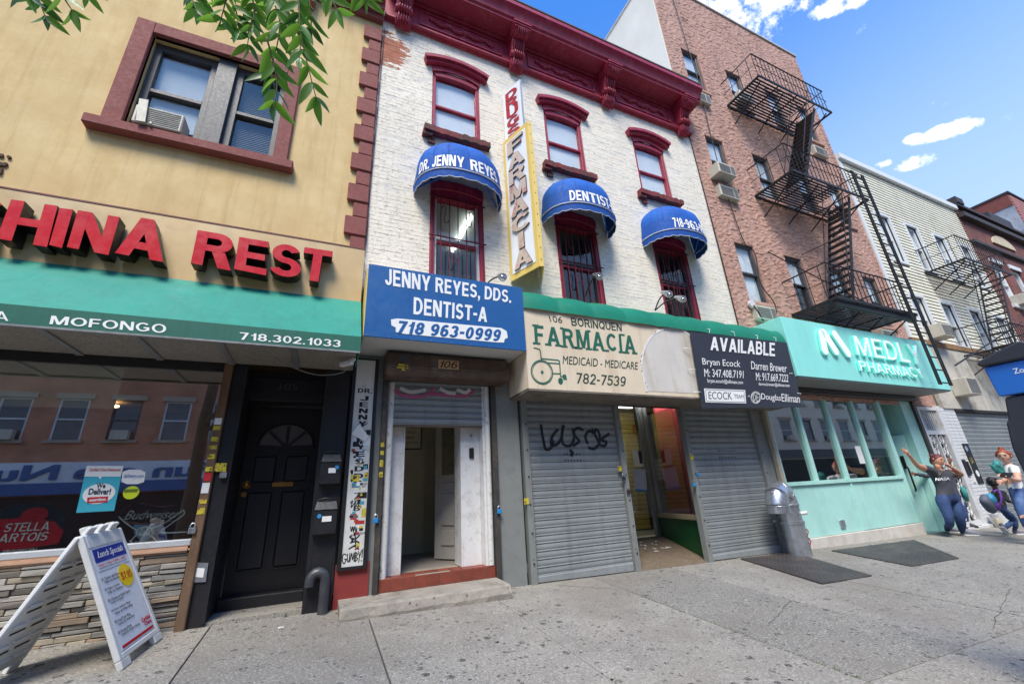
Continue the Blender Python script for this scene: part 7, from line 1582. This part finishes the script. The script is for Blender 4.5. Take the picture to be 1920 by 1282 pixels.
# woman in the dark tee, arm raised towards the door
y = -.55; S = V((0, .0, 0))
gA1, gA2 = G(1781, 997), G(1809, 1003)
pts = {'pelvis': (P(1777, 930, y), .15), 'belly': (P(1770, 912, y), .175), 'chest': (P(1764, 893, y), .155), 'neck': (P(1760, 879, y), .07),
       'hipl': (P(1790, 936, y)+V((.02, 0, 0)), .125), 'kneel': (P(1799, 966, y-.05), .092), 'calfl': (P(1803, 980, y-.02), .076), 'ankl': (gA2+V((0, .03, .06)), .05),
       'hipr': (P(1766, 938, y), .125), 'kneer': (P(1779, 967, y-.05), .092), 'calfr': (P(1781, 981, y-.02), .076), 'ankr': (gA1+V((0, .03, .06)), .05),
       'shl': (P(1784, 886, y), .088), 'sll': (P(1793, 889, y), .08), 'ell': (P(1806, 890, y-.12), .046), 'wrl': (P(1781, 874, y-.1), .03),
       'shr': (P(1742, 880, y), .088), 'slr': (P(1730, 877, y), .08), 'elr': (P(1719, 872, y-.05), .045), 'wrr': (P(1702, 850, y-.1), .03)}
w1, H1 = person('person', 'woman in a charcoal NASA tee and jeans raising one arm beside the mint door', pts, E0, regs(1, 2, 'short'), [SK_T, CHAR, JEAN], (-.3, -.9, -.45), .124, P(1757, 863, y), (-.2, -1, 0), hem=P(1773, 927, y).z, hands=[(pts['wrr'][0], P(1695, 843, y-.1), (.2, -1, 0), .25, 1.0), (pts['wrl'][0], P(1773, 869, y-.08), (1, -.5, 0), .7, 1.0)], depth=.85)
HRED = mat('dark_red_hair', s(96, 42, 44), .6, var=.25, scale=30); hair(w1, H1, .124, HRED, bun=[(.1, -.7, .75, .42)])
shoe(w1, gA1+V((0, .06, 0)), gA1+V((.03, -.2, -.008)), SHOE); shoe(w1, gA2+V((.02, .06, 0)), gA2+V((.14, -.18, -.008)), SHOE)
cf = pts['chest'][0]
text_fn('NASA', 'lettering', WHITE, w1, lambda u, v: (P(1754+27*u, 901-1.5*u-5.5*v, y-.163+.05*(2*u-1)**2), V((0, -1, 0))), ext=.002, bold=.01)
MB().tube(smooth_line([P(1758, 880, y-.09), P(1762, 889, y-.15), P(1767, 881, y-.1)]), .006, 5).build('necklace', BRASS, w1)
# person half hidden behind her, one sleeve reaching the door pull
y = .02; gB1, gB2 = G(1796, 992), G(1815, 990)
pts = {'pelvis': (P(1793, 932, y), .11), 'belly': (P(1787, 915, y), .11), 'chest': (P(1781, 893, y), .12), 'neck': (P(1776, 879, y), .05),
       'hipl': (P(1801, 936, y), .085), 'kneel': (P(1809, 964, y-.03), .06), 'calfl': (P(1812, 977, y), .052), 'ankl': (gB2+V((0, .02, .07)), .045),
       'hipr': (P(1789, 937, y), .085), 'kneer': (P(1794, 966, y-.03), .06), 'calfr': (P(1795, 978, y), .052), 'ankr': (gB1+V((0, .02, .07)), .045),
       'shl': (P(1795, 887, y), .07), 'sll': (P(1801, 897, y), .055), 'ell': (P(1807, 910, y), .045), 'wrl': (P(1808, 925, y-.05), .03),
       'shr': (P(1764, 884, y), .065), 'slr': (P(1752, 888, y), .055), 'elr': (P(1736, 892, y-.03), .05), 'wrr': (P(1716, 888, y-.05), .034)}
w2, H2 = person('person', 'dark haired person in a teal top half hidden behind the woman in the charcoal tee', pts, E0, regs(1, 2, 'long'), [SK_B, GREYJ, JEAN], (-.4, -1, -.2), .112, P(1774, 864, y), (-.2, -1, 0), hands=[(pts['wrr'][0], P(1708, 886, y-.06), (0, -1, .2), .7, .95), (pts['wrl'][0], P(1809, 931, y-.05), (0, -1, 0), .4, .9)])
hair(w2, H2, .112, mat('black_hair', s(28, 24, 26), .6, var=.2, scale=30)); shoe(w2, gB1+V((0, .05, 0)), gB1+V((0, -.18, -.01)), SHOED); shoe(w2, gB2+V((0, .05, 0)), gB2+V((.03, -.18, -.01)), SHOED)
MB().tube([P(1804, 912, y-.08), P(1809, 925, y-.09), P(1812, 938, y-.05)], [.04, .06, .05], 8).build('shirt_tail', TEALC, w2, smooth='all')
# child with a backpack, walking
y = -.95; gC1, gC2 = G(1881, 994)+V((0, 0, .03)), G(1905, 1001)
pts = {'pelvis': (P(1879, 950, y), .085), 'belly': (P(1875, 940, y), .09), 'chest': (P(1871, 926, y), .095), 'neck': (P(1866, 915, y), .04),
       'hipl': (P(1882, 955, y), .07), 'kneel': (P(1902, 973, y-.03), .05), 'calfl': (P(1905, 984, y-.02), .044), 'ankl': (gC2+V((0, 0, .08)), .034),
       'hipr': (P(1879, 955, y+.05), .07), 'kneer': (P(1900, 977, y+.03), .05), 'calfr': (P(1890, 984, y+.02), .044), 'ankr': (P(1886, 989, y+.02), .034),
       'shl': (P(1880, 921, y-.02), .055), 'sll': (P(1886, 929, y-.04), .045), 'ell': (P(1889, 938, y-.05), .038), 'wrl': (P(1896, 941, y-.08), .026),
       'shr': (P(1864, 921, y), .055), 'slr': (P(1863, 928, y), .045), 'elr': (P(1866, 938, y), .038), 'wrr': (P(1874, 943, y-.06), .026)}
w3, H3 = person('person', 'small child in a black jacket and jeans walking with a colourful backpack', pts, E0, regs(1, 2, 'long'), [SK_B, BJK, JEAN], (.75, .4, 0), .104, P(1860.5, 904, y), (.9, .2, 0), hem=P(1877, 947, y).z, hands=[(pts['wrl'][0], P(1900, 943, y-.1), (0, -1, 0), .5, .7), (pts['wrr'][0], P(1879, 945, y-.08), (0, -1, 0), .5, .7)])
hair(w3, H3, .104, MATS['black_hair'], bun=[(-.3, -.7, .5, .45), (.55, -.4, .6, .4)])
d = (P(1905, 1005, y)-P(1886, 1000, y)).normalized()
shoe(w3, P(1877, 988, y), P(1890, 1001, y), SHOEP, .046, .085); shoe(w3, gC2+V((-.04, 0, 0)), gC2+V((.15, -.08, -.01)), SHOEP, .046, .085)
bp_ = thing('backpack', 'blue purple and grey school backpack on the walking child', 'backpack', P(1857, 944, y))
BPG = mat('grey_backpack', s(92, 100, 116), .7, var=.15, scale=14); BPB = mat('sky_blue_nylon', s(70, 168, 206), .6, var=.08); BPP = mat('purple_nylon', s(126, 66, 168), .6, var=.08)
def lump(nm, m_, px, py, w, h, dep, rot, yy):
    b = MB(); c = P(px, py, yy); b.ball((0, 0, 0), w, dep, h, 16, 10)
    for v in b.v:
        v.x = math.copysign(abs(v.x/w)**.55*w, v.x); v.z = math.copysign(abs(v.z/h)**.55*h, v.z)
    mr = Matrix.Rotation(rot, 3, 'Y'); b.v = [mr @ v+c for v in b.v]; return b.build(nm, m_, bp_, smooth='all')
lump('pack', BPG, 1853, 944, .13, .19, .09, rad(-38), y-.02); lump('top_pocket', BPB, 1858, 935, .09, .1, .07, rad(-38), y-.07); lump('side_pocket', BPP, 1865, 948, .075, .085, .08, rad(-38), y-.06)
MB().tube(smooth_line([P(1862, 921, y-.06), P(1871, 918, y-.08), P(1876, 926, y-.1), P(1877, 940, y-.1), P(1868, 950, y-.08)]), .014, 6).build('strap', BPP, bp_)
# red haired woman in a white tee
y = -1.55; gD = gz(P(1925, 960, y).x, y)
fx = P(1925, 960, y).x
pts = {'pelvis': (P(1904, 916, y), .125), 'belly': (P(1900, 903, y), .125), 'chest': (P(1895, 884, y), .125), 'neck': (P(1888, 867, y), .055),
       'hipl': (P(1907, 924, y-.06), .11), 'kneel': (P(1918, 964, y-.12), .07), 'calfl': (P(1923, 985, y-.08), .062), 'ankl': (V((fx+.2, y-.12, gD+.09)), .042),
       'hipr': (P(1905, 924, y+.08), .11), 'kneer': (P(1914, 960, y+.08), .07), 'calfr': (P(1924, 980, y+.1), .062), 'ankr': (V((fx+.35, y+.1, gD+.09)), .042),
       'shl': (P(1901, 877, y-.12), .075), 'sll': (P(1906, 888, y-.16), .065), 'ell': (P(1910, 901, y-.18), .046), 'wrl': (P(1881, 892, y-.22), .03),
       'shr': (P(1893, 875, y+.14), .07), 'slr': (P(1890, 886, y+.14), .06), 'elr': (P(1888, 898, y+.12), .045), 'wrr': (P(1877, 902, y-.02), .03)}
w4, H4 = person('person', 'red haired woman in a white tee and ripped jeans facing the mint shopfront', pts, E0, regs(1, 2, 'short'), [SK_L, WTEE, JEAN2], (-1, -.15, -.3), .118, P(1882, 854, y), (-1, -.2, 0), hem=P(1903, 914, y).z, hands=[(pts['wrl'][0], P(1870, 889, y-.22), (0, -.2, 1), .5, 1.0), (pts['wrr'][0], P(1869, 905, y-.06), (0, -1, .3), .4, 1.0)])
HORG = mat('orange_red_hair', s(150, 70, 40), .55, var=.25, scale=30); hair(w4, H4, .118, HORG, bun=[(0, -.35, 1.15, .42)], strands=[(((-.7, .1, .5), (-.85, -.2, .0), (-.7, -.5, -.4)), (.2, .22, .1)), (((.7, .1, .5), (.85, -.2, .0), (.7, -.5, -.4)), (.2, .22, .1))])
shoe(w4, V((fx+.22, y-.12, gD)), V((fx-.03, y-.16, gD)), SHOE); shoe(w4, V((fx+.37, y+.1, gD)), V((fx+.12, y+.06, gD)), SHOE)
b = MB(); b.slab([P(1912, 966, y-.19), P(1920, 964, y-.19), P(1921, 969, y-.19), P(1913, 971, y-.19)], (0, -.004, 0)); b.build('ripped_knee', SK_L, w4)
t = thing('folded_jacket', 'bundled teal jacket held against the shoulder of the red haired woman', 'jacket', P(1869, 875, y-.05)); b = MB()
b.ball((0, 0, 0), .095, .075, .125, 28, 20)
for v in b.v:
    n_ = noise.noise(v*14)+.5*noise.noise(v*30); v *= 1+.34*n_; v += P(1870, 876, y-.05)
b.build('cloth', TEALC, t, smooth='all')
t = thing('handbag', 'small black bag in the hands of the red haired woman', 'bag', P(1884, 886, y-.26)); b = MB(); b.hexa([P(1874, 893, y-.27), P(1893, 896, y-.27), P(1893, 896, y-.2), P(1874, 893, y-.2), P(1877, 885, y-.27), P(1901, 886, y-.27), P(1901, 886, y-.2), P(1877, 885, y-.2)]); b.build('body', BLK_PR, t, bevel=.015, bseg=2)
# ================================================================== street tree: trunk beyond the left edge, boughs reaching into the picture
BARK = mat('tree_bark', s(92, 82, 72), .9, var=.25, scale=6, bump=.8, bscale=22); TWIG = mat('green_twig', s(86, 92, 58), .7, var=.15, scale=12)
def leafm(nm, c, c2):
    mt = mat(nm, c, .38, var=.18, scale=14, rnd=.5); nt = mt.node_tree; b_ = nt.nodes['Principled BSDF']; o_ = nt.nodes['Material Output']; tr = nt.nodes.new('ShaderNodeBsdfTranslucent'); tr.inputs[0].default_value = (*c2, 1); mx = nt.nodes.new('ShaderNodeMixShader'); mx.inputs[0].default_value = .38
    nt.links.new(b_.outputs[0], mx.inputs[1]); nt.links.new(tr.outputs[0], mx.inputs[2]); nt.links.new(mx.outputs[0], o_.inputs[0]); return mt
LEAF = leafm('ash_leaf', s(72, 124, 50), s(150, 204, 70)); LEAFD = leafm('ash_leaf_dark', s(46, 84, 46), s(90, 146, 52))
tx, ty = -2.6, -6.1; tg = gz(tx, ty)
tr_ = thing('street_tree', 'street tree whose pinnate green leaves hang into the top left', 'tree', (tx, ty, tg))
part('trunk', BARK, tr_, lambda b: b.tube([V((tx, ty, tg-.1)), V((tx+.02, ty, tg+.3)), V((tx+.06, ty+.03, 1.6)), V((tx+.05, ty+.1, 3.0)), V((tx+.12, ty+.15, 4.6)), V((tx+.05, ty+.3, 6.6))], [.2, .15, .13, .12, .1, .06], 12), smooth='all')
bends = [smooth_line([V((tx+.06, ty+.08, 2.8)), V((tx+.9, ty+.7, 3.5)), atd(250, -330, 2.3), atd(480, -150, 1.9), atd(560, -60, 1.75)]), smooth_line([V((tx+.05, ty+.1, 3.0)), V((tx+.7, ty+1.2, 3.5)), atd(120, -240, 2.2), atd(110, -90, 1.9)])]
part('bough', BARK, tr_, lambda b: [b.tube(bl, [.05-.042*i/(len(bl)-1) for i in range(len(bl))], 8) for bl in bends], smooth='all')
leafs = []
for v_ in range(4):
    b = MB(); n = 8; vs = []; cup = .1+.05*v_; cur = R.uniform(-.12, .12)
    for i in range(n+1):
        t_ = i/n; w = .165*math.sin(math.pi*min(1, t_**.85))**.8*(1-.25*t_); x = t_; yb = cur*t_*t_; z = -.12*t_*t_
        vs += [V((x, yb-w, z+w*cup*1.6)), V((x, yb, z)), V((x, yb+w, z+w*cup*1.6))]
    b.add(vs, [(3*i+k, 3*i+3+k, 3*i+4+k, 3*i+1+k) for i in range(n) for k in range(2)]); leafs.append(b.mesh('leaflet', [LEAF, LEAF, LEAFD, LEAF][v_], smooth='all', fix=False))
twigs = MB(); nleaf = 0
def spray(p0, p1, bow, n, size, dep0, dep1, m_=None):
    """one compound leaf: a rachis hanging from pixel p0 to p1 with opposite leaflets"""
    global nleaf
    A, B = atd(*p0, dep0), atd(*p1, dep1); mid = (A+B)/2+V(bow); line = smooth_line([A, mid, B], 7); MB().tube(line, [.0045-.003*i/(len(line)-1) for i in range(len(line))], 5).build('twig', TWIG, tr_, smooth='all', fix=False)
    Lt = len(line)-1; view = (CAM-mid).normalized()
    for k in range(n):
        f = .18+.8*k/(n-.0); i = min(Lt-1, int(f*Lt)); pos = line[i].lerp(line[i+1], f*Lt-i); d = (line[i+1]-line[i]).normalized(); sd_ = d.cross(view).normalized()
        for sx in ((-1, 1) if k < n-1 else (-1, 1, 0)):
            dr = (d*R.uniform(.55, .95)+sd_*sx*R.uniform(.6, 1.0)+view*R.uniform(-.35, .35)+V((0, 0, -.35))).normalized()
            if sx == 0: dr = (d+V((0, 0, -.3))).normalized()
            nrm = (view+V((R.uniform(-.9, .9), R.uniform(-.9, .9), R.uniform(-.3, .9)))).normalized(); yv_ = nrm.cross(dr).normalized(); zv = dr.cross(yv_)
            sz = size*R.uniform(.75, 1.2); o = bpy.data.objects.new('leaflet', R.choice(leafs)); COL.objects.link(o); o.parent = tr_
            mm = Matrix((dr*sz, yv_*sz, zv*sz)).transposed().to_4x4(); mm.translation = pos-WL[tr_]; o.matrix_basis = mm; nleaf += 1
for (a, c, n, sz) in (((66, -40), (92, 48), 4, .085), ((100, -40), (150, 42), 4, .085), ((30, -40), (60, 8), 3, .08), ((150, -50), (158, 0), 3, .08), ((345, -40), (372, 30), 4, .085), ((395, -50), (375, 25), 4, .085), ((430, -40), (412, 45), 5, .09), ((470, -30), (470, 60), 5, .095), ((500, -20), (462, 100), 6, .095), ((520, -30), (500, 160), 7, .1), ((500, 70), (512, 205), 5, .095), ((560, -20), (598, 205), 8, .1), ((540, 20), (560, 120), 5, .095), ((575, -40), (585, 70), 5, .09), ((600, -50), (640, 35), 5, .09), ((640, -60), (690, 14), 5, .085), ((420, -30), (440, 60), 5, .09), ((495, -40), (530, 60), 5, .09)):
    dd = 1.72+R.uniform(-.2, .25); spray(a, c, (R.uniform(-.03, .03), R.uniform(-.03, .03), R.uniform(.0, .03)), n, sz, dd, dd-.03)
# upper crown, above and behind the camera's view
b = MB()
for c_ in range(70):
    a = R.uniform(0, 6.28); rr_ = R.uniform(.2, 1.9); cc = V((tx-1.4+rr_*math.cos(a), ty-.9+rr_*math.sin(a)*.8, R.uniform(4.6, 7.4)))
    for k in range(34):
        p = cc+V((R.gauss(0, .28), R.gauss(0, .28), R.gauss(0, .22))); d = V((R.uniform(-1, 1), R.uniform(-1, 1), R.uniform(-1, .2))).normalized()*.06; e = d.orthogonal().normalized()*.022; b.add([p-d, p+e, p+d, p-e], [(0, 1, 2, 3)])
o = b.build('crown', LEAF, tr_, fix=False); o['kind'] = 'stuff'
print('leaflets', nleaf)
